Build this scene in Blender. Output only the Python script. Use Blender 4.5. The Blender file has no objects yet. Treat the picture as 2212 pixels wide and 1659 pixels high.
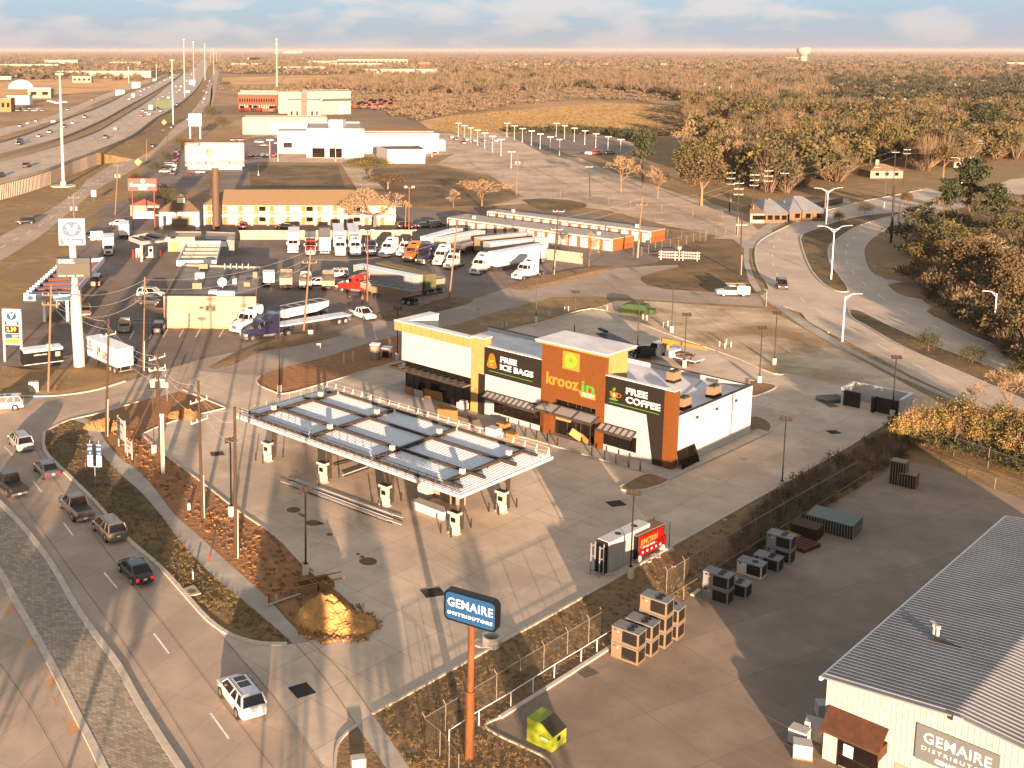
import bpy, math, random
import numpy as np
from mathutils import Vector, Matrix
SC = bpy.context.scene
COL = SC.collection
# ---------------------------------------------------------------- camera
CAMH = 45.5; F = 2458.0; CX = 700.0; HY = 108.0; PIT = math.radians(8.4)
CY = HY + F*math.tan(PIT)
cd = bpy.data.cameras.new('camera'); cam = bpy.data.objects.new('camera', cd); COL.objects.link(cam)
cam.location = (0, 0, CAMH); cam.rotation_euler = (math.radians(90)-PIT, 0, 0)
cd.sensor_width = 36; cd.lens = 36*F/2212; cd.shift_x = (1106-CX)/2212; cd.shift_y = -(829.5-CY)/2212
cd.clip_start = 1; cd.clip_end = 90000
SC.camera = cam
SC.view_settings.view_transform = 'Standard'; SC.view_settings.look = 'None'
SC.view_settings.exposure = 2.52; SC.view_settings.gamma = 1
# ---------------------------------------------------------------- sun and sky
SUN_EL = math.radians(6.0); SUN_AZ = math.radians(-89.2)     # direction towards the sun, measured from +X
w = bpy.data.worlds.new('World'); SC.world = w; w.use_nodes = True
nt = w.node_tree; nt.nodes.clear(); N = nt.nodes.new; LK = nt.links.new
out = N('ShaderNodeOutputWorld'); bg = N('ShaderNodeBackground'); sky = N('ShaderNodeTexSky')
sky.sky_type = 'NISHITA'; sky.sun_disc = False; sky.sun_elevation = SUN_EL
sky.sun_rotation = math.radians(90) - SUN_AZ; sky.altitude = 0; sky.air_density = 1.0; sky.dust_density = 2.2; sky.ozone_density = 1.3
bg.inputs[1].default_value = 0.11
tc = N('ShaderNodeTexCoord'); mp = N('ShaderNodeMapping'); mp.inputs['Scale'].default_value = (13, 13, 44)
nz = N('ShaderNodeTexNoise'); nz.inputs['Scale'].default_value = 1.0; nz.inputs['Detail'].default_value = 7; nz.inputs['Roughness'].default_value = .52
cr = N('ShaderNodeValToRGB'); cr.color_ramp.elements[0].position = .47; cr.color_ramp.elements[1].position = .60
sx = N('ShaderNodeSeparateXYZ'); mr = N('ShaderNodeMapRange')      # haze towards the horizon
mr.inputs[1].default_value = 0.0; mr.inputs[2].default_value = 0.036; mr.inputs[3].default_value = 1.0; mr.inputs[4].default_value = 0.0
mxh = N('ShaderNodeMixRGB'); mxc = N('ShaderNodeMixRGB')
mxh.inputs[2].default_value = (.98, .86, .81, 1); mxc.inputs[2].default_value = (1.28, 1.21, 1.18, 1)
LK(tc.outputs['Generated'], mp.inputs[0]); LK(mp.outputs[0], nz.inputs['Vector']); LK(nz.outputs[0], cr.inputs[0])
LK(tc.outputs['Generated'], sx.inputs[0]); LK(sx.outputs['Z'], mr.inputs[0])
cm = N('ShaderNodeMath'); cm.operation = 'MULTIPLY'; cm.inputs[1].default_value = .8
LK(cr.outputs[0], cm.inputs[0])
hsv = N('ShaderNodeMixRGB'); hsv.inputs[0].default_value = .9; hsv.inputs[2].default_value = (.66, .93, 1.22, 1)
LK(sky.outputs[0], hsv.inputs[1])
hm = N('ShaderNodeMath'); hm.operation = 'MULTIPLY'; hm.inputs[1].default_value = .65; LK(mr.outputs[0], hm.inputs[0])
LK(hsv.outputs[0], mxc.inputs[1]); LK(cm.outputs[0], mxc.inputs[0])
LK(mxc.outputs[0], mxh.inputs[1]); LK(hm.outputs[0], mxh.inputs[0])
# clouds and haze only near the horizon band; above it the sky with an added warm tint
up = N('ShaderNodeMapRange'); up.inputs[1].default_value = .1; up.inputs[2].default_value = .35
fin = N('ShaderNodeMixRGB'); LK(sx.outputs['Z'], up.inputs[0]); LK(up.outputs[0], fin.inputs[0]); LK(mxh.outputs[0], fin.inputs[1])
ov = N('ShaderNodeMixRGB'); ov.inputs[0].default_value = .6; ov.inputs[2].default_value = (1.1, .93, .76, 1); LK(sky.outputs[0], ov.inputs[1]); LK(ov.outputs[0], fin.inputs[2])    # even warm tint added to the unseen upper sky, warming the ambient light
LK(fin.outputs[0], bg.inputs[0]); LK(bg.outputs[0], out.inputs[0])
sl = bpy.data.lights.new('sun', 'SUN'); sl.energy = 4.5; sl.angle = math.radians(.5); sl.color = (1.0, .67, .44)
so = bpy.data.objects.new('sun', sl); COL.objects.link(so)
sd = Vector((math.cos(SUN_EL)*math.cos(SUN_AZ), math.cos(SUN_EL)*math.sin(SUN_AZ), math.sin(SUN_EL)))
so.rotation_euler = sd.to_track_quat('Z', 'Y').to_euler(); so.location = (0, -30, 90)
# ---------------------------------------------------------------- pixel -> ground
def G(x, y, z=0.0):
    u = x-CX; v = y-CY
    fw = F*math.cos(PIT)-v*math.sin(PIT); dn = F*math.sin(PIT)+v*math.cos(PIT)
    t = (CAMH-z)/dn
    return Vector((u*t, fw*t, z))
OX = {0: 0, 1000: 540, 2000: 1080, 2996: 1618}; OY = {0: 0, 700: 378, 1500: 810, 2272: 1227}
def T(ox, oy, x, y): return (OX[ox]+x*.26856, OY[oy]+y*.26856)
def TG(ox, oy, pts, z=0.0): return [G(*T(ox, oy, a, b), z) for a, b in pts]
def hgt(xb, yb, yt):                 # metres from base row yb to top row yt (upright thing)
    g = G(xb, yb); lo, hi = 0, 400
    for _ in range(40):
        m = (lo+hi)/2
        d = g.y*math.cos(PIT)+(CAMH-m)*math.sin(PIT); dn = (CAMH-m)*math.cos(PIT)-g.y*math.sin(PIT)
        if CY+F*dn/d > yt: lo = m
        else: hi = m
    return lo
# ---------------------------------------------------------------- materials
M = {}
def mat(name, c, c2=None, rough=.8, sc=1.0, amt=1.0, metal=0, bump=0, bsc=None, det=6, coord='Object', lo=.35, hi=.65, c3=None, sc3=.05, lo3=.4, hi3=.6, stretch=None, emit=0, spec=.3, alpha=1, trans=0, wave=None):
    m = bpy.data.materials.new(name); m.use_nodes = True; t = m.node_tree; n = t.nodes.new; l = t.links.new
    b = t.nodes['Principled BSDF']; b.inputs['Roughness'].default_value = rough; b.inputs['Metallic'].default_value = metal
    b.inputs['Specular IOR Level'].default_value = spec
    b.inputs['Base Color'].default_value = (*c, 1)
    if alpha < 1: b.inputs['Alpha'].default_value = alpha
    if trans: b.inputs['Transmission Weight'].default_value = trans
    if emit: b.inputs['Emission Color'].default_value = (*c, 1); b.inputs['Emission Strength'].default_value = emit
    if coord == 'World':
        g = n('ShaderNodeNewGeometry').outputs['Position']
    else:
        g = n('ShaderNodeTexCoord').outputs['Object']
    if stretch:
        mp = n('ShaderNodeMapping'); mp.inputs['Scale'].default_value = stretch[:3]
        if len(stretch) > 3: mp.inputs['Rotation'].default_value = (0, 0, stretch[3])
        l(g, mp.inputs[0]); g2 = mp.outputs[0]
    else: g2 = g
    last = None
    def noise(s, d, gg): 
        q = n('ShaderNodeTexNoise'); q.inputs['Scale'].default_value = s; q.inputs['Detail'].default_value = d; q.inputs['Roughness'].default_value = .62; l(gg, q.inputs['Vector']); return q.outputs[0]
    if c2:
        f = noise(sc, det, g2); r = n('ShaderNodeMapRange'); r.inputs[1].default_value = lo; r.inputs[2].default_value = hi; r.inputs[4].default_value = amt; l(f, r.inputs[0])
        x = n('ShaderNodeMixRGB'); x.inputs[1].default_value = (*c, 1); x.inputs[2].default_value = (*c2, 1); l(r.outputs[0], x.inputs[0]); last = x.outputs[0]
    if c3:
        f = noise(sc3, 5, g); r = n('ShaderNodeMapRange'); r.inputs[1].default_value = lo3; r.inputs[2].default_value = hi3; l(f, r.inputs[0])
        x = n('ShaderNodeMixRGB'); x.inputs[2].default_value = (*c3, 1)
        if last: l(last, x.inputs[1])
        else: x.inputs[1].default_value = (*c, 1)
        l(r.outputs[0], x.inputs[0]); last = x.outputs[0]
    if last: l(last, b.inputs['Base Color'])
    if bump:
        f = noise(bsc or sc*3, 5, g); bp = n('ShaderNodeBump'); bp.inputs['Strength'].default_value = 1; bp.inputs['Distance'].default_value = bump
        l(f, bp.inputs['Height']); l(bp.outputs[0], b.inputs['Normal'])
    if wave:                            # (axis, scale per metre, depth): ribs
        wv = n('ShaderNodeTexWave'); wv.bands_direction = wave[0]; wv.inputs['Scale'].default_value = wave[1]; l(g, wv.inputs['Vector'])
        bp = n('ShaderNodeBump'); bp.inputs['Strength'].default_value = 1; bp.inputs['Distance'].default_value = wave[2]; l(wv.outputs[1], bp.inputs['Height']); l(bp.outputs[0], b.inputs['Normal'])
    M[name] = m
    return m
def paving(name, c, c2, joint, bw, bh, rot, mortar=.02, c3=None, offs=0, rough=.85, js=1.0, sc3=.06, lo3=.42, hi3=.62, b2=.86):
    """cast slabs: brick texture for the joints, three scales of wear"""
    m = bpy.data.materials.new(name); m.use_nodes = True; t = m.node_tree; n = t.nodes.new; l = t.links.new
    b = t.nodes['Principled BSDF']; b.inputs['Roughness'].default_value = rough; b.inputs['Specular IOR Level'].default_value = .25
    g = n('ShaderNodeNewGeometry').outputs['Position']
    def noise(s, d, rg=.6): 
        q = n('ShaderNodeTexNoise'); q.inputs['Scale'].default_value = s; q.inputs['Detail'].default_value = d; q.inputs['Roughness'].default_value = rg; l(g, q.inputs['Vector']); return q.outputs[0]
    def mix(f, a, bb, lo, hi, amt=1):
        r = n('ShaderNodeMapRange'); r.inputs[1].default_value = lo; r.inputs[2].default_value = hi; r.inputs[4].default_value = amt; l(f, r.inputs[0])
        x = n('ShaderNodeMixRGB'); l(r.outputs[0], x.inputs[0])
        for i, q in ((1, a), (2, bb)):
            if isinstance(q, tuple): x.inputs[i].default_value = (*q, 1)
            else: l(q, x.inputs[i])
        return x.outputs[0]
    col = mix(noise(.35, 8), c, c2, .38, .62)
    if c3: col = mix(noise(sc3, 6, .7), col, c3, lo3, hi3, .8)
    col = mix(noise(3.5, 6, .8), col, tuple(q*.78 for q in c), .50, .72, .55)
    col = mix(noise(.9, 9, .75), col, tuple(q*.35 for q in c), .61, .70, .6)
    mp = n('ShaderNodeMapping'); mp.inputs['Rotation'].default_value = (0, 0, rot); l(g, mp.inputs[0])
    br = n('ShaderNodeTexBrick'); br.offset = offs; br.inputs['Scale'].default_value = 1; br.inputs['Mortar Size'].default_value = mortar
    br.inputs['Brick Width'].default_value = bw; br.inputs['Row Height'].default_value = bh; br.inputs['Mortar Smooth'].default_value = .3
    br.inputs['Color1'].default_value = (1, 1, 1, 1); br.inputs['Color2'].default_value = (b2, b2, b2, 1); l(mp.outputs[0], br.inputs['Vector'])
    x = n('ShaderNodeMixRGB'); x.blend_type = 'MULTIPLY'; x.inputs[0].default_value = .8; l(col, x.inputs[1]); l(br.outputs[0], x.inputs[2])
    y = n('ShaderNodeMixRGB'); y.inputs[2].default_value = (*joint, 1); q = n('ShaderNodeMath'); q.operation = 'MULTIPLY'; q.inputs[1].default_value = js; l(br.outputs[1], q.inputs[0]); l(q.outputs[0], y.inputs[0]); l(x.outputs[0], y.inputs[1])
    br.inputs['Mortar'].default_value = (1, 1, 1, 1)
    l(y.outputs[0], b.inputs['Base Color'])
    bp = n('ShaderNodeBump'); bp.inputs['Distance'].default_value = .012; bp.inputs['Strength'].default_value = .6; l(noise(9, 6, .7), bp.inputs['Height']); l(bp.outputs[0], b.inputs['Normal'])
    M[name] = m; return m
# ---------------------------------------------------------------- mesh builder and object tree
class MB:
    def __init__(s): s.v = []; s.f = []; s.mi = []; s.cur = 0
    def add(s, vs, fs):
        o = len(s.v); s.v += [tuple(q) for q in vs]; s.f += [tuple(i+o for i in f) for f in fs]; s.mi += [s.cur]*len(fs); return s
    def box(s, x0, x1, y0, y1, z0, z1): return s.prism([(x0, y0), (x1, y0), (x1, y1), (x0, y1)], z0, z1)
    def obox(s, c, sz, rz=0, rx=0):
        R = Matrix.Rotation(rz, 3, 'Z') @ Matrix.Rotation(rx, 3, 'X'); c = Vector(c)
        p = [c + R @ Vector((sx*sz[0]/2, sy*sz[1]/2, q*sz[2]/2)) for q in (-1, 1) for sx, sy in ((-1, -1), (1, -1), (1, 1), (-1, 1))]
        return s.add(p, [(3, 2, 1, 0), (4, 5, 6, 7), (0, 1, 5, 4), (1, 2, 6, 5), (2, 3, 7, 6), (3, 0, 4, 7)])
    def prism(s, P, z0, z1):
        n = len(P); A = sum(P[i][0]*P[(i+1) % n][1]-P[(i+1) % n][0]*P[i][1] for i in range(n))
        if A < 0: P = P[::-1]
        za = z0 if isinstance(z0, (list, tuple)) else [z0]*n; zb = z1 if isinstance(z1, (list, tuple)) else [z1]*n
        vs = [(p[0], p[1], za[i]) for i, p in enumerate(P)] + [(p[0], p[1], zb[i]) for i, p in enumerate(P)]
        return s.add(vs, [tuple(range(n))[::-1], tuple(range(n, 2*n))] + [(i, (i+1) % n, n+(i+1) % n, n+i) for i in range(n)])
    def tube(s, a, b, r, r2=None, n=8, cap=True):
        a = Vector(a); b = Vector(b); r2 = r if r2 is None else r2; d = (b-a).normalized()
        x = d.cross(Vector((0, 0, 1))); x = Vector((1, 0, 0)) if x.length < 1e-3 else x.normalized(); y = d.cross(x)
        vs = [a+(x*math.cos(t)+y*math.sin(t))*r for t in [2*math.pi*i/n for i in range(n)]]+[b+(x*math.cos(t)+y*math.sin(t))*r2 for t in [2*math.pi*i/n for i in range(n)]]
        fs = [(i, i+n, n+(i+1) % n, (i+1) % n) for i in range(n)]
        if cap: fs += [tuple(range(n)), tuple(range(n, 2*n))[::-1]]
        return s.add(vs, fs)
    def xprism(s, prof, x0, x1):        # profile in (y,z), extruded along x
        n = len(prof); vs = [(x0, p[0], p[1]) for p in prof]+[(x1, p[0], p[1]) for p in prof]
        return s.add(vs, [tuple(range(n)), tuple(range(n, 2*n))[::-1]]+[(i, n+i, n+(i+1) % n, (i+1) % n) for i in range(n)])
    def poly(s, pts): return s.add(pts, [tuple(range(len(pts)))])
    def loft(s, rings, cap=True):
        n = len(rings[0]); o = []
        for r in rings: o += list(r)
        fs = [(k*n+i, k*n+(i+1) % n, (k+1)*n+(i+1) % n, (k+1)*n+i) for k in range(len(rings)-1) for i in range(n)]
        if cap: fs += [tuple(range(n))[::-1], tuple(range((len(rings)-1)*n, len(rings)*n))]
        return s.add(o, fs)
    def build(s, name, m, parent=None, smooth=False, loc=None):
        me = bpy.data.meshes.new(name); me.from_pydata(s.v, [], s.f)
        for q in (m if isinstance(m, (list, tuple)) else [m]): me.materials.append(M[q] if isinstance(q, str) else q)
        if isinstance(m, (list, tuple)): me.polygons.foreach_set('material_index', s.mi)
        if smooth:
            me.polygons.foreach_set('use_smooth', [True]*len(me.polygons))
        me.update(); o = bpy.data.objects.new(name, me); COL.objects.link(o)
        if parent: o.parent = parent
        if loc: o.location = loc
        return o
def tag(o, label=None, cat=None, group=None, kind=None):
    if label: o['label'] = label
    if cat: o['category'] = cat
    if group: o['group'] = group
    if kind: o['kind'] = kind
    return o
def thing(name, label, cat, loc=(0, 0, 0), rz=0, group=None):
    o = bpy.data.objects.new(name, None); COL.objects.link(o); o.location = loc; o.rotation_euler = (0, 0, rz); o.empty_display_size = .3
    return tag(o, label, cat, group)
KIDS = {}
def copy_tree(o, label=None, loc=None, rz=None, group=None, scale=None, cat=None):
    def cp(q, par):
        c = q.copy(); COL.objects.link(c); c.parent = par
        for ch in kids(q): cp(ch, c)
        return c
    c = cp(o, None)
    if label: c['label'] = label
    if group: c['group'] = group
    if cat: c['category'] = cat
    if loc is not None: c.location = loc
    if rz is not None: c.rotation_euler = (0, 0, rz)
    if scale is not None: c.scale = scale if isinstance(scale, (tuple, list)) else (scale,)*3
    return c
def kids(q):
    k = KIDS.get(q.name)
    if k is None: k = [x for x in COL.objects if x.parent == q]; KIDS[q.name] = k
    return k
def struct(name, mb, m, z=0): o = mb.build(name, m); o['kind'] = 'structure'; return o
def sheet(name, pts, m, lvl):
    """flat paved or planted area traced on the ground; lvl = number of 4 mm steps"""
    P = [G(*p) if len(p) == 2 else Vector(p) for p in pts]
    return struct(name, MB().poly([(p.x, p.y, lvl*.004) for p in P]), m)
def ribbon(name, L, R, m, lvl=1, zs=None, thick=0):
    mb = MB(); L = [G(*p[:2], (p[2] if len(p) > 2 else 0)) for p in L]; R = [G(*p[:2], (p[2] if len(p) > 2 else 0)) for p in R]
    n = len(L); e = Vector((0, 0, lvl*.004)); mb.add([p+e for p in L]+[p+e for p in R], [(i, i+1, n+i+1, n+i) for i in range(n-1)])
    return struct(name, mb, m)
def offset_line(P, d):
    out = []
    for i, p in enumerate(P):
        a = P[max(i-1, 0)]; b = P[min(i+1, len(P)-1)]; t = Vector((b.x-a.x, b.y-a.y, 0)).normalized(); out.append(Vector((p.x-t.y*d, p.y+t.x*d, p.z)))
    return out
def kerb(pts, w=.18, h=.14, m='kerb', name='kerb', close=False, z=0):
    P = [G(*p) if len(p) == 2 else Vector(p) for p in pts]
    P = smooth(P)
    a = offset_line(P, w/2); b = offset_line(P, -w/2); mb = MB()
    rings = [[(a[i].x, a[i].y, z), (a[i].x, a[i].y, z+h), (b[i].x, b[i].y, z+h), (b[i].x, b[i].y, z)] for i in range(len(P))]
    mb.loft(rings); return struct(name, mb, m)
def smooth(P, k=3):                    # Catmull-Rom resampling of a traced line
    if len(P) < 3: return P
    out = []; n = len(P)
    for i in range(n-1):
        p0 = P[max(i-1, 0)]; p1 = P[i]; p2 = P[i+1]; p3 = P[min(i+2, n-1)]
        for j in range(k):
            t = j/k; out.append(.5*((2*p1)+(p2-p0)*t+(2*p0-5*p1+4*p2-p3)*t*t+(3*p1-p0-3*p2+p3)*t**3))
    out.append(P[-1]); return out
FONT = {}
def text(s, size, m, parent, loc, yaw=0, width=None, depth=.02, bold=.0, name='lettering', align='CENTER', rot=None, shear=0, spacing=1.0):
    """real extruded letters; faces -Y when yaw = 0"""
    cu = bpy.data.curves.new('t', 'FONT'); cu.body = s; cu.size = size; cu.extrude = depth; cu.offset = bold; cu.align_x = align; cu.align_y = 'CENTER'; cu.resolution_u = 2; cu.shear = shear; cu.space_character = spacing
    o = bpy.data.objects.new('t', cu); COL.objects.link(o); bpy.context.view_layer.update()
    me = bpy.data.meshes.new_from_object(o.evaluated_get(bpy.context.evaluated_depsgraph_get())); bpy.data.objects.remove(o)
    if width:
        xs = [v.co.x for v in me.vertices]; k = width/max(max(xs)-min(xs), 1e-3)
        for v in me.vertices: v.co.x *= k
    me.name = name; me.materials.clear(); me.materials.append(M[m] if isinstance(m, str) else m)
    q = bpy.data.objects.new(name, me); COL.objects.link(q); q.parent = parent; q.location = loc; q.rotation_euler = rot or (math.radians(90), 0, yaw)
    return q
R_ = random.Random(7)
# ---------------------------------------------------------------- the materials of the place
mat('dry_grass', (.26, .17, .08), (.14, .10, .045), sc=.25, det=9, coord='World', bump=.12, bsc=1.6, c3=(.30, .19, .085), sc3=.02, rough=.95)
mat('verge_grass', (.34, .21, .09), (.15, .105, .047), sc=.35, det=10, coord='World', bump=.12, bsc=2.5, c3=(.20, .13, .06), sc3=.05, rough=.95)
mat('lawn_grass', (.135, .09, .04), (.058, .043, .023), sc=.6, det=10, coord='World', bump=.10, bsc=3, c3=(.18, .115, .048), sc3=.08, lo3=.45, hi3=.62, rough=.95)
mat('mulch', (.36, .17, .065), (.17, .085, .038), sc=1.0, det=10, coord='World', bump=.22, bsc=1.8, c3=(.24, .12, .055), sc3=.12, rough=.95)
mat('brown_turf', (.26, .155, .075), (.14, .088, .045), sc=.9, det=10, coord='World', bump=.12, bsc=3, c3=(.19, .12, .06), sc3=.15, rough=.95)
mat('bare_soil', (.56, .45, .33), (.30, .205, .115), sc=.12, det=10, coord='World', bump=.08, bsc=2, c3=(.24, .15, .075), sc3=.035, lo3=.5, hi3=.6, rough=.95)
mat('gold_field', (.60, .34, .13), (.42, .24, .095), sc=.03, det=10, coord='World', bump=.3, bsc=.6, c3=(.34, .20, .085), sc3=.008, lo3=.52, hi3=.66, rough=.95)
mat('far_field', (.36, .22, .10), (.21, .13, .065), sc=.008, det=12, coord='World', bump=.3, bsc=.3, c3=(.16, .11, .055), sc3=.002, lo3=.45, hi3=.6, rough=.95)
paving('lot_concrete', (.58, .46, .345), (.50, .395, .30), (.20, .17, .14), 4.6, 4.6, math.radians(-43.2), .035, c3=(.33, .265, .205), js=.7)
paving('road_concrete', (.44, .335, .25), (.37, .285, .215), (.10, .085, .07), 12, 3.6, math.radians(-60), .04, c3=(.29, .225, .175), js=.35)
paving('lane_concrete', (.52, .42, .325), (.45, .36, .28), (.18, .15, .13), 12, 60, math.radians(10), .05, c3=(.36, .295, .235), js=.6)
paving('asphalt', (.18, .14, .115), (.225, .175, .14), (.09, .08, .07), 14, 11, .3, .03, c3=(.125, .10, .085), js=.25)
paving('yard_asphalt', (.29, .215, .16), (.23, .175, .13), (.09, .08, .07), 9, 6, math.radians(-28), .04, c3=(.16, .125, .095), js=.5)
paving('street_asphalt', (.32, .255, .20), (.37, .295, .235), (.13, .11, .095), 60, 4, math.radians(-25), .05, c3=(.24, .19, .15), js=.4)
paving('old_concrete', (.58, .44, .32), (.44, .33, .24), (.15, .12, .10), 9, 7, .2, .06, c3=(.26, .185, .13), js=.5)
paving('freeway_concrete', (.48, .39, .30), (.41, .33, .26), (.20, .17, .15), 200, 3.7, math.radians(75), .1, c3=(.33, .27, .215), js=.3)
paving('pavers', (.42, .345, .26), (.38, .31, .235), (.17, .135, .10), .44, .24, .5, .025, c3=(.30, .245, .19), offs=.5, js=.9, b2=.5)
mat('kerb', (.50, .43, .35), (.40, .34, .28), sc=1.5, coord='World', rough=.9)
mat('sidewalk', (.40, .35, .29), (.32, .28, .24), sc=1.2, coord='World', bump=.01, c3=(.29, .25, .21), sc3=.15, rough=.9)
mat('white_line', (.75, .70, .62), (.45, .40, .35), sc=3, coord='World', rough=.7, lo=.45, hi=.7)
mat('orange_line', (.60, .25, .05), (.35, .22, .12), sc=4, coord='World', rough=.7)
mat('yellow_line', (.60, .42, .08), rough=.7)
mat('tar', (.06, .05, .045), (.09, .08, .07), sc=2, coord='World', rough=.8)
mat('off_white_brick', (.35, .325, .31), (.32, .30, .285), sc=.8, rough=.8, wave=('Z', 2.2, .01))
mat('white_wall', (.37, .355, .35), (.34, .33, .32), sc=.6, rough=.75)
mat('cream_wall', (.25, .205, .16), (.215, .175, .125), sc=.7, rough=.8)
mat('white_membrane', (.66, .65, .66), (.58, .57, .57), sc=.5, rough=.7, c3=(.47, .46, .47), sc3=.2)
mat('plywood', (0.300, 0.190, 0.065), (0.250, 0.160, 0.060), sc=1.1, rough=.7)
mat('orange_tile', (0.125, 0.042, 0.008), (0.100, 0.034, 0.007), sc=3, rough=.5, wave=('Z', 5, .01))
mat('dark_brick', (.009, .0075, .006), (.017, .012, .009), sc=5, rough=.55, wave=('Z', 3.5, .02))
mat('letter_white', (.60, .58, .56), rough=.4)
mat('letter_gold', (.34, .15, .025), rough=.4)
mat('letter_green', (.06, .20, .02), rough=.4)
mat('lime', (.13, .24, .02), rough=.4)
mat('logo_orange', (.28, .09, .008), rough=.4)
mat('glass_dark', (.003, .003, .0035), (.010, .007, .005), sc=.5, rough=.08, spec=.5)
mat('frame_black', (.004, .004, .0045), rough=.4)
mat('steel_dark', (.028, .022, .017), (.042, .03, .02), sc=1.5, rough=.6)
mat('steel_grey', (.28, .28, .29), rough=.45, metal=.4)
mat('galvanised', (.52, .57, .64), (.45, .49, .55), sc=2, rough=.5, metal=.05)
mat('galv_light', (.62, .65, .70), rough=.4, metal=.05)
mat('white_metal', (.40, .38, .36), rough=.4)
mat('pole_black', (.008, .007, .006), rough=.45)
mat('wood_pole', (.055, .032, .019), (.028, .018, .012), sc=2, stretch=(6, 6, .4), rough=.9)
mat('wood_pole_pale', (0.170, 0.110, 0.062), (0.120, 0.078, 0.045), sc=2, stretch=(6, 6, .4), rough=.9)
mat('pvc', (.34, .32, .29), rough=.6)
mat('timber', (0.220, 0.125, 0.045), (0.170, 0.095, 0.038), sc=2, rough=.8)
mat('cable', (.10, .09, .085), rough=.6)
mat('cable_pale', (.45, .42, .38), rough=.5)
mat('rubber', (.018, .017, .016), rough=.85)
mat('chrome', (.62, .60, .58), rough=.2, metal=.9)
mat('red_light', (.55, .012, .008), rough=.3, emit=.25)
mat('head_light', (.85, .82, .75), rough=.15)
mat('plate', (.6, .6, .58), rough=.5)
mat('rust_pipe', (0.150, 0.050, 0.012), (0.080, 0.028, 0.009), sc=1.2, stretch=(3, 3, .5), rough=.75)
mat('sign_blue', (.010, .050, .13), rough=.4)
mat('valero_blue', (.010, .045, .10), rough=.4)
mat('sign_white', (.30, .29, .28), rough=.4)
mat('red_paint', (0.220, 0.022, 0.010), (0.180, 0.020, 0.010), sc=2, rough=.5)
mat('orange_paint', (.22, .070, .018), (.19, .058, .015), sc=.8, rough=.6)
mat('green_paint', (.028, .06, .018), (.035, .05, .018), sc=1.2, rough=.6)
mat('yellow_paint', (0.260, 0.170, 0.040), (0.200, 0.130, 0.040), sc=2, rough=.5)
mat('dumpster_lime', (0.200, 0.240, 0.020), (0.160, 0.190, 0.020), sc=1.2, rough=.55, lo=.5, hi=.75)
mat('black_plastic', (.010, .009, .009), rough=.5)
mat('hvac_tan', (0.170, 0.120, 0.070), (0.150, 0.105, 0.062), sc=1, rough=.55)
mat('hvac_grey', (.16, .16, .165), (.13, .13, .135), sc=1, rough=.55)
mat('coil', (.008, .007, .006), rough=.6)
mat('dirt_gold', (.42, .24, .085), (.28, .155, .055), sc=1.5, bump=.12, bsc=3, rough=.95)
mat('metal_roof', (.22, .225, .24), (.18, .185, .20), sc=.3, rough=.45, metal=.3)
mat('cream_metal', (.36, .33, .30), (.33, .305, .275), sc=.5, rough=.5)
mat('awning_rust', (0.070, 0.026, 0.012), (0.040, 0.018, 0.009), sc=2.5, rough=.8)
mat('shingle_tan', (.19, .13, .07), (.16, .11, .06), sc=2, det=8, rough=.9)
mat('shingle_brown', (.14, .09, .055), (.10, .065, .04), sc=2, det=8, rough=.9)
mat('flat_roof', (.16, .15, .15), (.30, .27, .24), sc=.25, det=9, rough=.9, c3=(.09, .085, .085), sc3=.12)
mat('flat_roof_pale', (.35, .31, .27), (.28, .25, .22), sc=.2, det=8, rough=.9)
mat('storage_roof', (.33, .27, .22), (.28, .23, .19), sc=.6, rough=.5, metal=.1, wave=('X', 2.0, .02))
mat('pale_building', (0.280, 0.235, 0.190), (0.250, 0.210, 0.170), sc=.1, rough=.8)
mat('brick_red', (0.130, 0.045, 0.022), (0.100, 0.035, 0.018), sc=1, rough=.85)
mat('bark_pale', (0.190, 0.125, 0.070), (0.140, 0.090, 0.050), sc=2, rough=.9)
mat('twig', (.16, .108, .066), (.115, .08, .05), sc=.7, coord='World', rough=.9)
mat('bark_dark', (.09, .06, .04), rough=.9)
mat('leaf_oak', (.065, .062, .019), (.030, .032, .013), sc=.8, coord='World', rough=.8, c3=(.10, .072, .022), sc3=.15)
mat('leaf_dark', (.045, .048, .017), (.020, .024, .010), sc=.8, coord='World', rough=.8, c3=(.075, .058, .02), sc3=.12)
mat('leaf_pine', (.036, .042, .015), (.018, .024, .010), sc=.8, coord='World', rough=.8)
mat('leaf_brown', (.105, .068, .029), (.070, .047, .021), sc=.8, coord='World', rough=.85, c3=(.07, .05, .022), sc3=.1)
mat('twig_pale', (.27, .18, .10), (.20, .13, .075), sc=.7, rough=.9)
mat('leaf_bamboo', (.175, .145, .036), (.075, .068, .02), sc=.9, coord='World', rough=.7, c3=(.22, .13, .045), sc3=.3)
mat('wood_bare', (.14, .095, .062), (.085, .060, .040), sc=.02, coord='World', rough=.95, c3=(.105, .080, .045), sc3=.004)
mat('wood_green', (.042, .042, .019), (.024, .026, .013), sc=.03, coord='World', rough=.95)
PAINTS = {'white': (.50, .50, .51), 'silver': (.22, .22, .225), 'gray': (.045, .045, .046), 'black': (.012, .012, .013), 'red': (.20, .012, .008), 'navy': (.012, .013, .035), 'orange': (.30, .085, .008), 'gold': (.17, .11, .05), 'dark': (.04, .042, .05), 'blue': (.03, .07, .2), 'bronze': (.10, .085, .07), 'tan': (.20, .155, .10), 'green': (.075, .075, .035), 'maroon': (.05, .012, .01)}
for k, c in PAINTS.items():
    m_ = mat('paint_'+k, c, rough=.3, spec=.5); m_.node_tree.nodes['Principled BSDF'].inputs['Coat Weight'].default_value = .5
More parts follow.
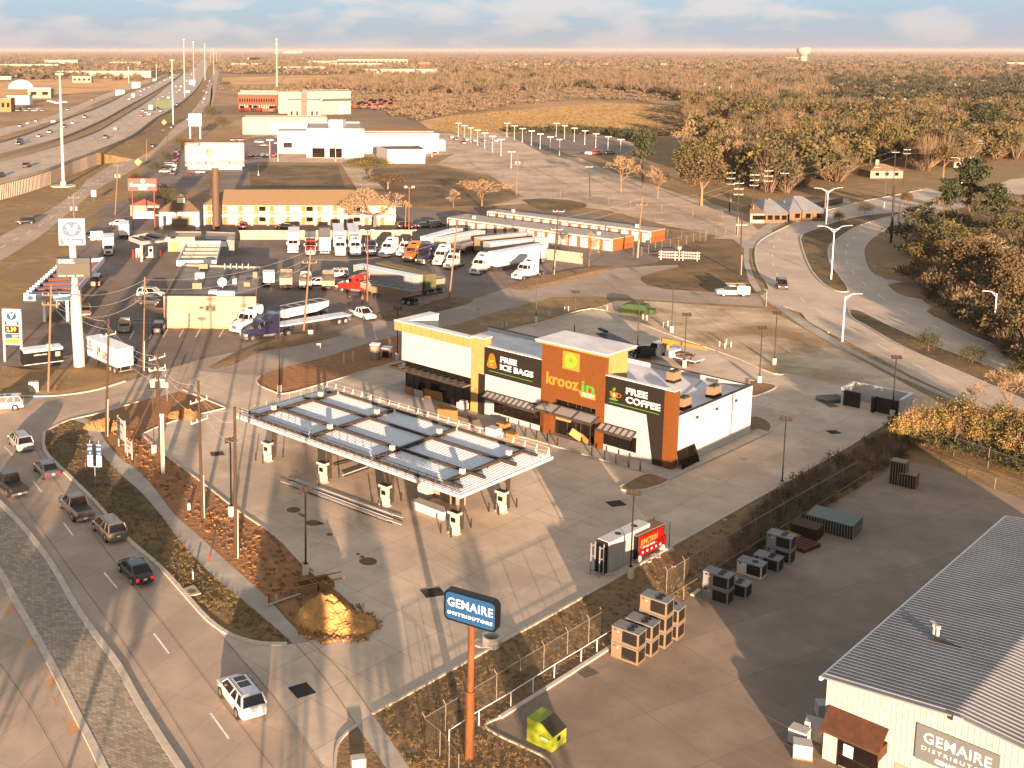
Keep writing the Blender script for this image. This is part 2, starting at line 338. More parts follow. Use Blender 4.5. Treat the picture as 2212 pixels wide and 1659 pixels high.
# ---------------------------------------------------------------- ground, roads, lots
g = MB(); g.poly([(-60000, -400, 0), (60000, -400, 0), (60000, 65000, 0), (-60000, 65000, 0)]); struct('ground', g, 'far_field')
def t(ox, oy, *pts): return [T(ox, oy, a, b) for a, b in pts]
sheet('near_ground', [(-400, 300), (2600, 300), (3400, 2100), (-1500, 2100)], 'verge_grass', 1)
# fields far off
sheet('harvested_field', [(905, 262), (960, 252), (1080, 240), (1300, 222), (1420, 226), (1500, 238), (1620, 246), (1760, 258), (1660, 275), (1500, 290), (1380, 300), (1200, 292), (1000, 290), (930, 280)], 'gold_field', 2)
sheet('meadow', [(760, 232), (980, 205), (1240, 188), (1420, 205), (1480, 222), (1300, 221), (1080, 239), (900, 250)], 'far_field', 2)
sheet('stubble_field', [(480, 168), (760, 158), (1000, 165), (1000, 180), (700, 180), (480, 183)], 'gold_field', 2)
sheet('west_field', [(-40, 178), (150, 168), (330, 175), (300, 190), (120, 205), (-40, 215)], 'gold_field', 2)
# boulevard in front (both carriageways)
sheet('boulevard', [(-400, 700), (0, 856), (75, 857), (150, 853), (215, 841), (270, 824), (310, 812), (430, 776), (445, 800), (390, 846), (300, 868), (215, 893), (150, 908), (105, 928), (93, 945), (97, 975), (140, 1020), (205, 1085), (270, 1160), (345, 1225), (400, 1285), (450, 1340), (594, 1509), (700, 1670), (900, 2000), (-900, 2000), (-900, 900)], 'road_concrete', 2)
MR = [(-60, 1036), (0, 1088), (60, 1152), (115, 1227), (161, 1308), (209, 1377), (255, 1439), (295, 1512), (349, 1600), (388, 1659), (450, 1760)]
ML = [(-60, 1170), (-30, 1200), (0, 1238), (35, 1302), (78, 1377), (118, 1450), (161, 1536), (196, 1603), (223, 1659), (262, 1740), (300, 1820)]
P_ = smooth([G(*p) for p in MR]); Q_ = smooth([G(*p) for p in ML])
sheet('median_pavers', P_+Q_[::-1], 'pavers', 30)
for L_ in (MR, ML): kerb(L_, .55, .15)
# cross street behind the lot
sheet('cross_street', [(420, 781), (470, 766), (520, 757), (640, 736), (720, 723), (765, 703), (880, 676), (1010, 650), (1050, 632), (1092, 622), (1180, 602), (1240, 588), (1305, 578), (1350, 578), (1420, 574), (1462, 572), (1468, 576), (1420, 587), (1384, 598), (1384, 606), (1400, 616), (1440, 625), (1540, 631), (1638, 634), (1650, 662), (1600, 659), (1400, 648), (1330, 642), (1268, 640), (1190, 643), (1108, 664), (1050, 680), (990, 700), (900, 715), (800, 740), (700, 772), (600, 798), (562, 812), (430, 850), (400, 848)], 'street_asphalt', 3)
# concrete lot with its drive out to the boulevard and to the cross street
LOTW = [(489, 882), (397, 904), (341, 923), (306, 939)]
LOTS = [(306, 939), (371, 995), (430, 1038), (513, 1103), (594, 1159), (647, 1213), (685, 1248), (739, 1286), (775, 1322)]
LOTE = [(804.5, 1544), (897, 1493), (980, 1447), (1080, 1391), (1180, 1336), (1349, 1240), (1448, 1183), (1520, 1143), (1618, 1088), (1674, 1057), (1833, 966), (1903, 923)]
LOTN = [(1975, 868), (1838, 826), (1819, 833), (1715, 810), (1671, 808), (1600, 778), (1520, 749), (1434, 719), (1365, 692), (1279, 667), (1230, 681), (1182, 694), (1107, 711), (1020, 733), (870, 779), (755, 812), (640, 846), (604, 851), (590, 846), (566, 836), (554, 824), (562, 812)]
sheet('lot_pavement', LOTW+LOTS[1:]+[(812, 1346), (760, 1374), (690, 1380), (640, 1388), (620, 1393), (560, 1392), (500, 1375), (450, 1340), (594, 1509), (696, 1660), (723, 1660), (728, 1616), (744, 1590), (771, 1569)]+LOTE+LOTN+[(430, 802), (395, 843)], 'lot_concrete', 4)
kerb(LOTW); kerb(LOTS); kerb(LOTE, .2, .15); kerb([(562, 812), (554, 824), (566, 836), (590, 846), (604, 851), (640, 846), (755, 812), (870, 779)]); kerb([(1020, 733), (1107, 711), (1182, 694), (1279, 667), (1365, 692), (1434, 719), (1520, 749), (1600, 778), (1671, 808), (1715, 810), (1819, 833)])
kerb([(395, 843), (489, 882)]); kerb([(723, 1670), (728, 1616), (744, 1590), (771, 1569)]); kerb([(95, 935), (97, 975), (140, 1020), (205, 1085), (270, 1160), (345, 1225), (400, 1285), (450, 1340), (500, 1374), (560, 1391), (620, 1393)], .4, .15)
kerb([(-40, 853), (75, 857), (150, 853), (215, 841), (270, 824)], .4, .15)
kerb([(300, 868), (215, 893), (150, 908), (112, 925), (95, 935)], .25, .13)
# planting: mulch, turf and soil
sheet('mulch_bed', [(562, 812), (554, 824), (566, 836), (590, 846), (604, 851), (640, 846), (755, 812), (870, 779), (900, 745), (900, 715), (800, 740), (700, 772), (600, 798)], 'mulch', 9)
sheet('dirt_corner', [(489, 882), (397, 904), (341, 923), (300, 936), (250, 905), (225, 893), (300, 868), (390, 846), (395, 843)], 'mulch', 8)
sheet('mulch_strip', [(306, 939), (371, 995), (430, 1038), (513, 1103), (594, 1159), (647, 1213), (685, 1248), (739, 1286), (775, 1322), (812, 1346), (760, 1374), (690, 1380), (669, 1384), (600, 1310), (520, 1240), (440, 1180), (390, 1130), (345, 1080), (318, 1050), (280, 1010), (235, 955), (222, 925), (225, 893), (250, 905)], 'mulch', 8)
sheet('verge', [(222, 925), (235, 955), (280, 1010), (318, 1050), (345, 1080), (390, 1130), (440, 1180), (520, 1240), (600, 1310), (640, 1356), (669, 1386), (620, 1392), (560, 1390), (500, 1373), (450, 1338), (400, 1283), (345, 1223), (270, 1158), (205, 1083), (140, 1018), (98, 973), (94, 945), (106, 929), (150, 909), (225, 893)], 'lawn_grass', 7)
SWL = [(150, 906), (188, 918), (190, 935), (215, 975), (255, 1020), (301, 1060), (345, 1110), (385, 1165), (430, 1215), (480, 1262), (540, 1310), (590, 1352), (634, 1392)]
SWR = [(175, 902), (206, 915), (226, 950), (260, 990), (300, 1018), (337, 1060), (375, 1110), (420, 1150), (470, 1195), (520, 1240), (575, 1290), (625, 1345), (669, 1385)]
P_ = smooth([G(*p) for p in SWL]); Q_ = smooth([G(*p) for p in SWR]); sheet('sidewalk', P_+Q_[::-1], 'sidewalk', 10)
sheet('sidewalk', [(771, 1569), (805, 1544), (889, 1665), (960, 1770), (900, 1770), (833, 1659)], 'sidewalk', 9)
sheet('mulch_corner', [(771, 1569), (744, 1590), (728, 1616), (722, 1670), (735, 1770), (905, 1770), (833, 1659)], 'brown_turf', 7)
sheet('turf_strip', [(805, 1544)]+LOTE[1:]+[(1962, 985), (1887, 1036), (1779, 1100), (1510, 1278), (1316, 1402), (1179, 1490), (1080, 1552), (1045, 1568), (1080, 1590), (1134, 1616), (1193, 1659), (1230, 1770), (1000, 1780), (889, 1665)], 'brown_turf', 7)
sheet('yard', [(1045, 1568), (1080, 1552), (1179, 1490), (1316, 1402), (1510, 1278), (1779, 1100), (1887, 1036), (1925, 1012), (1975, 1000), (2021, 1008), (2212, 1080), (2500, 1200), (2600, 1900), (1300, 1900), (1193, 1662), (1182, 1643), (1134, 1617), (1080, 1592)], 'yard_asphalt', 9)
kerb([(1080, 1552), (1179, 1490), (1316, 1402), (1328, 1394)], .3, .16); kerb([(1495, 1288), (1511, 1276)], .3, .16); kerb([(1200, 1680), (1182, 1642), (1134, 1617), (1080, 1592), (1047, 1569), (1080, 1552)], .15, .12)
sheet('soil_lot', [(1279, 667), (1330, 650), (1420, 652), (1560, 662), (1650, 666), (1700, 690), (1790, 740), (1900, 800), (2050, 880), (2212, 975), (2212, 1010), (1975, 900), (1838, 826), (1819, 833), (1715, 810), (1671, 808), (1520, 749), (1434, 719), (1365, 692)], 'bare_soil', 6)
# planted islands of the lot
def island(name, pts, m, lvl=28, kw=.2):
    P = smooth([G(*p) for p in pts]+[G(*pts[0])])
    sheet(name, P[:-1], m, lvl); kerb([tuple(p) for p in P], kw, .14)
island('planted_island', t(2000, 1500, (965, 905), (1180, 800), (1360, 850), (1200, 920), (1080, 935), (990, 930)), 'brown_turf')
island('planted_island', t(2996, 1500, (5, 345), (60, 340), (140, 370), (180, 420), (160, 465), (100, 470), (0, 440)), 'brown_turf')
island('planted_island', t(2996, 1500, (0, 45), (110, 60), (215, 100), (60, 170), (10, 150)), 'brown_turf')
# raised walk round the shop is built with it
# boulevard on the right
A_ = t(2996, 700, (1390, 118), (1150, 168), (900, 215), (720, 262), (570, 300), (400, 370), (270, 430), (150, 490), (80, 540), (52, 600), (52, 690), (80, 780), (130, 850), (165, 925))
B_ = t(2996, 700, (190, 1050), (300, 1062), (430, 1110), (480, 1180), (640, 1270), (820, 1355), (1040, 1470), (1290, 1609))+[(2070, 860), (2212, 925), (2500, 1060)]
C_ = t(2996, 700, (1480, 240), (1440, 255), (1200, 320), (1000, 370), (860, 420), (760, 480), (680, 540), (640, 590), (640, 660), (670, 740), (730, 820), (780, 890), (790, 940))
Dl = t(2996, 700, (1480, 200), (1400, 232), (1250, 290), (1000, 320), (860, 340), (700, 380), (560, 430), (450, 470), (415, 510), (430, 590), (460, 680), (510, 780), (590, 870), (690, 930))
E_ = t(2996, 700, (1480, 352), (1400, 372), (1180, 410), (1060, 460), (980, 520), (930, 580), (925, 650), (950, 740), (1000, 800), (1080, 835), (1250, 858), (1150, 875), (1100, 885), (1190, 960), (1300, 990), (1400, 1010), (1470, 1065), (1425, 1095), (1500, 1150), (1800, 1300), (2212, 1455))+[(2400, 850)]
sheet('right_boulevard', A_+[(1640, 640)]+B_+[(2500, 900)]+E_[::-1]+[(2100, 440), (2000, 405)], 'lane_concrete', 8)
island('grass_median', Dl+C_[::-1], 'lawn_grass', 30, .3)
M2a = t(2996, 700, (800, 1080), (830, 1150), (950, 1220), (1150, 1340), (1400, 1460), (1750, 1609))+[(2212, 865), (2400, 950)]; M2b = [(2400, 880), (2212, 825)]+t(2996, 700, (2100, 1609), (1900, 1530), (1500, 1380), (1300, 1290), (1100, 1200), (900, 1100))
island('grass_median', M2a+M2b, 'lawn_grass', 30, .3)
kerb(A_, .3, .14); kerb(t(2996, 700, (280, 1060), (420, 1112), (480, 1180), (640, 1270)), .25, .14); kerb(E_[:10], .3, .14); kerb(E_[12:16], .3, .14); kerb(E_[18:], .3, .14)
sheet('sidewalk', [p for p in t(2996, 700, (420, 320), (300, 380), (150, 450), (40, 510), (0, 580), (0, 700), (45, 830), (100, 930), (60, 945), (0, 860))]+t(2000, 700, (1960, 700), (1960, 600), (2000, 520), (2060, 470))+t(2996, 700, (60, 450), (200, 360), (380, 310)), 'sidewalk', 10)
sheet('sidewalk', t(2996, 700, (205, 1052), (262, 1058), (480, 1180), (640, 1290), (900, 1440), (1240, 1605))+t(2996, 1500, (1300, 30), (1900, 290), (2212, 440), (2212, 480), (1750, 260), (1170, 0))+t(2996, 700, (1150, 1600), (1000, 1520), (700, 1380), (440, 1230)), 'sidewalk', 10)
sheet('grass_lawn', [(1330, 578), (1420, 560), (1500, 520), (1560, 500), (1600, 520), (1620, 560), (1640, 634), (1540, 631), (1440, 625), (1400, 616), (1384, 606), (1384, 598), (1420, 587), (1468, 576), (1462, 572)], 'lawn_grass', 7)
sheet('drive', t(2000, 700, (1700, 510), (1900, 460), (2040, 480), (2180, 430), (2212, 500), (2060, 590), (1960, 590), (1880, 520)), 'sidewalk', 9)
# truck stop
sheet('truck_lot', [(-60, 800), (-60, 730), (10, 700), (25, 672), (75, 640), (110, 595), (150, 560), (180, 520), (190, 498), (228, 468), (360, 480), (520, 497), (780, 497), (1000, 480), (1180, 490), (1340, 530), (1265, 572), (1255, 590), (1180, 603), (1092, 623), (1010, 651), (880, 677), (765, 704), (720, 724), (640, 737), (520, 758), (430, 777), (310, 813), (215, 842), (150, 854), (75, 858), (-60, 856)], 'asphalt', 5)
def bank(pts, m, h=.35, name='grass_island'):
    P = smooth([G(*p) for p in pts]+[G(*pts[0])])[:-1]; c = sum(P, Vector())/len(P); mb = MB()
    I = [p.lerp(c, .35) for p in P]; n = len(P)
    mb.add([(p.x, p.y, .0) for p in P]+[(p.x, p.y, h) for p in I], [(i, (i+1) % n, n+(i+1) % n, n+i) for i in range(n)]+[tuple(range(n, 2*n))]); return struct(name, mb, m)
bank(t(0, 1500, (0, -80), (300, -60), (900, -80), (1140, -20), (900, 90), (560, 175), (280, 183), (0, 170)), 'verge_grass', .2)
bank(t(1000, 700, (-340, 1545), (0, 1370), (420, 1255), (700, 1270), (745, 1285), (600, 1325), (300, 1390), (0, 1435), (-250, 1560)), 'brown_turf', .3)
bank(t(1000, 700, (960, 1130), (1150, 1080), (1400, 1050), (1560, 990), (1700, 980), (1800, 1020), (1500, 1105), (1180, 1175), (1000, 1160)), 'lawn_grass', .3)
bank(t(2000, 700, (50, 900), (180, 830), (420, 790), (780, 725), (960, 745), (700, 810), (400, 890), (170, 930)), 'brown_turf', .3)
# marked bays beside the grey-roofed shop
mb = MB()
for a, b in ((1080, 1255), (1235, 1255), (1350, 1240), (1478, 1240), (1612, 1240), (1800, 1240)):
    p = G(*T(0, 700, a, b)); q = G(*T(0, 700, a-38, b+65)); d = (q-p).normalized().cross(Vector((0, 0, 1)))*.07; mb.poly([(v.x, v.y, .026) for v in (p-d, p+d, q+d, q-d)])
for y in (1160, 1190):
    p = G(*T(0, 700, 1060, y)); q = G(*T(0, 700, 1240, y)); mb.poly([(p.x, p.y-.07, .026), (q.x, q.y-.07, .026), (q.x, q.y+.07, .026), (p.x, p.y+.07, .026)])
struct('parking_marking', mb, 'white_line')
# motel ground, storage ground, dealership lots
sheet('motel_lot', [(185, 475), (235, 440), (330, 420), (345, 445), (860, 445), (980, 458), (1000, 480), (1180, 490), (1000, 497), (520, 499), (360, 482), (228, 470)], 'asphalt', 6)
sheet('motel_lot', [(330, 420), (300, 380), (335, 330), (385, 310), (520, 330), (560, 352), (540, 375), (535, 405)], 'asphalt', 6)
sheet('storage_ground', [(1180, 490), (1060, 462), (980, 458), (1065, 450), (1280, 460), (1440, 498), (1460, 540), (1420, 566), (1340, 580), (1270, 572), (1340, 530)], 'asphalt', 11)
sheet('empty_slab', [(985, 330), (1250, 340), (1330, 375), (1600, 460), (1640, 500), (1610, 522), (1450, 490), (1300, 452), (1150, 440), (1060, 445), (1130, 425), (1060, 380), (940, 355)], 'old_concrete', 12)
sheet('dealer_lot', [(500, 330), (520, 300), (560, 290), (600, 292), (965, 288), (985, 290), (1180, 285), (1290, 290), (1345, 300), (1385, 318), (1345, 335), (1160, 338), (1000, 360), (985, 332), (780, 352), (560, 350), (500, 356)], 'old_concrete', 13)
sheet('car_park', [(1095, 290), (1180, 284), (1260, 290), (1345, 308), (1375, 320), (1340, 336), (1180, 336)], 'asphalt', 15)
sheet('dealer_lot', [(520, 300), (585, 292), (600, 300), (600, 340), (540, 345), (520, 345)], 'asphalt', 15)
sheet('lawn', [(540, 357), (730, 357), (745, 405), (540, 405)], 'lawn_grass', 7)
sheet('drive', [(735, 352), (770, 352), (830, 408), (770, 408)], 'old_concrete', 6)
sheet('lawn', [(800, 365), (940, 358), (1050, 385), (1120, 422), (1050, 445), (870, 445), (830, 410)], 'lawn_grass', 4)
sheet('scrub_patch', t(2000, 700, (170, 200), (330, 190), (560, 200), (700, 235), (690, 260), (560, 290), (350, 290), (250, 250)), 'lawn_grass', 14)
sheet('drive', t(2996, 700, (0, 260), (120, 220), (420, 200), (800, 190), (820, 230), (500, 300), (330, 370), (340, 310), (130, 360)), 'street_asphalt', 9)
sheet('wood_floor', [(1790, 560), (1850, 520), (1960, 480), (2050, 440), (2500, 420), (2600, 900), (2212, 760), (2030, 680), (1900, 620)], 'verge_grass', 3)
sheet('crossing_road', [(2212, 384), (2180, 388), (2130, 410), (2150, 420), (2212, 420), (2400, 400), (2400, 380)], 'lane_concrete', 9)
# lane lines
def dashes(L, step, ln, w=.12, m='white_line', lvl=8, z=None):
    P = smooth([G(*p) for p in L], 6); mb = MB(); acc = 0; zz = lvl*.004 if z is None else z
    for i in range(len(P)-1):
        a, b = P[i], P[i+1]; D = (b-a).length; d = (b-a).normalized(); nrm = Vector((-d.y, d.x, 0))*w/2; s = 0
        while s < D:
            ph = (acc+s) % step; e = min(D-s, ln-ph) if ph < ln else 0
            if e > .05:
                q0 = a+d*s; q1 = a+d*(s+e); mb.poly([(v.x, v.y, zz) for v in (q0-nrm, q1-nrm, q1+nrm, q0+nrm)]); s += e
            else: s += max(.05, step-ph) if ph >= ln else .06
        acc += D
    return struct('lane_marking', mb, m)
dashes([(10, 965), (32, 990), (80, 1050), (160, 1160), (240, 1255), (345, 1385), (440, 1520), (540, 1659)], 12.2, 3.4, .16, lvl=4)
dashes([(-60, 1500), (30, 1632), (60, 1680)], 12.2, 4, .16, lvl=4)
def tint(pts, m, lvl): return sheet('road_patch', pts, m, lvl)
for q in (((135, 268), (100, 285), (28, 355), (65, 382), (140, 300)), ((265, 550), (285, 575), (225, 650), (190, 615)), ((430, 865), (445, 900), (385, 970), (362, 935)), ((600, 1235), (625, 1260), (575, 1350), (535, 1290)), ((412, 1040), (430, 1040), (465, 1110), (450, 1125)), ((500, 1200), (512, 1205), (535, 1245), (528, 1255))):
    sheet('orange_marking', t(0, 2272, *q), 'orange_line', 4)
dashes(t(2996, 700, (1150, 240), (900, 290), (600, 370), (400, 410), (330, 450), (250, 510), (200, 580), (188, 660), (205, 750), (250, 840), (340, 930), (450, 1020)), 12, 3.5, .16, lvl=10)
dashes(t(2996, 700, (540, 1080), (640, 1140), (900, 1280), (1100, 1400), (1400, 1560)), 12, 4, .16, lvl=10)
dashes(t(2996, 700, (1350, 290), (1100, 360), (950, 430), (850, 500), (790, 570), (780, 660), (800, 730), (900, 850), (1050, 970), (1200, 1060), (1450, 1200), (1900, 1400)), 12, 4, .16, lvl=10)

for L_ in ([(70, 960), (95, 1000), (150, 1085), (230, 1190), (330, 1320), (430, 1450), (590, 1660)], [(-20, 1010), (60, 1105), (150, 1228), (250, 1365), (340, 1500), (440, 1660)], [(450, 1342), (594, 1509), (700, 1662)], [(-40, 1380), (60, 1520), (150, 1680)], [(640, 1393), (700, 1465), (771, 1569)], [(669, 1386), (740, 1455), (805, 1544)], [(150, 880), (420, 815), (700, 748), (1010, 668)], [(1158, 1100), (1200, 1118), (1250, 1125), (1290, 1140)]): dashes(L_, 2000, 2000, .035, 'tar', 11)
# ---------------------------------------------------------------- the new shop (x = depth, y = along the front to the left)
B0 = G(1449, 1017); W0 = G(870, 845)
SRZ = math.atan2((W0-B0).y, (W0-B0).x)-math.pi/2
shop = thing('convenience_store', 'new shop building with orange tile tower, black FREE COFFEE panel and white side wall', 'shop', B0, SRZ)
def part(f, name, m, par, **k):
    mb = MB(); f(mb); return mb.build(name, m, par, **k)
b = MB(); b.prism([(.25, .3), (.25, 8.62), (1.21, 8.62), (1.21, 17.4), (.25, 17.4), (.25, 26.9), (.5, 28.2), (.5, 39.8), (18, 39.8), (18, .3)], 0, 5.35); b.build('rear_wall', 'white_wall', shop)
b = MB(); b.prism([(.3, .35), (17.7, .35), (17.7, 39.7), (6.62, 39.7), (6.62, 26), (.3, 26)], 5.36, 5.42); b.build('roof', 'white_membrane', shop)
b = MB(); b.box(17.72, 18.05, .0, 40, 5.352, 5.95); b.box(1.15, 17.72, .0, .33, 5.352, 5.95); b.build('parapet', 'white_wall', shop)
b = MB(); b.box(17.68, 18.09, -.04, 40.04, 5.953, 6.0); b.box(1.15, 17.68, -.04, .37, 5.953, 6.0); b.build('coping', 'steel_dark', shop)
b = MB(); b.box(1.15, 18.0, -.004, .29, 0, 5.34); b.build('side_wall', 'white_wall', shop)
part(lambda b: b.box(-.06, 1.12, -.06, 1.1, 0, 8.9), 'corner_pillar', 'orange_tile', shop)
b = MB(); b.prism([(-.08, -.08), (1.14, -.08), (1.14, 1.12), (-.08, 1.12)], 8.903, 8.98); b.build('pillar_cap', 'white_membrane', shop)
# white brick bays
b = MB(); b.box(0, .24, 1.1, 8.62, 0, 5.58); b.build('front_wall', 'off_white_brick', shop)
b = MB(); b.box(0, .24, 17.4, 26.0, 0, 5.38); b.build('front_wall', 'off_white_brick', shop)
# black brick sign panels, the right one running down to the ground in a slant
b = MB(); P = [(1.1, 0), (2.23, 0), (3.24, 5.6), (8.62, 5.6), (8.62, 8.92), (1.1, 8.92)]
n = len(P); b.add([(-.05, p[0], p[1]) for p in P]+[(.0 if p[1] < 5.5 else .32, p[0], p[1]) for p in P], [tuple(range(n)), tuple(range(n, 2*n))[::-1]]+[(i, n+i, n+(i+1) % n, (i+1) % n) for i in range(n)])
b.build('sign_panel', 'dark_brick', shop)
part(lambda b: b.box(-.05, .32, 17.4, 26.2, 5.4, 8.92), 'sign_panel', 'dark_brick', shop)
for y0, y1 in ((1.1, 8.6), (17.4, 26.1)): MB().box(.33, .6, y0, y1, 5.42, 8.9).build('panel_back', 'white_wall', shop); MB().box(-.07, .64, y0, y1, 8.925, 9.0).build('panel_coping', 'white_membrane', shop)
# tower
b = MB(); b.box(-.12, 1.2, 8.6, 9.75, 0, 4.65); b.box(-.12, 1.2, 16.0, 17.4, 0, 4.65); b.box(-.12, .5, 8.6, 17.4, 4.653, 11.2); b.build('tower_front', 'orange_tile', shop)
b = MB(); b.box(.503, 4.4, 8.62, 8.9, 5.43, 11.2); b.box(.503, 4.4, 17.1, 17.38, 5.43, 11.2); b.box(4.15, 4.4, 8.903, 17.097, 5.43, 11.2); b.build('tower_side', 'plywood', shop)
b = MB(); b.box(-.75, 5.3, 8.05, 17.95, 11.203, 11.45); tw = b.build('tower_roof', 'plywood', shop)
b = MB(); b.box(-.80, 5.35, 8.0, 18.0, 11.453, 11.56); b.build('roof_membrane', 'white_membrane', tw)
# entrance glazing set back in the tower
b = MB(); b.box(.9, .94, 9.75, 16.0, .05, 4.6); eg = b.build('entrance_glass', 'glass_dark', shop)
b = MB()
for y in (9.8, 11.0, 12.3, 13.0, 14.2, 15.9): b.box(.84, .96, y-.04, y+.04, .05, 4.64)
for z in (.1, 2.4, 3.5, 4.55): b.box(.85, .955, 9.84, 15.86, z-.04, z+.04)
b.build('frame', 'steel_dark', eg)
b = MB(); b.box(.45, .75, 13.6, 15.6, 2.0, 3.6); b.obox((.4, 12.6, .8), (.1, 1.5, .9), .4, .5); b.obox((.5, 11.5, .5), (.1, 1.2, .7), -.3, .3); b.build('leaning_board', 'plywood', eg)
def window(y0, y1, z0, z1, n, x=0, par=shop):
    b = MB(); b.box(x-.03, x-.012, y0, y1, z0, z1); w_ = b.build('window', 'glass_dark', par)
    b = MB()
    for i in range(n+1):
        y = y0+(y1-y0)*i/n; b.box(x-.09, x-.005, y-.04, y+.04, z0-.04, z1+.04)
    for z in (z0, z1): b.box(x-.085, x-.006, y0+.04, y1-.04, z-.04, z+.04)
    b.build('frame', 'frame_black', w_); return w_
window(4.4, 8.5, .9, 2.55, 3); window(17.45, 24.4, .85, 2.55, 6)
def awning(y0, y1, z, d, n, m='steel_grey'):
    b = MB(); b.prism([(-.1, y0), (-d, y0), (-d, y1), (-.1, y1)], [z+.45, z-.05, z-.05, z+.45], [z+.50, z, z, z+.50]); a_ = b.build('awning', m, shop)
    b = MB()
    for i in range(n+1):
        y = y0+(y1-y0)*i/n; b.prism([(-.1, y-.04), (-d-.05, y-.04), (-d-.05, y+.04), (-.1, y+.04)], [z+.35, z-.12, z-.12, z+.35], [z+.62, z+.10, z+.10, z+.62])
    b.box(-d-.12, -d-.052, y0-.05, y1+.05, z-.16, z+.12); b.box(-.098, -.06, y0-.05, y1+.05, z+.3, z+.66); b.build('awning_frame', 'steel_dark', a_)
awning(4.4, 8.9, 2.75, 1.15, 6); awning(17.45, 25.6, 2.75, 1.15, 11); awning(9.2, 17.2, 3.35, 1.7, 3)
# left wing: pilaster, white panel with a raw board band, shopfront below
b = MB(); b.box(-.12, 1.4, 27.0, 28.2, 0, 9.8); b.build('pilaster', 'plywood', shop)
b = MB(); b.box(-.14, .6, 26.0, 26.997, 0, 5.3); b.build('pilaster_foot', 'dark_brick', shop)
b = MB(); b.box(-.11, 1.3, 26.22, 26.997, 5.303, 9.8); b.build('pilaster_side', 'plywood', shop)
b = MB(); b.box(-.02, .3, 28.203, 40.3, 4.35, 8.38); b.box(.303, 6.6, 40.0, 40.3, 4.35, 8.38); b.build('wing_wall', 'off_white_brick', shop)
b = MB(); b.box(-.45, .3, 28.203, 41.3, 8.383, 9.6); b.box(.303, 6.6, 40.5, 41.3, 8.383, 9.6); bb = b.build('raw_board_band', 'plywood', shop)
for i in range(7): MB().box(-.462, -.452, 29.285+i*1.8, 29.315+i*1.8, 8.39, 9.58).build('board_joint', 'awning_rust', bb)
b = MB(); b.box(.303, .6, 28.3, 40.0, 5.43, 9.59); b.box(.603, 6.6, 39.7, 40.497, 5.43, 9.59); b.build('parapet_back', 'white_membrane', shop)
b = MB(); b.box(-.5, .75, 26.1, 41.4, 9.803, 9.95) if 0 else b.box(-.5, .65, 28.2, 41.35, 9.603, 9.72); b.box(.653, 6.7, 39.65, 41.35, 9.603, 9.72); b.box(-.2, 1.45, 26.15, 28.197, 9.803, 9.92); b.build('wing_coping', 'white_membrane', shop)
b = MB(); b.box(.35, .4, 28.2, 39.9, .05, 4.3); b.box(.403, 6.4, 39.86, 39.9, .05, 4.3); sf = b.build('shopfront_glass', 'glass_dark', shop)
b = MB()
for i in range(9): y = 28.3+i*1.44; b.box(.3, .42, y-.04, y+.04, .05, 4.33)
for i in range(5): x = .6+i*1.4; b.box(x-.04, x+.04, 39.84, 39.96, .05, 4.33)
for z in (.08, 2.5, 4.28): b.box(.31, .41, 28.34, 39.9, z-.04, z+.04); b.box(.42, 6.4, 39.85, 39.95, z-.04, z+.04)
b.build('frame', 'frame_black', sf)
b = MB(); b.box(-1.3, .28, 28.4, 40.6, 3.35, 3.43); b.box(.3, 6.4, 40.303, 41.3, 3.35, 3.43); a_ = b.build('awning', 'steel_grey', shop)
b = MB()
for i in range(11): y = 28.5+i*1.2; b.box(-1.4, .27, y-.04, y+.04, 3.433, 3.6)
b.box(-1.46, -1.403, 28.4, 41.3, 3.3, 3.62); b.box(-1.4, 6.4, 41.303, 41.36, 3.3, 3.62); b.build('awning_frame', 'steel_dark', a_)
# signs
text('FREE', 1.02, 'letter_white', shop, (-.10, 4.55, 7.72), -math.pi/2, 2.7, .03, .02); text('COFFEE', 1.02, 'letter_white', shop, (-.10, 3.72, 6.72), -math.pi/2, 4.3, .03, .02)
text('FREE', .98, 'letter_white', shop, (-.10, 22.4, 7.75), -math.pi/2, 2.5, .03, .02); text('ICE BAGS', .98, 'letter_white', shop, (-.10, 21.15, 6.8), -math.pi/2, 5.0, .03, .02)
text('krooz', 2.0, 'letter_gold', shop, (-.18, 14.45, 6.95), -math.pi/2, 4.5, .05, .04); text('in', 2.0, 'letter_green', shop, (-.18, 10.85, 6.95), -math.pi/2, 1.75, .05, .04)
b = MB(); b.add([(-.16, 12.1, 6.45), (-.16, 9.8, 6.45), (-.16, 9.8, 5.72), (-.16, 11.75, 5.72)], [(0, 1, 2, 3)]); b.build('sign_tag', 'letter_gold', shop)
text('PLUS+', .55, 'letter_white', shop, (-.185, 10.75, 6.08), -math.pi/2, 1.6, .015, .01)
b = MB(); b.box(-.2, -.123, 12.1, 14.4, 8.6, 10.75); lg = b.build('logo_board', 'letter_gold', shop)
b = MB(); n = 28; C_x = 13.25; C_z = 9.75
ro = [(C_x+.85*math.cos(a), C_z+.85*math.sin(a)) for a in [2*math.pi*i/n for i in range(n)]]; ri = [(C_x+.3*math.cos(a), C_z+.3*math.sin(a)) for a in [2*math.pi*i/n for i in range(n)]]
b.add([(-.215, *p) for p in ro]+[(-.215, *p) for p in ri], [(i, (i+1) % n, n+(i+1) % n, n+i) for i in range(n)]); b.add([(-.216, 13.9, 9.3), (-.216, 14.1, 8.8), (-.216, 13.2, 8.9)], [(0, 1, 2)]); b.build('ring_logo', 'lime', lg)
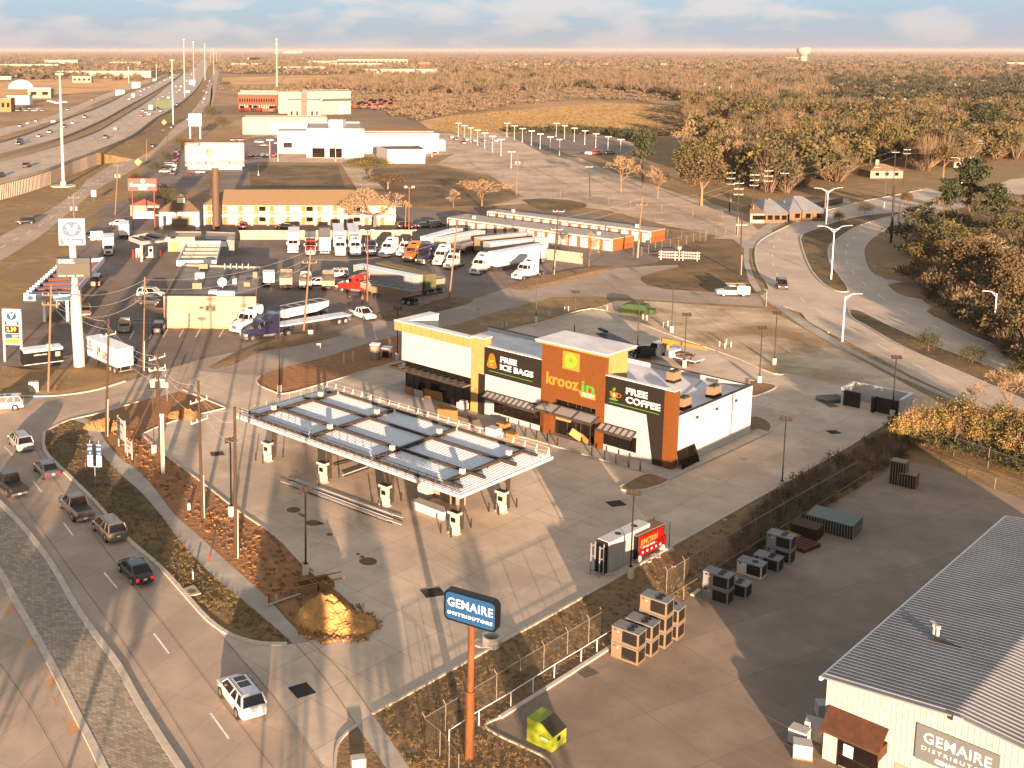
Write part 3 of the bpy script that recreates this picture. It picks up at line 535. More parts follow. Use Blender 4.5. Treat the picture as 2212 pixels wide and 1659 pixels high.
# cup and ice bag pictures
def disc(b, x, y, z, r, ry=None, a0=0, a1=2*math.pi, n=20): b.add([(x, y+r*math.cos(a0+(a1-a0)*i/n), z+(ry or r)*math.sin(a0+(a1-a0)*i/n)) for i in range(n+1)], [tuple(range(n+1))])
b = MB(); b.add([(-.09, 8.0, 7.25), (-.09, 6.85, 7.25), (-.09, 7.0, 6.75), (-.09, 7.2, 6.5), (-.09, 7.6, 6.5), (-.09, 7.85, 6.75)], [(0, 1, 2, 3, 4, 5)]); b.tube((-.1, 6.85, 7.2), (-.1, 6.5, 7.1), .05, n=5); b.tube((-.1, 6.5, 7.1), (-.1, 6.6, 6.8), .05, n=5); b.tube((-.1, 6.6, 6.8), (-.1, 7.0, 6.72), .05, n=5); b.build('cup_picture', 'logo_orange', shop)
b = MB(); disc(b, -.095, 7.4, 6.9, .14, .2); b.build('bean', 'letter_white', shop)
b = MB(); disc(b, -.09, 7.45, 6.38, .6, .1); disc(b, -.09, 7.35, 7.6, .1, .25); disc(b, -.09, 7.55, 7.5, .08, .2); b.build('steam_and_saucer', 'letter_green', shop); [MB().box(-.075, -.06, a, c, 5.95, 6.02).build('green_line', 'letter_green', shop) for a, c in ((1.65, 8.0), (18.7, 25.4))]
b = MB(); b.add([(-.09, 25.75, 6.6), (-.09, 25.5, 6.4), (-.09, 24.4, 6.4), (-.09, 24.15, 6.6), (-.09, 24.55, 8.0), (-.09, 24.8, 8.25), (-.09, 25.1, 8.25), (-.09, 25.35, 8.0)], [tuple(range(8))]); b.build('ice_bag_picture', 'logo_orange', shop)
b = MB()
for y, z in ((25.15, 7.2), (24.8, 7.3), (25.0, 6.8)): disc(b, -.1, y, z, .17, n=6)
b.build('ice_picture', 'lime', shop)
# roof plant and wall lights
for x, y in ((14.2, 8.2), (5.5, 1.9), (12.1, 1.8)):
    b = MB(); b.box(x-.85, x+.85, y-.5, y+.5, 5.75, 6.75); u_ = b.build('roof_unit', 'hvac_tan', shop)
    b = MB(); b.box(x-.9, x+.9, y-.55, y+.55, 5.425, 5.7); b.build('unit_curb', 'coil', u_)
    b = MB(); [b.tube((x+q, y, 6.753), (x+q, y, 6.85), .32, n=12) for q in (-.42, .42)]; b.build('fan', 'coil', u_)
for x in (5.0, 9.4, 13.9):
    b = MB(); b.box(x-.2, x+.2, -.2, -.006, 4.85, 5.1); b.build('wall_light', 'steel_dark', shop)
b = MB(); b.tube((13.3, -.05, 3.7), (13.3, -.05, 5.8), .035, n=6); b.tube((7, 3.5, 5.5), (17, 6, 5.5), .05, n=6); b.build('roof_pipe', 'steel_grey', shop)
b = MB(); b.prism([(-2.7, -1.4), (-2.9, 8.8), (-3.2, 17), (-5.2, 27), (-5.2, 42.6), (6, 43), (6, 40), (0, 40), (0, 0), (20, -.0), (20, -1.6)], .03, .15)
o = b.build('walkway', 'sidewalk'); o.location = B0; o.rotation_euler = (0, 0, SRZ); o['kind'] = 'structure'
bol = None
for i, (x, y, s_) in enumerate([(205, 495, 0), (293, 512, 0), (380, 535, 0), (462, 572, 0), (738, 650, 0), (842, 682, 0), (932, 710, 0), (1033, 740, 0), (1127, 770, 0), (120, 470, 0), (40, 440, 0)]):
    p = G(*T(2000, 1500, x, y), .14); lb = 'black bollard on the walk in front of the orange and white shop front'
    if bol is None:
        bol = thing('bollard', lb, 'bollard', p, 0, 'black bollards along the shop front')
        b = MB(); b.tube((0, 0, 0), (0, 0, .95), .085, n=10); b.build('post', 'pole_black', bol); b = MB(); b.tube((0, 0, .951), (0, 0, 1.0), .085, .04, n=10); b.build('cap', 'pole_black', bol)
    else: copy_tree(bol, loc=p)
# ---------------------------------------------------------------- fuel canopy
P4 = G(*T(1000, 1500, 1700, 1238)); P1 = G(*T(1000, 1500, 193, 660)); CRZ = math.atan2((P1-P4).y, (P1-P4).x)-math.pi/2
can = thing('fuel_canopy', 'unfinished steel fuel canopy with ribbed deck and white fascia in front of the shop', 'fuel canopy', P4, CRZ)
CL = (P1-P4).length; X0, X1, Y0, Y1, CZ = -3.6, 10.9, -2.7, CL+2.6, 5.05
b = MB(); b.box(X0+.1, X1-.1, Y0+.1, Y1-.1, CZ, CZ+.05); dk = b.build('deck', 'galvanised', can)
b = MB(); k = X0+.25
while k < X1-.2: b.prism([(k, Y0+.15), (k+.13, Y0+.15), (k+.13, Y1-.15), (k, Y1-.15)], CZ+.053, CZ+.14); k += .34
b.build('rib', 'galv_light', dk)['kind'] = 'stuff'
SP = CL/3
for i in range(4):
    for x in (0, 7.3):
        b = MB(); b.box(x-.16, x+.16, i*SP-.16, i*SP+.16, 0, CZ-.02); pc = b.build('column', 'steel_dark', can)
        b = MB(); b.box(x-.22, x+.22, i*SP-.22, i*SP+.22, CZ+.52, CZ+1.0); b.build('column_cap', 'pvc', pc)
for i in range(4):
    b = MB(); y = i*SP; b.box(X0+.9, X1-.9, y-.14, y+.14, CZ+.47, CZ+.51); b.box(X0+.9, X1-.9, y-.025, y+.025, CZ+.1, CZ+.467); b.box(X0+.9, X1-.9, y-.14, y+.14, CZ+.06, CZ+.1)
    for k in range(9): x = X0+1.6+k*1.45; b.box(x-.012, x+.012, y-.13, y+.13, CZ+.101, CZ+.466)
    b.build('cross_beam', 'steel_dark', can)
for x in (-3.0, 1.2, 6.1, 10.2):
    for i in range(3):
        b = MB(); y0 = i*SP+.17; y1 = (i+1)*SP-.17; b.box(x-.12, x+.12, y0, y1, CZ+.40, CZ+.44); b.box(x-.02, x+.02, y0, y1, CZ+.15, CZ+.397)
        b.build('long_beam', 'steel_dark', can)
for x in (-2.2, 1.2, 6.1, 9.6):
    for y0, y1 in ((Y0+.9, -.17), (CL+.17, Y1-.9)):
        b = MB(); b.box(x-.12, x+.12, y0, y1, CZ+.17, CZ+.44); b.build('outrigger_beam', 'steel_dark', can)
b = MB(); b.box(X0-.06, X0, Y0, Y1, CZ-.17, CZ+.14); b.box(X1, X1+.06, Y0, Y1, CZ-.17, CZ+.14); b.box(X0-.06, X1+.06, Y0-.06, Y0-.003, CZ-.17, CZ+.14); b.box(X0-.06, X1+.06, Y1+.003, Y1+.06, CZ-.17, CZ+.14); b.build('fascia', 'white_metal', can)
b = MB(); k = Y0+1
while k < Y1-.5:
    b.tube((X0+.05, k, CZ+.14), (X0+.5, k, CZ+.75), .03, n=4); b.tube((X0+.5, k, CZ+.14), (X0+.5, k, CZ+.75), .03, n=4); k += 1.15
b.box(X0+.46, X0+.54, Y0+.3, Y1-.3, CZ+.752, CZ+.80); b.box(X0+.46, X0+.54, Y0+.3, Y1-.3, CZ+.20, CZ+.26); b.build('edge_truss', 'steel_dark', can)
b = MB(); k = Y0+.4
while k < Y1:
    b.tube((X1-.05, k, CZ+.1), (X1-.05, k, CZ+1.0), .035, n=4); b.tube((X1-.5, k, CZ+.1), (X1-.06, k, CZ+.9), .03, n=4); k += 1.45
b.tube((X1-.05, Y0+.4, CZ+.95), (X1-.05, Y1, CZ+.95), .015, n=4); b.tube((X1-.05, Y0+.4, CZ+.5), (X1-.05, Y1, CZ+.5), .015, n=4)
k = X1-.4
while k > X1-3.2: b.tube((k, Y0+.1, CZ+.1), (k, Y0+.1, CZ+.8), .03, n=4); k -= 1.2
b.tube((X1-.4, Y0+.1, CZ+.75), (X1-4, Y0+.1, CZ+.75), .015, n=4)
b.build('parapet_bracket', 'white_metal', can)
b = MB()
for y in (CL+.8, CL+1.6, CL+2.2): b.tube((X0, y, CZ+.6), (X1, y, CZ+.6), .015, n=4)
for i in range(8): b.tube((X0+1+i*1.8, Y1-.2, CZ+.05), (X0+1+i*1.8, Y1-.2, CZ+.75), .025, n=4)
b.build('end_rail', 'steel_grey', can)
# fuel dispensers in wrapping
dsp = None
for k, (x, y, lb) in enumerate([(1645, 1275, 'nearest white and mint fuel dispenser under the near corner of the canopy'), (1085, 1050, 'white and mint fuel dispenser second from the near canopy corner'), (585, 860, 'white and mint fuel dispenser third from the near canopy corner'), (140, 690, 'white and mint fuel dispenser under the far left canopy column'), (2022, 1100, 'white and mint fuel dispenser at the right rear canopy column beside the bright lit slab'), (1620, 925, 'white dispenser half hidden behind stacked goods under the canopy')]):
    p = G(*T(1000, 1500, x, y))
    if dsp is None:
        dsp = thing('fuel_dispenser', lb, 'fuel dispenser', p, CRZ, 'wrapped fuel dispensers under the canopy')
        b = MB(); b.box(-.35, .35, -.55, .55, 0, .14); b.build('base', 'sidewalk', dsp)
        b = MB(); b.box(-.27, .27, -.45, .45, .143, .75); b.build('lower_cabinet', 'pvc', dsp)
        b = MB(); b.box(-.25, .25, -.40, .40, .753, 1.75); bd = b.build('body', mat('mint', (.20, .30, .23), rough=.4), dsp)
        b = MB(); b.box(-.262, -.252, -.28, .28, 1.2, 1.65); b.build('screen', 'glass_dark', bd)
        b = MB(); b.box(-.27, -.253, -.33, -.1, .85, 1.12); b.box(-.27, -.253, .08, .33, .85, 1.12); b.build('keypad', 'white_metal', bd)
        b = MB(); b.box(-.22, .22, -.38, .38, 1.753, 1.95); b.build('neck', 'mint', dsp)
        b = MB(); b.prism([(-.38, -.6), (.38, -.6), (.38, .6), (-.38, .6)], 1.953, 2.2); b.build('crown', 'pvc', dsp)
        b = MB(); b.box(-.28, .28, -.5, .5, 2.203, 2.24); b.build('crown_top', 'black_plastic', dsp)
    else: copy_tree(dsp, lb, p)
bo2 = None
for x, y in ((45, 690), (103, 712), (265, 660), (433, 562), (555, 885), (718, 828), (880, 720), (987, 1055), (1058, 1088), (1218, 1015), (1535, 1270), (1618, 1305), (1778, 1230), (1922, 1100), (2000, 1128), (2145, 1065)):
    p = G(*T(1000, 1500, x, y))
    if bo2 is None: bo2 = MB().tube((0, 0, 0), (0, 0, .93), .075, .07, n=10).tube((0, 0, .93), (0, 0, .97), .07, .03, n=10).build('bollard', 'pole_black'); tag(bo2, 'black bollard guarding a fuel dispenser beside the canopy columns', 'bollard', 'black bollards guarding the dispensers'); bo2.location = p
    else: c = bo2.copy(); COL.objects.link(c); c.location = p
# ---------------------------------------------------------------- vehicles (x forward, y left, origin on the ground at the centre)
PROTO = {}
def wheel(par, x, y, r=.34, w=.24, name='wheel', n=14, rim='steel_grey', hub=True):
    s = 1 if y > 0 else -1
    o = MB().tube((0, -w/2, 0), (0, w/2, 0), r, n=n).build(name, 'rubber', par); o.location = (x, y, r)
    if hub: MB().tube((0, s*w/2, 0), (0, s*(w/2+.02), 0), r*.62, r*.5, n=10).build('rim', rim, o)
    return o
def frustum(b, x0, x1, w0, z0, X0, X1, w1, z1):
    b.add([(x0, -w0, z0), (x1, -w0, z0), (x1, w0, z0), (x0, w0, z0), (X0, -w1, z1), (X1, -w1, z1), (X1, w1, z1), (X0, w1, z1)], [(3, 2, 1, 0), (4, 5, 6, 7), (0, 1, 5, 4), (1, 2, 6, 5), (2, 3, 7, 6), (3, 0, 4, 7)])
CARS = {  # length, width, body stations (x, half width factor, z bottom, z top), cabin (x0,x1,X0,X1,roof z), wheel xs, wheel radius
 'sedan': (4.8, 1.84, [(-2.4, .80, .45, .80), (-2.3, .93, .28, .98), (-1.6, 1, .22, 1.02), (0, 1, .2, .97), (1.3, 1, .22, .93), (2.1, .93, .26, .80), (2.38, .78, .35, .66)], (-2.0, 1.25, -1.1, .45, 1.44), (-1.4, 1.42), .33),
 'suv': (4.95, 1.96, [(-2.45, .85, .45, .95), (-2.38, .95, .30, 1.10), (-1.6, 1, .24, 1.12), (0, 1, .24, 1.10), (1.3, 1, .26, 1.06), (2.15, .95, .30, .98), (2.45, .82, .40, .80)], (-2.36, 1.45, -2.0, .65, 1.76), (-1.48, 1.45), .38),
 'van': (5.6, 2.0, [(-2.78, .92, .40, 1.15), (-2.7, .97, .32, 1.2), (0, 1, .3, 1.2), (1.7, 1, .3, 1.18), (2.3, .96, .32, 1.05), (2.78, .85, .42, .85)], (-2.72, 2.1, -2.6, 1.35, 2.1), (-1.7, 1.75), .37),
 'pickup': (5.8, 2.02, [(-2.88, .94, .50, 1.16), (-2.85, .97, .45, 1.18), (-.6, .99, .38, 1.18), (0, 1, .36, 1.18), (1.5, 1, .38, 1.16), (2.6, .96, .42, 1.08), (2.88, .88, .5, .95)], (-.75, 1.45, -.6, .65, 1.9), (-1.8, 1.85), .41),
}
def car(kind, paint, label, rear, front, side='L', group=None, lod=0, cat=None, bed=None, roofx=True, cp=None):
    """rear / front: ground points of the two wheels of the side one sees"""
    a = G(*rear); f = G(*front); d = (f-a); d.z = 0; d.normalize(); nrm = Vector((-d.y, d.x, 0))
    L, W, st, cb, wx, r = CARS[kind]; c = (a+f)/2 + nrm*(W/2-.12)*(-1 if side == 'L' else 1) - d*(wx[0]+wx[1])/2
    if lod: c = (a+f)/2
    z = rear[2] if len(rear) > 2 else 0
    key = (kind, paint, lod, bed)
    rz = math.atan2(d.y, d.x)
    nm = {'sedan': 'sedan', 'suv': 'suv', 'van': 'van', 'pickup': 'pickup_truck'}[kind]
    cat = cat or {'sedan': 'car', 'suv': 'car', 'van': 'van', 'pickup': 'pickup truck'}[kind]
    if key in PROTO: return copy_tree(PROTO[key], label, (c.x, c.y, z), rz, group, cat=cat)
    t_ = thing(nm, label, cat, (c.x, c.y, z), rz, group); PROTO[key] = t_; hw = W/2; pm = 'paint_'+paint
    b = MB(); rings = []
    for x, k, zb, zt in st:
        w_ = hw*k; rings.append([(x, -w_*.9, zb), (x, -w_, zb+.18), (x, -w_, zt-.16), (x, -w_*.93, zt-.03), (x, -w_*.6, zt+.02), (x, w_*.6, zt+.02), (x, w_*.93, zt-.03), (x, w_, zt-.16), (x, w_, zb+.18), (x, w_*.9, zb)])
    b.loft(rings); bo_ = b.build('body', pm, t_, smooth=False)
    for p in bo_.data.polygons: p.use_smooth = len(p.vertices) == 4
    zb = st[3][3]; x0, x1, X0, X1, zr = cb; ww = hw*.93; wr = hw*.76
    b = MB(); frustum(b, x0, x1, ww, zb-.02, X0, X1, wr, zr); gl = b.build('window_glass', 'glass_dark', t_)
    b = MB(); frustum(b, X0-.04, X1+.05, wr+.02, zr-.03, X0+.12, X1-.12, wr-.10, zr+.06); b.build('roof', pm, t_)
    b = MB()
    def edge(k0, k1, r_=.045):
        for s in (-1, 1): b.tube((k0[0], s*ww, zb), (k1[0], s*wr, zr), r_, n=4)
    edge((x1,), (X1,)); edge((x0,), (X0,), .07); edge(((x0*.35+x1*.65)-.35,), ((X0*.35+X1*.65)-.45,), .05)
    if kind in ('suv', 'van'): edge((x0*.72+x1*.28,), (X0*.74+X1*.26,), .06)
    b.build('pillar', pm, t_)
    if kind == 'pickup':
        b = MB(); b.box(-2.72, -.85, -.82, .82, 1.19, 1.215); b.build('bed_cover' if bed != 'open' else 'cargo_bed', 'black_plastic', t_)
        b = MB(); b.box(-2.93, -2.89, -.85, .85, .62, 1.14); b.build('tailgate', 'paint_tan' if paint == 'bronze' else pm, t_)
    nw = 14 if not lod else 8
    for x in wx:
        for s in (-1, 1):
            if not lod: MB().tube((x, s*(hw-.2), r), (x, s*(hw+.004), r), r*1.2, n=16).build('wheel_arch', 'rubber', t_)
            wheel(t_, x, s*(hw-.1), r, .25, n=nw, rim='chrome', hub=not lod)
    xb = st[0][0]; xf = st[-1][0]; zt = st[1][3]
    for s in (-1, 1):
        zz = zt-.28 if kind != 'pickup' else zt-.3; MB().box(xb-.03+.04*(kind == 'suv'), xb+.14, s*hw*.72-.13, s*hw*.72+.13, zz-.12, zz+.14).build('tail_light', 'red_light', t_)
        MB().box(xf-.22, xf+.005, s*hw*.66-.17, s*hw*.66+.17, st[-1][3]-.18, st[-1][3]-.02).build('head_light', 'head_light', t_)
    if not lod:
        b = MB(); b.box(xb-.06, xb+.1, -hw*.84, hw*.84, .38, .62); b.build('rear_bumper', 'chrome' if kind == 'pickup' else pm, t_)
        b = MB(); b.box(xf-.1, xf+.05, -hw*.8, hw*.8, .32, .52); b.build('front_bumper', 'black_plastic', t_)
        b = MB(); b.box(xb-.08, xb-.062, -.16, .16, .66 if kind != 'pickup' else .45, .80 if kind != 'pickup' else .59); b.build('number_plate', 'plate', t_)
        for s in (-1, 1): MB().obox((x1-.35, s*(hw+.12), zb+.06), (.12, .22, .16)).build('mirror', pm, t_)
        for s in (-1, 1): MB().box(-.35, -.2, s*hw-.01, s*hw+.012, zb-.24, zb-.2).build('door_handle', 'chrome', t_)
        if kind == 'suv':
            for s in (-1, 1): MB().box(X0+.1, X1-.1, s*(wr-.07)-.02, s*(wr-.07)+.02, zr+.065, zr+.10).build('roof_rail', 'black_plastic', t_)
    if cp == 'sunroof': MB().box(-.1, .45, -.42, .42, zr+.062, zr+.07).build('sunroof', 'glass_dark', t_); MB().box(-.95, -.25, -.42, .42, zr+.062, zr+.07).build('sunroof', 'glass_dark', t_)
    return t_
def q(i, j, a, b): return T(i, j, a, b)
car('suv', 'white', 'white suv with two sunroof panes driving in the near boulevard lane', q(0, 2272, 1912, 1205), q(0, 2272, 1785, 1035), 'L', cp='sunroof')
car('sedan', 'black', 'black sedan with lit tail lights nearest the white suv', q(0, 2272, 1060, 130), q(0, 1500, 975, 1588))
car('suv', 'bronze', 'silvery brown boxy car between the black sedan and the gray pickup', q(0, 1500, 845, 1335), q(0, 1500, 772, 1262))
car('pickup', 'gray', 'gray crew cab pickup with black bed cover waiting beside the grass verge', q(0, 1500, 592, 1178), q(0, 1500, 494, 1070))
car('pickup', 'black', 'black pickup truck with chrome tailgate strip at the left edge', q(0, 1500, 52, 975), (-9, 1052))
car('sedan', 'dark', 'dark sedan beside the kerb corner ahead of the gray pickup', q(0, 1500, 345, 835), q(0, 1500, 288, 775))
car('suv', 'silver', 'silver crossover waiting in front at the intersection', q(0, 1500, 130, 615), q(0, 1500, 82, 560))
car('suv', 'white', 'long white suv crossing the intersection at the left edge', q(0, 1500, 115, 285), (-16, 889))
car('pickup', 'white', 'white work pickup with toolbox cap driving along the truck lot edge', q(1000, 700, 822, 1140), q(1000, 700, 920, 1175), 'R')
car('pickup', 'silver', 'silver pickup with open bed parked between the tall pole and the flat shop', q(0, 700, 1042, 1272), q(0, 700, 1058, 1215), 'R', bed='open')
car('suv', 'black', 'dark suv parked beside the cream wall of the flat roofed shop', q(0, 700, 1308, 1292), q(0, 700, 1330, 1222), 'R')
car('van', 'gold', 'gold van parked behind the diesel price sign', q(0, 700, 800, 905), q(0, 700, 826, 862), 'R')
car('pickup', 'maroon', 'dark pickup truck half hidden behind the tall white sign column', q(0, 700, 730, 1140), q(0, 700, 722, 1085), 'R')
car('suv', 'white', 'white suv parked nose to the flat roofed shop', q(0, 700, 1130, 985), q(0, 700, 1268, 992), 'R')
car('sedan', 'gray', 'gray sedan parked beside the white suv at the shop door', q(0, 700, 1125, 1045), q(0, 700, 1262, 1052), 'R')
car('suv', 'white', 'white suv parked behind the red semi truck with raised hood', q(1000, 700, 745, 828), q(1000, 700, 660, 828))
car('sedan', 'white', 'white car between two parked work trucks in the truck lot', q(1000, 700, 590, 890), q(1000, 700, 520, 895))
car('suv', 'black', 'black suv peeking out behind the grocery box trailer', q(0, 700, 1090, 1510), q(0, 700, 1100, 1460), 'R')
car('sedan', 'black', 'black car parked in front of the motel by the board fence', q(1000, 700, 300, 440), q(1000, 700, 255, 438))
car('sedan', 'red', 'dark red sedan parked in front of the motel rooms', q(0, 700, 1980, 440), q(0, 700, 1965, 415), 'R')
car('suv', 'maroon', 'dark red suv near the red lamp post behind the board fence', q(1000, 700, 1230, 435), q(1000, 700, 1290, 432), 'R')
car('sedan', 'black', 'black open car beside the gray suv near the storage units', q(1000, 700, 1385, 430), q(1000, 700, 1440, 428), 'R')
car('suv', 'gray', 'gray suv parked near the end of the storage units', q(1000, 700, 1478, 425), q(1000, 700, 1535, 422), 'R')
car('suv', 'maroon', 'dark red suv facing the camera on the curved boulevard', q(2996, 700, 290, 885), q(2996, 700, 312, 935), 'L')
car('sedan', 'white', 'white sedan parked behind the two box trucks near the frontage road', q(0, 700, 1020, 400), q(0, 700, 890, 402), 'R')
car('suv', 'black', 'dark suv on the frontage road beside the brown bank', q(0, 700, 240, 395), q(0, 700, 175, 398))
car('suv', 'gray', 'gray suv on the frontage road beside the guard rail', q(0, 700, 700, 518), q(0, 700, 655, 522))
car('pickup', 'white', 'white pickup on the frontage road near the yellow diamond sign', q(0, 0, 1110, 1232), q(0, 0, 1090, 1236))
# utility pickup with service body and ladder
ut = thing('utility_truck', 'white utility truck with service body and yellow ladder on the cross street', 'utility truck', (0, 0, 0))
a = G(*q(2000, 700, 1805, 978)); f = G(*q(2000, 700, 1950, 980)); d = (a-f).normalized(); ut.location = (a+f)/2+Vector((0, .9, 0)); ut.rotation_euler = (0, 0, math.atan2(d.y, d.x))
b = MB(); b.loft([[(x, -w_, zb), (x, -w_, zt-.1), (x, -w_*.9, zt), (x, w_*.9, zt), (x, w_, zt-.1), (x, w_, zb)] for x, w_, zb, zt in ((-.6, 1, .45, 1.25), (1.4, 1, .45, 1.22), (2.5, .95, .5, 1.12), (2.95, .85, .55, .95))]); b.build('body', 'paint_white', ut)
b = MB(); frustum(b, -.6, 1.4, .93, 1.23, -.5, .75, .78, 1.95); b.build('window_glass', 'glass_dark', ut); b = MB(); frustum(b, -.55, .8, .8, 1.92, -.4, .65, .7, 2.02); b.build('roof', 'paint_white', ut)
b = MB(); b.box(-3.0, -.65, -1.05, 1.05, .55, 1.95); sbx = b.build('service_body', 'paint_white', ut)
b = MB(); [b.box(-2.9+i*.75, -2.25+i*.75, s*1.055-.01, s*1.055+.01, .7, 1.8) for i in range(3) for s in (-1, 1)]; b.build('locker_door', 'white_metal', sbx)
b = MB(); [b.box(-3.1, 1.2, y-.03, y+.03, 2.25, 2.32) for y in (-.6, -.2)]; [b.box(-3+i*.4, -2.95+i*.4, -.57, -.23, 2.26, 2.31) for i in range(10)]; [b.box(x, x+.06, -.9, .9, 1.95, 2.24) for x in (-2.8, -1.0)]; b.build('ladder', 'yellow_paint', ut)
for x in (-1.9, 1.75):
    for s in (-1, 1): wheel(ut, x, s*.92, .42)
# ---------------------------------------------------------------- semi trucks
def semi(paint, label, front, rear, sleeper=1, group=None, z=0, flat=False, key=None):
    """front: ground point under the bumper centre; rear: any ground point further back along the truck"""
    a = G(*front); r_ = G(*rear); d = (a-r_).normalized(); rz = math.atan2(d.y, d.x); c = Vector((a.x, a.y, z))
    k = ('semi', paint, sleeper)
    if k in PROTO: return copy_tree(PROTO[k], label, c, rz, group)
    t_ = thing('semi_truck', label, 'semi truck', c, rz, group); PROTO[k] = t_; pm = 'paint_'+paint   # origin at the bumper, body towards -x
    b = MB(); b.loft([[(x, -w_, zb), (x, -w_, zt-.15), (x, -w_*.75, zt), (x, w_*.75, zt), (x, w_, zt-.15), (x, w_, zb)] for x, w_, zb, zt in ((-2.2, 1.08, .9, 2.05), (-1.0, .98, .8, 1.85), (-.15, .8, .7, 1.55), (-.03, .7, .75, 1.4))]); b.build('hood', pm, t_)
    b = MB(); b.loft([[(-.35+k_, -w_, z0), (-.35+k_, -w_, z1), (-.35+k_, w_, z1), (-.35+k_, w_, z0)] for k_, w_, z0, z1 in ((0, 1.22, .45, .85), (.3, 1.15, .42, .82), (.42, .85, .45, .78))]); b.build('bumper', 'chrome' if paint in ('navy', 'red', 'maroon') else pm, t_)
    b = MB(); b.box(-.06, .035, -.5, .5, .85, 1.4); b.build('grille', 'chrome', t_)
    b = MB(); b.box(-3.9, -2.2, -1.15, 1.15, .75, 2.1); b.build('cab', pm, t_)
    b = MB(); frustum(b, -3.9, -2.15, 1.13, 2.1, -3.9, -2.6, 1.0, 2.85); b.build('windshield', 'glass_dark', t_)
    b = MB(); frustum(b, -3.9, -2.55, 1.08, 2.82, -3.9, -2.95, .98, 3.12); b.box(-3.9, -3.35, -1.12, 1.12, 2.1, 2.83); [b.tube((-2.17, s*1.12, 2.1), (-2.6, s*1.0, 2.85), .06, n=4) for s in (-1, 1)]; b.tube((-2.17, 0, 2.1), (-2.6, 0, 2.85), .03, n=4); b.build('cab_roof', pm, t_)
    if sleeper:
        b = MB(); b.loft([[(x, -1.2, .75), (x, -1.2, zt-.3), (x, -1.0, zt), (x, 1.0, zt), (x, 1.2, zt-.3), (x, 1.2, .75)] for x, zt in ((-6.0, 3.95), (-4.8, 3.9), (-3.905, 3.4))]); sl_ = b.build('sleeper', pm, t_)
        for s in (-1, 1): MB().box(-4.75, -4.3, s*1.205-.01, s*1.205+.01, 2.5, 2.85).build('side_window', 'glass_dark', sl_)
        b = MB(); b.add([(-3.9, -.6, 3.43), (-3.9, .6, 3.43), (-4.4, .5, 3.69), (-4.4, -.5, 3.69)], [(0, 1, 2, 3)]); b.build('skylight', 'glass_dark', sl_)
    xe = -8.6 if sleeper else -6.8
    b = MB(); b.box(xe, -.5, -.45, -.3, .65, .9); b.box(xe, -.5, .3, .45, .65, .9); b.box(xe, xe+.2, -.3, .3, .65, .88); b.build('chassis', 'black_plastic', t_)
    b = MB(); b.box(xe+1.2, xe+2.2, -.5, .5, .92, 1.12); b.build('fifth_wheel', 'black_plastic', t_)
    for s in (-1, 1):
        MB().tube((-5.3 if sleeper else -4.9, s*.95, .65), (-3.2, s*.95, .65), .3, n=10).build('fuel_tank', 'chrome', t_)
        MB().tube((-3.95 if not sleeper else -6.05, s*1.05, .9), (-3.95 if not sleeper else -6.05, s*1.05, 3.7), .07, n=8).build('exhaust_stack', 'chrome', t_)
        b = MB(); b.prism([(-2.0, s*.8), (-.55, s*.8), (-.5, s*1.2), (-2.0, s*1.22)], 1.0, 1.22); b.build('fender', pm, t_)
        MB().box(-.35, -.02, s*.88-.14, s*.88+.14, .95, 1.18).build('head_light', 'head_light', t_)
        MB().box(-2.5, -2.35, s*1.38-.08, s*1.38+.08, 1.9, 2.5).build('mirror', 'chrome', t_)
        wheel(t_, -1.3, s*1.02, .5, .3, rim='chrome')
        for x in (xe+.9, xe+2.2): wheel(t_, x, s*.95, .5, .55, rim='chrome')
    return t_
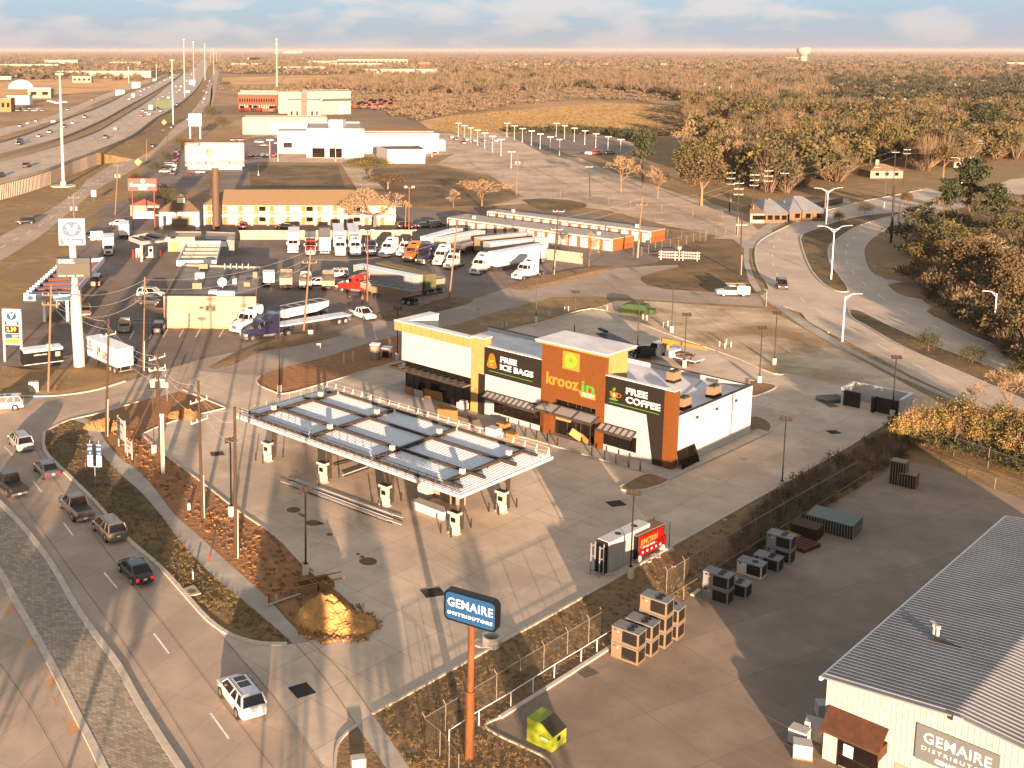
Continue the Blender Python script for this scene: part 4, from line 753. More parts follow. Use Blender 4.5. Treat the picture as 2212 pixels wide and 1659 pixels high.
def trailer(kind, paint, label, front, rear, L=None, group=None, zt=None, roof=None):
    """front / rear: ground points below the trailer's end centres; returned thing has x towards the front, origin at the front"""
    a = G(*front); r_ = G(*rear); d = (a-r_).normalized(); rz = math.atan2(d.y, d.x); L = L or (a-r_).length; H0 = zt or 4.0
    nm = {'box': 'box_trailer', 'flat': 'flatbed_trailer', 'hopper': 'hopper_trailer'}[kind]
    t_ = thing(nm, label, 'trailer', (a.x, a.y, 0), rz, group); pm = 'paint_'+paint
    if kind == 'box':
        b = MB(); b.box(-L, 0, -1.28, 1.28, 1.15, H0); bd = b.build('cargo_box', pm, t_)
        b = MB(); b.box(-L-.02, .02, -1.3, 1.3, H0+.003, H0+.04); b.build('roof', roof or 'galv_light', t_)
        b = MB()
        for s in (-1, 1): b.box(-L-.01, .01, s*1.285-.015, s*1.285+.015, 1.05, 1.25)
        b.build('side_rail', 'steel_grey', t_)
        for s in (-1, 1): MB().box(-L-.03, -L-.003, s*.63-.6, s*.63+.6, 1.25, H0-.12).build('rear_door', pm, t_)
    elif kind == 'flat':
        b = MB(); b.box(-L, 0, -1.28, 1.28, 1.3, 1.45); b.build('deck', 'galvanised', t_); b = MB(); b.box(-L, -.3, -.5, -.3, .95, 1.29); b.box(-L, -.3, .3, .5, .95, 1.29); [b.box(-x, -x+.12, -1.2, 1.2, 1.1, 1.28) for x in range(2, int(L), 2)]; b.build('chassis', 'steel_grey', t_)
    else:
        b = MB(); b.loft([[(x, -.75 if i in (1, 2) else -1.25, 1.2 if i in (1, 2) else 1.9), (x, -1.28, 2.6), (x, -1.28, 2.8), (x, 1.28, 2.8), (x, 1.28, 2.6), (x, .75 if i in (1, 2) else 1.25, 1.2 if i in (1, 2) else 1.9)] for i, x in enumerate((-L, -L*.8, -L*.2, 0))]); b.build('tub', pm, t_)
        b = MB(); b.box(-L+.15, -.15, -1.15, 1.15, 2.803, 2.83); b.build('load', 'black_plastic', t_)
        b = MB(); [b.tube((-L*i/6, -1.3, 2.85), (-L*i/6, 1.3, 2.85), .05, n=5) for i in range(7)]; b.box(-L, 0, -1.33, -1.25, 2.75, 2.9); b.box(-L, 0, 1.25, 1.33, 2.75, 2.9)
        for i in range(int(L/.75)): [b.box(-.4-i*.75, -.34-i*.75, s*1.3-.02, s*1.3+.02, 2.0, 2.74) for s in (-1, 1)]
        b.build('rim_rail', 'steel_grey', t_)
    for x in (-L+1.0, -L+2.3):
        for s in (-1, 1): wheel(t_, x, s*.95, .5, .5, rim='steel_grey')
    b = MB(); b.box(-L+.4, -L+3, -.5, .5, .6, 1.1); b.build('bogie', 'black_plastic', t_)
    for s in (-1, 1): MB().box(-2.9, -2.75, s*.7-.06, s*.7+.06, .05, 1.18).build('landing_leg', 'black_plastic', t_)
    b = MB(); b.box(-L-.12, -L-.06, -1.1, 1.1, .5, .62); [b.box(-L-.08, -L-.03, s*.8-.05, s*.8+.05, .62, 1.15) for s in (-1, 1)]; b.build('rear_guard', 'steel_grey', t_)
    return t_
def m1(a, b): return T(1000, 700, a, b)
def m2(a, b): return T(2000, 700, a, b)
semi('white', 'white semi truck parked first from the left along the board fence', m1(345, 640), m1(352, 520), 0); trailer('box', 'white', 'white box trailer with gray roof coupled behind the leftmost fence row truck', m1(350, 600), m1(357, 520), 8.5)
semi('red', 'bright red semi truck parked in the fence row', m1(487, 655), m1(487, 560), 0); trailer('hopper', 'gray', 'dark tarped trailer behind the bright red semi truck in the fence row', m1(487, 600), m1(487, 540), 8, roof=None)
trailer('box', 'white', 'tan white box trailer without truck standing third in the fence row', m1(602, 560), m1(602, 625), 14, roof='flat_roof_pale')
semi('white', 'white semi truck with tall sleeper fourth from the left in the fence row', m1(728, 660), m1(712, 520), 1); trailer('box', 'white', 'long gray roofed box trailer behind the white truck fourth in the fence row', m1(716, 600), m1(702, 500), 14)
semi('white', 'white semi truck with dark grille beside the dark blue truck in the fence row', m1(850, 660), m1(832, 540), 1); trailer('box', 'silver', 'gray roofed box trailer behind the white truck beside the dark blue truck', m1(838, 600), m1(815, 500), 14)
semi('navy', 'dark blue semi truck last in the fence row beside the board fence', m1(975, 655), m1(945, 560), 0)
semi('white', 'white semi truck without trailer between the dark blue truck and the orange truck', m1(1065, 668), m1(1215, 610), 1)
semi('white', 'white semi truck half hidden behind the orange truck', m1(1210, 665), m1(1330, 612), 0)
semi('orange', 'orange semi truck in the slanted parking row', m1(1262, 705), m1(1440, 620), 1); trailer('box', 'white', 'white box trailer behind the orange semi truck', m1(1410, 640), m1(1880, 500), 15.5)
semi('navy', 'dark blue semi truck beside the orange truck in the slanted row', m1(1365, 725), m1(1540, 640), 1); trailer('box', 'silver', 'silver box trailer behind the dark blue truck in the slanted row', m1(1520, 650), m1(1960, 560), 15.5)
semi('white', 'white semi truck with rounded roof beside the slanted row dark blue truck', m1(1500, 735), m1(1640, 660), 1)
semi('white', 'white day cab semi truck with empty flat frame in the slanted row', m1(1590, 765), m1(1760, 690), 0)
trailer('hopper', 'gray', 'gray open trailer behind the rounded white truck in the slanted row', m1(1660, 660), m1(1900, 590), 11)
semi('white', 'white long nose semi truck coupled to the nearest long white trailer', m1(1800, 808), m1(1960, 735), 1)
trailer('box', 'white', 'long white box trailer nearest in the slanted row', m1(1950, 775), m2(385, 690), 16); trailer('box', 'silver', 'second silver roofed box trailer behind the nearest long white trailer', m1(1900, 690), m2(315, 645), 16); trailer('box', 'tan', 'third box trailer with tan roof in the slanted row', m1(1830, 650), m2(200, 605), 15)
semi('white', 'white semi truck without trailer at the right end near the leaning wood pole', m2(125, 848), m2(340, 800), 1)
semi('red', 'red semi truck with its hood raised open beside the long gray trailers', m1(705, 930), m1(920, 950), 1); trailer('hopper', 'tan', 'gray ribbed dump trailer behind the red semi truck', m1(920, 975), m1(1350, 1050), 12)
trailer('box', 'silver', 'long white box trailer with rear doors facing the camera right of the red truck', m1(870, 880), m1(1420, 1000), 16, roof='galv_light'); trailer('box', 'green', 'olive green box trailer beside the long white trailer', m1(1050, 860), m1(1470, 975), 15.5, roof='shingle_tan')
trailer('hopper', 'tan', 'tan open trailer at the rear of the olive green trailer', m1(1300, 880), m1(1570, 975), 10)
semi('navy', 'dark blue long nose semi truck with flatbed beside the cream shop wall', m1(-60, 1335), m1(250, 1290), 1); trailer('flat', 'gray', 'empty flatbed trailer behind the dark blue long nose truck', m1(210, 1270), m1(740, 1185), 14)
semi('white', 'white semi truck behind the dark blue long nose truck', T(0, 700, 1885, 1280), T(0, 700, 2080, 1220), 1); trailer('hopper', 'white', 'white open top hopper trailer behind the flatbed trailer', m1(170, 1220), m1(540, 1140), 12)
# box trucks, dump trucks
def rigid(kind, paint, label, front, rear, L, box_m='paint_white', H=3.6, name='box_truck', w_=1.2, cab=1.9, cat='truck'):
    a = G(*front); r_ = G(*rear); d = (a-r_).normalized(); t_ = thing(name, label, cat, (a.x, a.y, 0), math.atan2(d.y, d.x)); pm = 'paint_'+paint
    b = MB(); b.loft([[(x, -1.05*k, .6), (x, -1.05*k, zt-.15), (x, -.85*k, zt), (x, .85*k, zt), (x, 1.05*k, zt-.15), (x, 1.05*k, .6)] for x, zt, k in ((-cab-.3, 1.65, 1), (-1.1, 1.62, 1), (-.1, 1.4, .9), (0, 1.2, .85))]); b.build('hood', pm, t_)
    b = MB(); frustum(b, -cab-.5, -.9, 1.02, 1.6, -cab-.5, -1.35, .9, 2.35); b.build('windshield', 'glass_dark', t_)
    b = MB(); frustum(b, -cab-.52, -1.3, .95, 2.3, -cab-.52, -1.5, .9, 2.5); [b.tube((-.95, s*1.0, 1.6), (-1.37, s*.9, 2.33), .05, n=4) for s in (-1, 1)]; b.build('cab_roof', pm, t_)
    b = MB(); b.box(-.02, .06, -.55, .55, .75, 1.2); b.build('grille', 'black_plastic', t_); b = MB(); b.box(-.1, .1, -1.05, 1.05, .45, .72); b.build('bumper', 'chrome', t_)
    for s in (-1, 1): MB().box(-.25, .02, s*.85-.12, s*.85+.12, .85, 1.1).build('head_light', 'head_light', t_)
    b = MB(); b.box(-L, -.3, -.45, .45, .55, .85); b.build('chassis', 'black_plastic', t_)
    if kind == 'box': b = MB(); b.box(-L, -cab-.6, -w_, w_, 1.0, H); b.build('cargo_box', box_m, t_); b = MB(); b.box(-L-.02, -cab-.58, -w_-.02, w_+.02, H+.003, H+.05); b.build('roof', 'galv_light', t_)
    elif kind == 'dump':
        b = MB(); x0, x1 = -L, -cab-.9; b.box(x0, x1, -1.2, 1.2, 1.0, 1.15); b.box(x0, x1, -1.2, -1.1, 1.153, H); b.box(x0, x1, 1.1, 1.2, 1.153, H); b.box(x1-.1, x1, -1.098, 1.098, 1.153, H+.3); b.box(x0, x0+.1, -1.098, 1.098, 1.153, H-.3); b.build('dump_bed', box_m, t_)
        b = MB(); b.box(x0+.12, x1-.12, -1.09, 1.09, 1.16, H-.35); b.build('load', 'bare_soil', t_)
        b = MB()
        for i in range(5): x = x0+.4+i*(x1-x0-.8)/4; b.tube((x, -1.15, H), (x, 0, H+.35), .04, n=5); b.tube((x, 0, H+.35), (x, 1.15, H), .04, n=5)
        b.build('tarp_hoop', 'steel_dark', t_)
    for s in (-1, 1):
        wheel(t_, -.95, s*.95, .46, .28)
        for x in ((-L+1.0, -L+2.2) if L > 7 else (-L+1.3,)): wheel(t_, x, s*.92, .46, .5)
    return t_
rigid('box', 'white', 'white box truck facing the camera beside the small fuel canopy', T(0, 700, 872, 655), T(0, 700, 885, 500), 9.5, H=3.7)
rigid('box', 'white', 'second white box truck parked next to the one facing the camera', T(0, 700, 1000, 470), T(0, 700, 998, 590), 9, H=3.6)
rigid('dump', 'tan', 'tan dump truck with hooped bed parked between flat shop and work trucks', m1(295, 850), m1(282, 1040), 9, 'paint_tan', 2.6, 'dump_truck')
rigid('dump', 'white', 'white bodied work truck with blue gear on its deck behind the bare pole', m1(450, 860), m1(440, 1020), 8, 'paint_silver', 2.0, 'work_truck')
rigid('dump', 'white', 'white flat truck with orange roof box and open bed beside the dirt edge', m1(628, 850), m1(632, 1080), 10, 'cream_wall', 2.3, 'work_truck')
rigid('box', 'black', 'small enclosed white trailer truck parked beside the flat roofed shop', m1(150, 860), m1(145, 965), 5.5, H=2.9)
# grocery box trailer with a printed side
a = G(*T(0, 700, 690, 1478)); r_ = G(*T(0, 700, 950, 1600)); us = trailer('box', 'white', 'white grocery box trailer with olive letters parked beside the white sign column', T(0, 700, 672, 1500), T(0, 700, 935, 1608), 9.6, zt=3.75)
a_ = G(*T(0, 700, 945, 1615)); c_ = G(*T(0, 700, 690, 1500)); d = (c_-a_).normalized(); n_ = Vector((-d.y, d.x, 0)); us.location = c_-n_*1.28 if n_.y < 0 else c_+n_*1.28; us.rotation_euler = (0, 0, math.atan2(d.y, d.x))
mat('olive_letter', (.06, .05, .01), rough=.5); mat('brown_print', (.05, .03, .02), (.28, .24, .2), sc=1.4, rough=.6, lo=.45, hi=.55)
text('US.', 1.3, 'olive_letter', us, (-1.4, 1.30, 3.0), math.pi, 1.6, .01, .03); text('FOODS', .62, 'red_paint', us, (-1.45, 1.30, 2.15), math.pi, 1.7, .01, .015)
b = MB(); b.box(-4.7, -3.6, 1.283, 1.295, 1.6, 3.1); b.build('picture', 'brown_print', us); b = MB(); b.box(-6.9, -5.3, 1.283, 1.295, 1.5, 2.7); b.build('picture', 'brown_print', us)
text('US.', .5, 'olive_letter', us, (-9.65, -.5, 3.3), -math.pi/2, .55, .01, .01)
# food trailer
ft = thing('food_trailer', 'black food trailer with white roof trim parked beside the tall price sign', 'food trailer', G(*T(0, 700, 200, 1555)), 0); f0 = G(*T(0, 700, 240, 1560)); f1 = G(*T(0, 700, 520, 1525)); ft.location = f0; ft.rotation_euler = (0, 0, math.atan2((f1-f0).y, (f1-f0).x))
L_ = (f1-f0).length; b = MB(); b.box(-.8, L_-.2, 0, 2.3, .55, 2.6); b.build('body', 'frame_black', ft); b = MB(); b.box(-.85, L_-.15, -.05, 2.35, 2.603, 2.7); b.build('roof', 'galv_light', ft)
b = MB(); b.box(-.82, L_-.17, -.02, -.005, 2.35, 2.5); b.box(-.82, L_-.17, -.02, -.005, .56, .66); b.build('trim', 'white_metal', ft); b = MB(); b.box(L_-1.3, L_-.6, -.02, -.004, 1.4, 2.1); b.build('serving_window', 'cream_wall', ft)
b = MB(); b.box(2.8, 3.4, .8, 1.3, 2.703, 3.1); b.build('roof_vent', 'white_metal', ft); [wheel(ft, x, .1, .33, .2) for x in (2.2, 3.0)]; b = MB(); b.box(L_-.2, L_+1.0, 1.0, 1.3, .5, .6); b.build('tow_bar', 'black_plastic', ft)
text("SHRIMP & WINGS", .3, 'letter_white', ft, (1.6, -.025, 1.9), 0, 1.9, .005)
# crane truck at the back of the lot
ct = thing('crane_truck', 'white crane truck with yellow folded boom parked behind the new shop', 'crane truck', G(*T(2000, 700, 1165, 1455)), 0)
c0 = G(*T(2000, 700, 1210, 1472)); c1 = G(*T(2000, 700, 1440, 1525)); d = (c0-c1).normalized(); ct.location = c0+d*.9+Vector((0, 1.1, 0)); ct.rotation_euler = (0, 0, math.atan2(d.y, d.x))
b = MB(); b.loft([[(x, -1.05*k, .6), (x, -1.05*k, zt-.15), (x, -.85*k, zt), (x, .85*k, zt), (x, 1.05*k, zt-.15), (x, 1.05*k, .6)] for x, zt, k in ((-3.4, 1.75, 1), (-1.6, 1.7, 1), (-.1, 1.45, .85), (0, 1.2, .8))]); b.build('hood', 'paint_white', ct)
b = MB(); frustum(b, -3.4, -1.6, 1.02, 1.7, -3.4, -2.0, .92, 2.5); b.build('windshield', 'glass_dark', ct); b = MB(); frustum(b, -3.45, -1.95, .97, 2.45, -3.4, -2.2, .9, 2.65); b.box(-3.4, -3.0, -1.03, 1.03, 1.75, 2.5); b.build('cab_roof', 'paint_white', ct)
b = MB(); b.box(-9.2, -.4, -.45, .45, .65, .95); b.build('chassis', 'black_plastic', ct); b = MB(); b.box(-5.6, -4.4, -1.15, 1.15, .9, 1.9); b.build('tool_box', 'paint_white', ct); b = MB(); b.box(-9.4, -5.65, -1.2, 1.2, 1.0, 1.15); b.build('flat_bed', 'white_metal', ct)
b = MB(); b.tube((-4.0, 0, 1), (-4.0, 0, 2.9), .35, n=10); b.build('crane_post', 'yellow_paint', ct); b = MB(); b.obox((-6.3, 0, 3.05), (6.8, .4, .5), 0, 0); b.obox((-4.2, .35, 2.9), (1.6, .3, .9), 0, 0); b.obox((-9.9, 0, 2.95), (.9, .28, .32)); b.build('boom', 'yellow_paint', ct)
b = MB()
for i in range(14): b.obox((-6.2-R_.random()*2.8, R_.uniform(-.9, .9), 1.3+R_.random()*.4), (R_.uniform(.3, 1.3), R_.uniform(.2, .5), R_.uniform(.15, .5)), R_.random()*3)
b.build('gear_load', 'bark_dark', ct)['kind'] = 'stuff'
for x in (-1.2, -7.6):
    for s in (-1, 1): wheel(ct, x, s*.95, .5, .35)
fb = thing('gooseneck_trailer', 'black flat gooseneck trailer standing between the shop tower and the crane truck', 'trailer', G(*T(2000, 700, 1020, 1440)), 0); fa = G(*T(2000, 700, 800, 1300)); fc = G(*T(2000, 700, 1200, 1500)); d = (fc-fa).normalized(); fb.location = fa; fb.rotation_euler = (0, 0, math.atan2(d.y, d.x)); L_ = (fc-fa).length
b = MB(); b.box(1, L_, -1.2, 1.2, .75, .9); b.box(0, 2.2, -.3, .3, 1.2, 1.5); b.build('deck', 'pole_black', fb); b = MB(); [b.box(L_-2.2+i*.9, L_-2.1+i*.9, -1.2, 1.2, .9, 1.8) for i in range(3)]; b.build('ramp', 'pole_black', fb); [wheel(fb, x, s*1.0, .4, .3) for x in (L_-3, L_-2) for s in (-1, 1)]
# ---------------------------------------------------------------- poles
LAMP = None
def lot_lamp(label, base, rz=0, heads=3, h=7.6, proto=[None]):
    p = G(*base)
    if proto[0]: return copy_tree(proto[0], label, p, rz, 'black flood light poles of the new lot', scale=(1, 1, h/7.6))
    t_ = thing('lamp_post', label, 'lamp post', p, rz, 'black flood light poles of the new lot'); proto[0] = t_
    MB().tube((0, 0, 0), (0, 0, 1.05), .3, n=14).build('concrete_base', 'kerb', t_); b = MB(); b.box(-.06, .06, -.06, .06, 1.05, h); b.box(-.16, .16, -.16, .16, 1.052, 1.15); b.build('pole', 'pole_black', t_)
    MB().box(-.6, .6, -.04, .04, h-.02, h+.06).build('crossbar', 'pole_black', t_)
    for x in (-.45, 0, .45): MB().obox((x, -.05, h+.25), (.34, .12, .5), 0, -.9).build('flood_light', 'steel_dark', t_)
    return t_
for lb, x, y, r in (('black flood light pole on white base beside the long stacked metal strips', *T(1000, 1500, 448, 1609), .5), ('black flood light pole on white base in front of the red food wrap panel', *T(2000, 2272, 1048, 80), -.4), ('black flood light pole on the turf strip left of the stacked boxes corner', *T(2996, 1500, 262, 930), -.5),
    ('black flood light pole at the mulch corner behind the left canopy end', *T(1000, 1500, 237, 140), .3), ('black flood light pole beside the plywood wing of the shop', *T(1000, 700, 1185, 1485), 0), ('black flood light pole on mulch left of the green spreader', *T(2000, 700, 289, 1185), 0),
    ('black flood light pole behind the shop roof between tower and green machine', *T(2000, 700, 597, 1330), 0), ('black flood light pole beside the crane truck cab', *T(2000, 700, 1105, 1420), 0), ('black flood light pole on pale soil behind the crane boom', *T(2000, 700, 1380, 1265), 0), ('black flood light pole in front of the crane truck flat bed', *T(2000, 700, 1482, 1545), 0),
    ('black flood light pole on the soil near the curving boulevard walk', *T(2996, 700, 202, 1530), 0), ('black flood light pole on the lot edge right of the shop roof', *T(2996, 1500, 82, 65), 0), ('black flood light pole standing before the white bin enclosure', *T(2996, 1500, 1150, 345), 0), ('black flood light pole next to the transformer pole at the street corner', *T(0, 1500, 1240, 630), 0), ('black flood light pole behind the tall power pole at the lot edge', *T(0, 1500, 1860, 1135), .6)):
    lot_lamp(lb, (x, y), r)
def power_pole(label, base, top, arms=(), m='wood_pole', r=.17, trans=0, lean=0, name='utility_pole', conduit=True, arm_rz=0, group=None):
    """arms: heights below the top (m) of the crossarms"""
    p = G(*base); h = hgt(base[0], base[1], top[1]); q_ = G(top[0], top[1], h) if False else None
    # sideways lean from the two traced points
    d = p.y*math.cos(PIT)+(CAMH-h)*math.sin(PIT); xt = (top[0]-CX)*d/F; lx = xt-p.x
    t_ = thing(name, label, 'utility pole', p, 0, group)
    MB().tube((0, 0, 0), (lx, 0, h), r, r*.72, n=8).build('pole', m, t_)
    for k, a in enumerate(arms):
        z = h-a; x = lx*z/h; b = MB(); R = Matrix.Rotation(arm_rz, 3, 'Z'); e = R @ Vector((1.1, 0, 0)); c = Vector((x, 0, z)); o = b.obox(c, (2.3, .12, .14), arm_rz).build('crossarm', 'pvc' if m == 'wood_pole' else 'wood_pole_pale', t_)
        for s in (-1, -.3, 1):
            pp = c+e*s; MB().tube(pp+Vector((0, 0, .07)), pp+Vector((0, 0, .32)), .06, .04, n=6).build('insulator', 'pvc', o)
    for k in range(trans):
        s = -1 if k else 1; z = h-3.3; MB().tube((lx*.8+s*.55, -.1, z-.45), (lx*.8+s*.55, -.1, z+.45), .27, n=12).build('transformer', 'pvc', t_)
    if conduit: MB().tube((r+.06, -.08, 0), (r+.06+lx*.2, -.08, h*.32), .06, n=6).build('conduit', 'pvc', t_)
    return t_, Vector((p.x+lx, p.y, h))
PT = {}
for key, lb, base, top, kw in (
    ('A', 'tall dark power pole on orange mulch nearest the canopy corner', (509, 1206), (507, 880), dict(arms=())),
    ('B', 'dark power pole with short white arms between two others on the mulch strip', (437, 1119), (428, 823), dict(arms=(2, 4), arm_rz=.9)),
    ('C', 'dark power pole with transformer cans at the dirt corner', (348, 1023), (339, 762), dict(arms=(.6, 1.8, 3.0), arm_rz=.9, trans=2)),
    ('D', 'dark power pole standing in rubble beside the sidewalk corner', (229, 943), (235, 688), dict(arms=(2.0,), arm_rz=.9)),
    ('E', 'pale wood pole rising in front of the food trailer', T(0, 1500, 388, 142), T(0, 700, 412, 890), dict(arms=(1.3, 2.6), m='wood_pole_pale', conduit=False)),
    ('F', 'pale wood pole between the grocery trailer and the shop car park', T(0, 700, 1148, 1575), T(0, 700, 1165, 820), dict(m='wood_pole_pale')),
    ('G', 'leaning pale wood pole in front of the flatbed trailer', m1(432, 1255), m1(490, 585), dict(arms=(2.5,), m='wood_pole_pale', conduit=False)),
    ('H', 'leaning pale wood pole at the truck lot exit beside the tan trailer', m1(1602, 1000), m1(1665, 405), dict(arms=(1.0,), m='wood_pole_pale', conduit=False)),
    ('I', 'dark leaning wood pole beside the solitary white semi truck', m2(425, 815), m2(475, 262), dict(arms=(.8, 4.5))),
    ('J', 'pale leaning wood pole in front of the orange storage units', m2(1100, 668), m2(1148, 170), dict(arms=(2,), m='wood_pole_pale')),
    ('K', 'dark wood pole on the grass beside the boulevard walk', m2(1930, 802), m2(1948, 305), dict(arms=(2.5,))),
    ('L', 'brown wood pole in front of the bare trees behind the empty slab', m2(725, 175), m2(716, -90), dict(arms=(1,), conduit=False)),
    ('M', 'power pole with four arms near the gray roofed house, frontmost', m2(1902, 480), m2(1925, 35), dict(arms=(1, 2.4, 3.8), trans=0)),
    ('N', 'power pole with stacked arms left of the gray roofed house', m2(1845, 300), m2(1862, -45), dict(arms=(1, 2.6, 4.2))),
    ('O', 'power pole in the brush behind the three armed poles', m2(2022, 380), m2(2052, -30), dict(arms=(1, 2.4, 3.8))),
    ('P', 'power pole standing before the gray roofed house wing', T(2996, 700, 140, 360), T(2996, 0, 160, 1345), dict(arms=(1, 2.4, 3.8))),
    ('Q', 'power pole at the gray roofed house front door', T(2996, 700, 268, 340), T(2996, 0, 290, 1330), dict(arms=(2.2,))),
    ('R', 'dark power pole by the black fence of the gray roofed house', T(2996, 700, 605, 265), T(2996, 0, 632, 1280), dict()),
    ('S', 'thick black pole on the far side of the curving boulevard', T(2996, 700, 1140, 548), T(2996, 700, 1170, 88), dict(m='pole_black', r=.28)),
    ('U', 'gray pole behind the thick black pole by the boulevard', T(2996, 700, 1200, 440), T(2996, 700, 1215, 225), dict(conduit=False)),
    ('V', 'wood pole among trees beside the yellow lit house', T(2996, 700, 1155, 170), T(2996, 0, 1180, 1200), dict(arms=(1,), conduit=False)),
    ('W', 'wood pole right of the yellow lit house', T(2996, 700, 1240, 100), T(2996, 0, 1275, 1180), dict(arms=(1, 2.3), conduit=False)),
    ('X', 'wood pole behind the large oaks at the right', T(2996, 0, 1845, 1300), T(2996, 0, 1858, 1115), dict(arms=(1, 2), conduit=False)),
    ('Y', 'pale wood pole with transformers on the empty slab', T(2000, 0, 130, 1568), T(2000, 0, 145, 1225), dict(m='wood_pole_pale', trans=2, conduit=False)),
    ('Z', 'pale wood pole with cans left of the red hotel sign', T(0, 0, 925, 1730), T(0, 0, 950, 1320), dict(m='wood_pole_pale', trans=2, arms=(.5,), conduit=False)),
    ('AA', 'pale pole with cans standing behind the round logo sign', (161, 560), (159, 418), dict(m='wood_pole_pale', trans=2, arms=(1,), conduit=False)),
    ('AB', 'short brown pole between grocery trailer and corner', T(0, 1500, 1262, 200), T(0, 700, 1268, 1415), dict(arms=(2.6,), conduit=False)),
    ('AC', 'dark pole beside the frontage road near the sign pylons', T(0, 0, 1345, 1180), T(0, 0, 1343, 950), dict(conduit=False)),
    ('AD', 'pale pole left of the round logo pylon beside the frontage road', T(0, 0, 1178, 1320), T(0, 0, 1180, 1120), dict(m='wood_pole_pale', conduit=False)),
    ('AE', 'pale pole by the board fence behind the wide bare tree', m1(1248, 440), m1(1255, 245), dict(m='wood_pole_pale', conduit=False))):
    _, PT[key] = power_pole(lb, base, top, **kw)
WIR = 0
def wire(a, b, sag=1.2, r=.014, label=None, m='cable_pale', n=14):
    mb = MB(); P = [a.lerp(b, i/n)-Vector((0, 0, sag*4*(i/n)*(1-i/n))) for i in range(n+1)]
    for i in range(n): mb.tube(P[i], P[i+1], r, n=3, cap=False)
    return tag(mb.build('cable', m), label or 'thin overhead cable hanging between utility poles', 'cable', 'overhead cables between the poles')
off = lambda p, z, x=0: p+Vector((x, 0, -z))
for a_, b_ in (('A', 'B'), ('B', 'C'), ('C', 'D'), ('D', 'E')):
    for k, z in enumerate((.3, 1.3, 3.2)): wire(off(PT[a_], z, .5*(k-1)), off(PT[b_], z, .5*(k-1)), 1.0)
for z, s in ((.4, 1.5), (1.6, 1.9), (2.6, 2.4)): wire(off(PT['E'], z), off(PT['F'], z), s); wire(off(PT['F'], z), off(PT['G'], z), s)
for z in (.4, 1.9): wire(off(PT['G'], z), off(PT['H'], z), 1.6); wire(off(PT['H'], z), off(PT['J'], z), 1.5); wire(off(PT['J'], z), off(PT['M'], z), 1.5); wire(off(PT['AA'], z), off(PT['Z'], z), 1)
for a_, b_ in (('M', 'N'), ('N', 'O'), ('O', 'P'), ('P', 'Q'), ('Q', 'R'), ('R', 'V'), ('V', 'W'), ('W', 'X'), ('C', 'AB')):
    for z in (.3, 2.2): wire(off(PT[a_], z), off(PT[b_], z), 1.2)
wire(off(PT['C'], 1.5), G(*T(0, 700, 1000, 1470), 9), .5)
for k in range(4): a_ = off(PT['A'], 1.2+k*.9); e_ = Vector((34+k*1.2, 46-k*2.2, 9.0-k*.8)); wire(a_, e_, .9, .008, 'thin overhead cable crossing the corner of the yard', 'cable')
# street lights with two arms, and single ones
def street_light(label, base, top, arms, L=3.4, group='street lights of the curving boulevard', rz=0, m='galv_light'):
    p = G(*base); h = hgt(base[0], base[1], top[1]); t_ = thing('street_light', label, 'street light', p, rz, group)
    MB().tube((0, 0, 0), (0, 0, h), .13, .08, n=8).build('pole', m, t_)
    for s in arms:
        b = MB(); b.tube((0, 0, h-.1), (s*L*.55, 0, h+L*.22), .05, n=5); b.tube((s*L*.55, 0, h+L*.22), (s*L, 0, h+L*.27), .045, n=5); b.tube((0, 0, h-.6), (s*L*.5, 0, h+L*.19), .035, n=5); a_ = b.build('arm', m, t_); MB().obox((s*(L+.3), 0, h+L*.27), (.75, .25, .12)).build('lamp_head', 'pvc', a_)
    return t_
street_light('double armed street light on the grass median of the curving boulevard', T(2996, 700, 660, 842), T(2996, 700, 697, 440), (-1, 1), 3.0, rz=.1)
street_light('double armed street light on the shaded median farther up the boulevard', T(2996, 700, 617, 440), T(2996, 700, 640, 130), (-1, 1), 3.2, rz=.1)
street_light('single armed street light at the near edge of the boulevard', T(2996, 700, 750, 1340), T(2996, 700, 770, 980), (1,), 1.9)
street_light('single armed street light at the right edge beside the scrub', T(2996, 700, 1960, 1328), T(2996, 700, 1985, 955), (-1,), 1.7)
street_light('slim street light on the median among the shrubs', T(2996, 700, 1085, 290), T(2996, 700, 1105, -40), (-1, 1), 3.0)
street_light('double armed street light beyond the dark pine group', T(2996, 0, 1712, 1480), T(2996, 0, 1720, 1290), (-1, 1), 3.8)
# parking lot lights of the dealership, each with a flat lamp
pr = None
for i, (x, y, t0) in enumerate([(1675, 1100, 990), (1724, 1118, 1008), (1775, 1145, 1026), (1830, 1170, 1046), (1887, 1195, 1068), (1950, 1225, 1095), (2018, 1255, 1120), (2066, 1100, 990), (2125, 1122, 1010), (2190, 1146, 1032), (505, 1265, 1128), (688, 1298, 1145), (160, 1275, 1125), (68, 1412, 1265), (800, 1250, 1128), (1463, 1260, 1130), (1390, 1240, 1097), (225, 1297, 1150), (1105, 1240, 1100)]):
    p = G(*T(1000, 0, x, y)); h = hgt(*T(1000, 0, x, y), T(1000, 0, x, t0)[1])
    if pr is None:
        pr = thing('parking_light', 'white car park light pole with flat twin lamp behind the dealership', 'lamp post', p, 0, 'white lamp posts of the dealership car park'); pr['h'] = 1
        MB().tube((0, 0, 0), (0, 0, 10), .14, n=6).build('pole', 'pvc', pr); MB().tube((0, 0, 0), (0, 0, 1.0), .3, n=8).build('base', 'pvc', pr); MB().box(-1.5, 1.5, -.2, .2, 9.7, 10.05).build('lamp_head', 'letter_white', pr); pr.scale = (1, 1, h/10)
    else: copy_tree(pr, loc=p, scale=(1, 1, h/10))
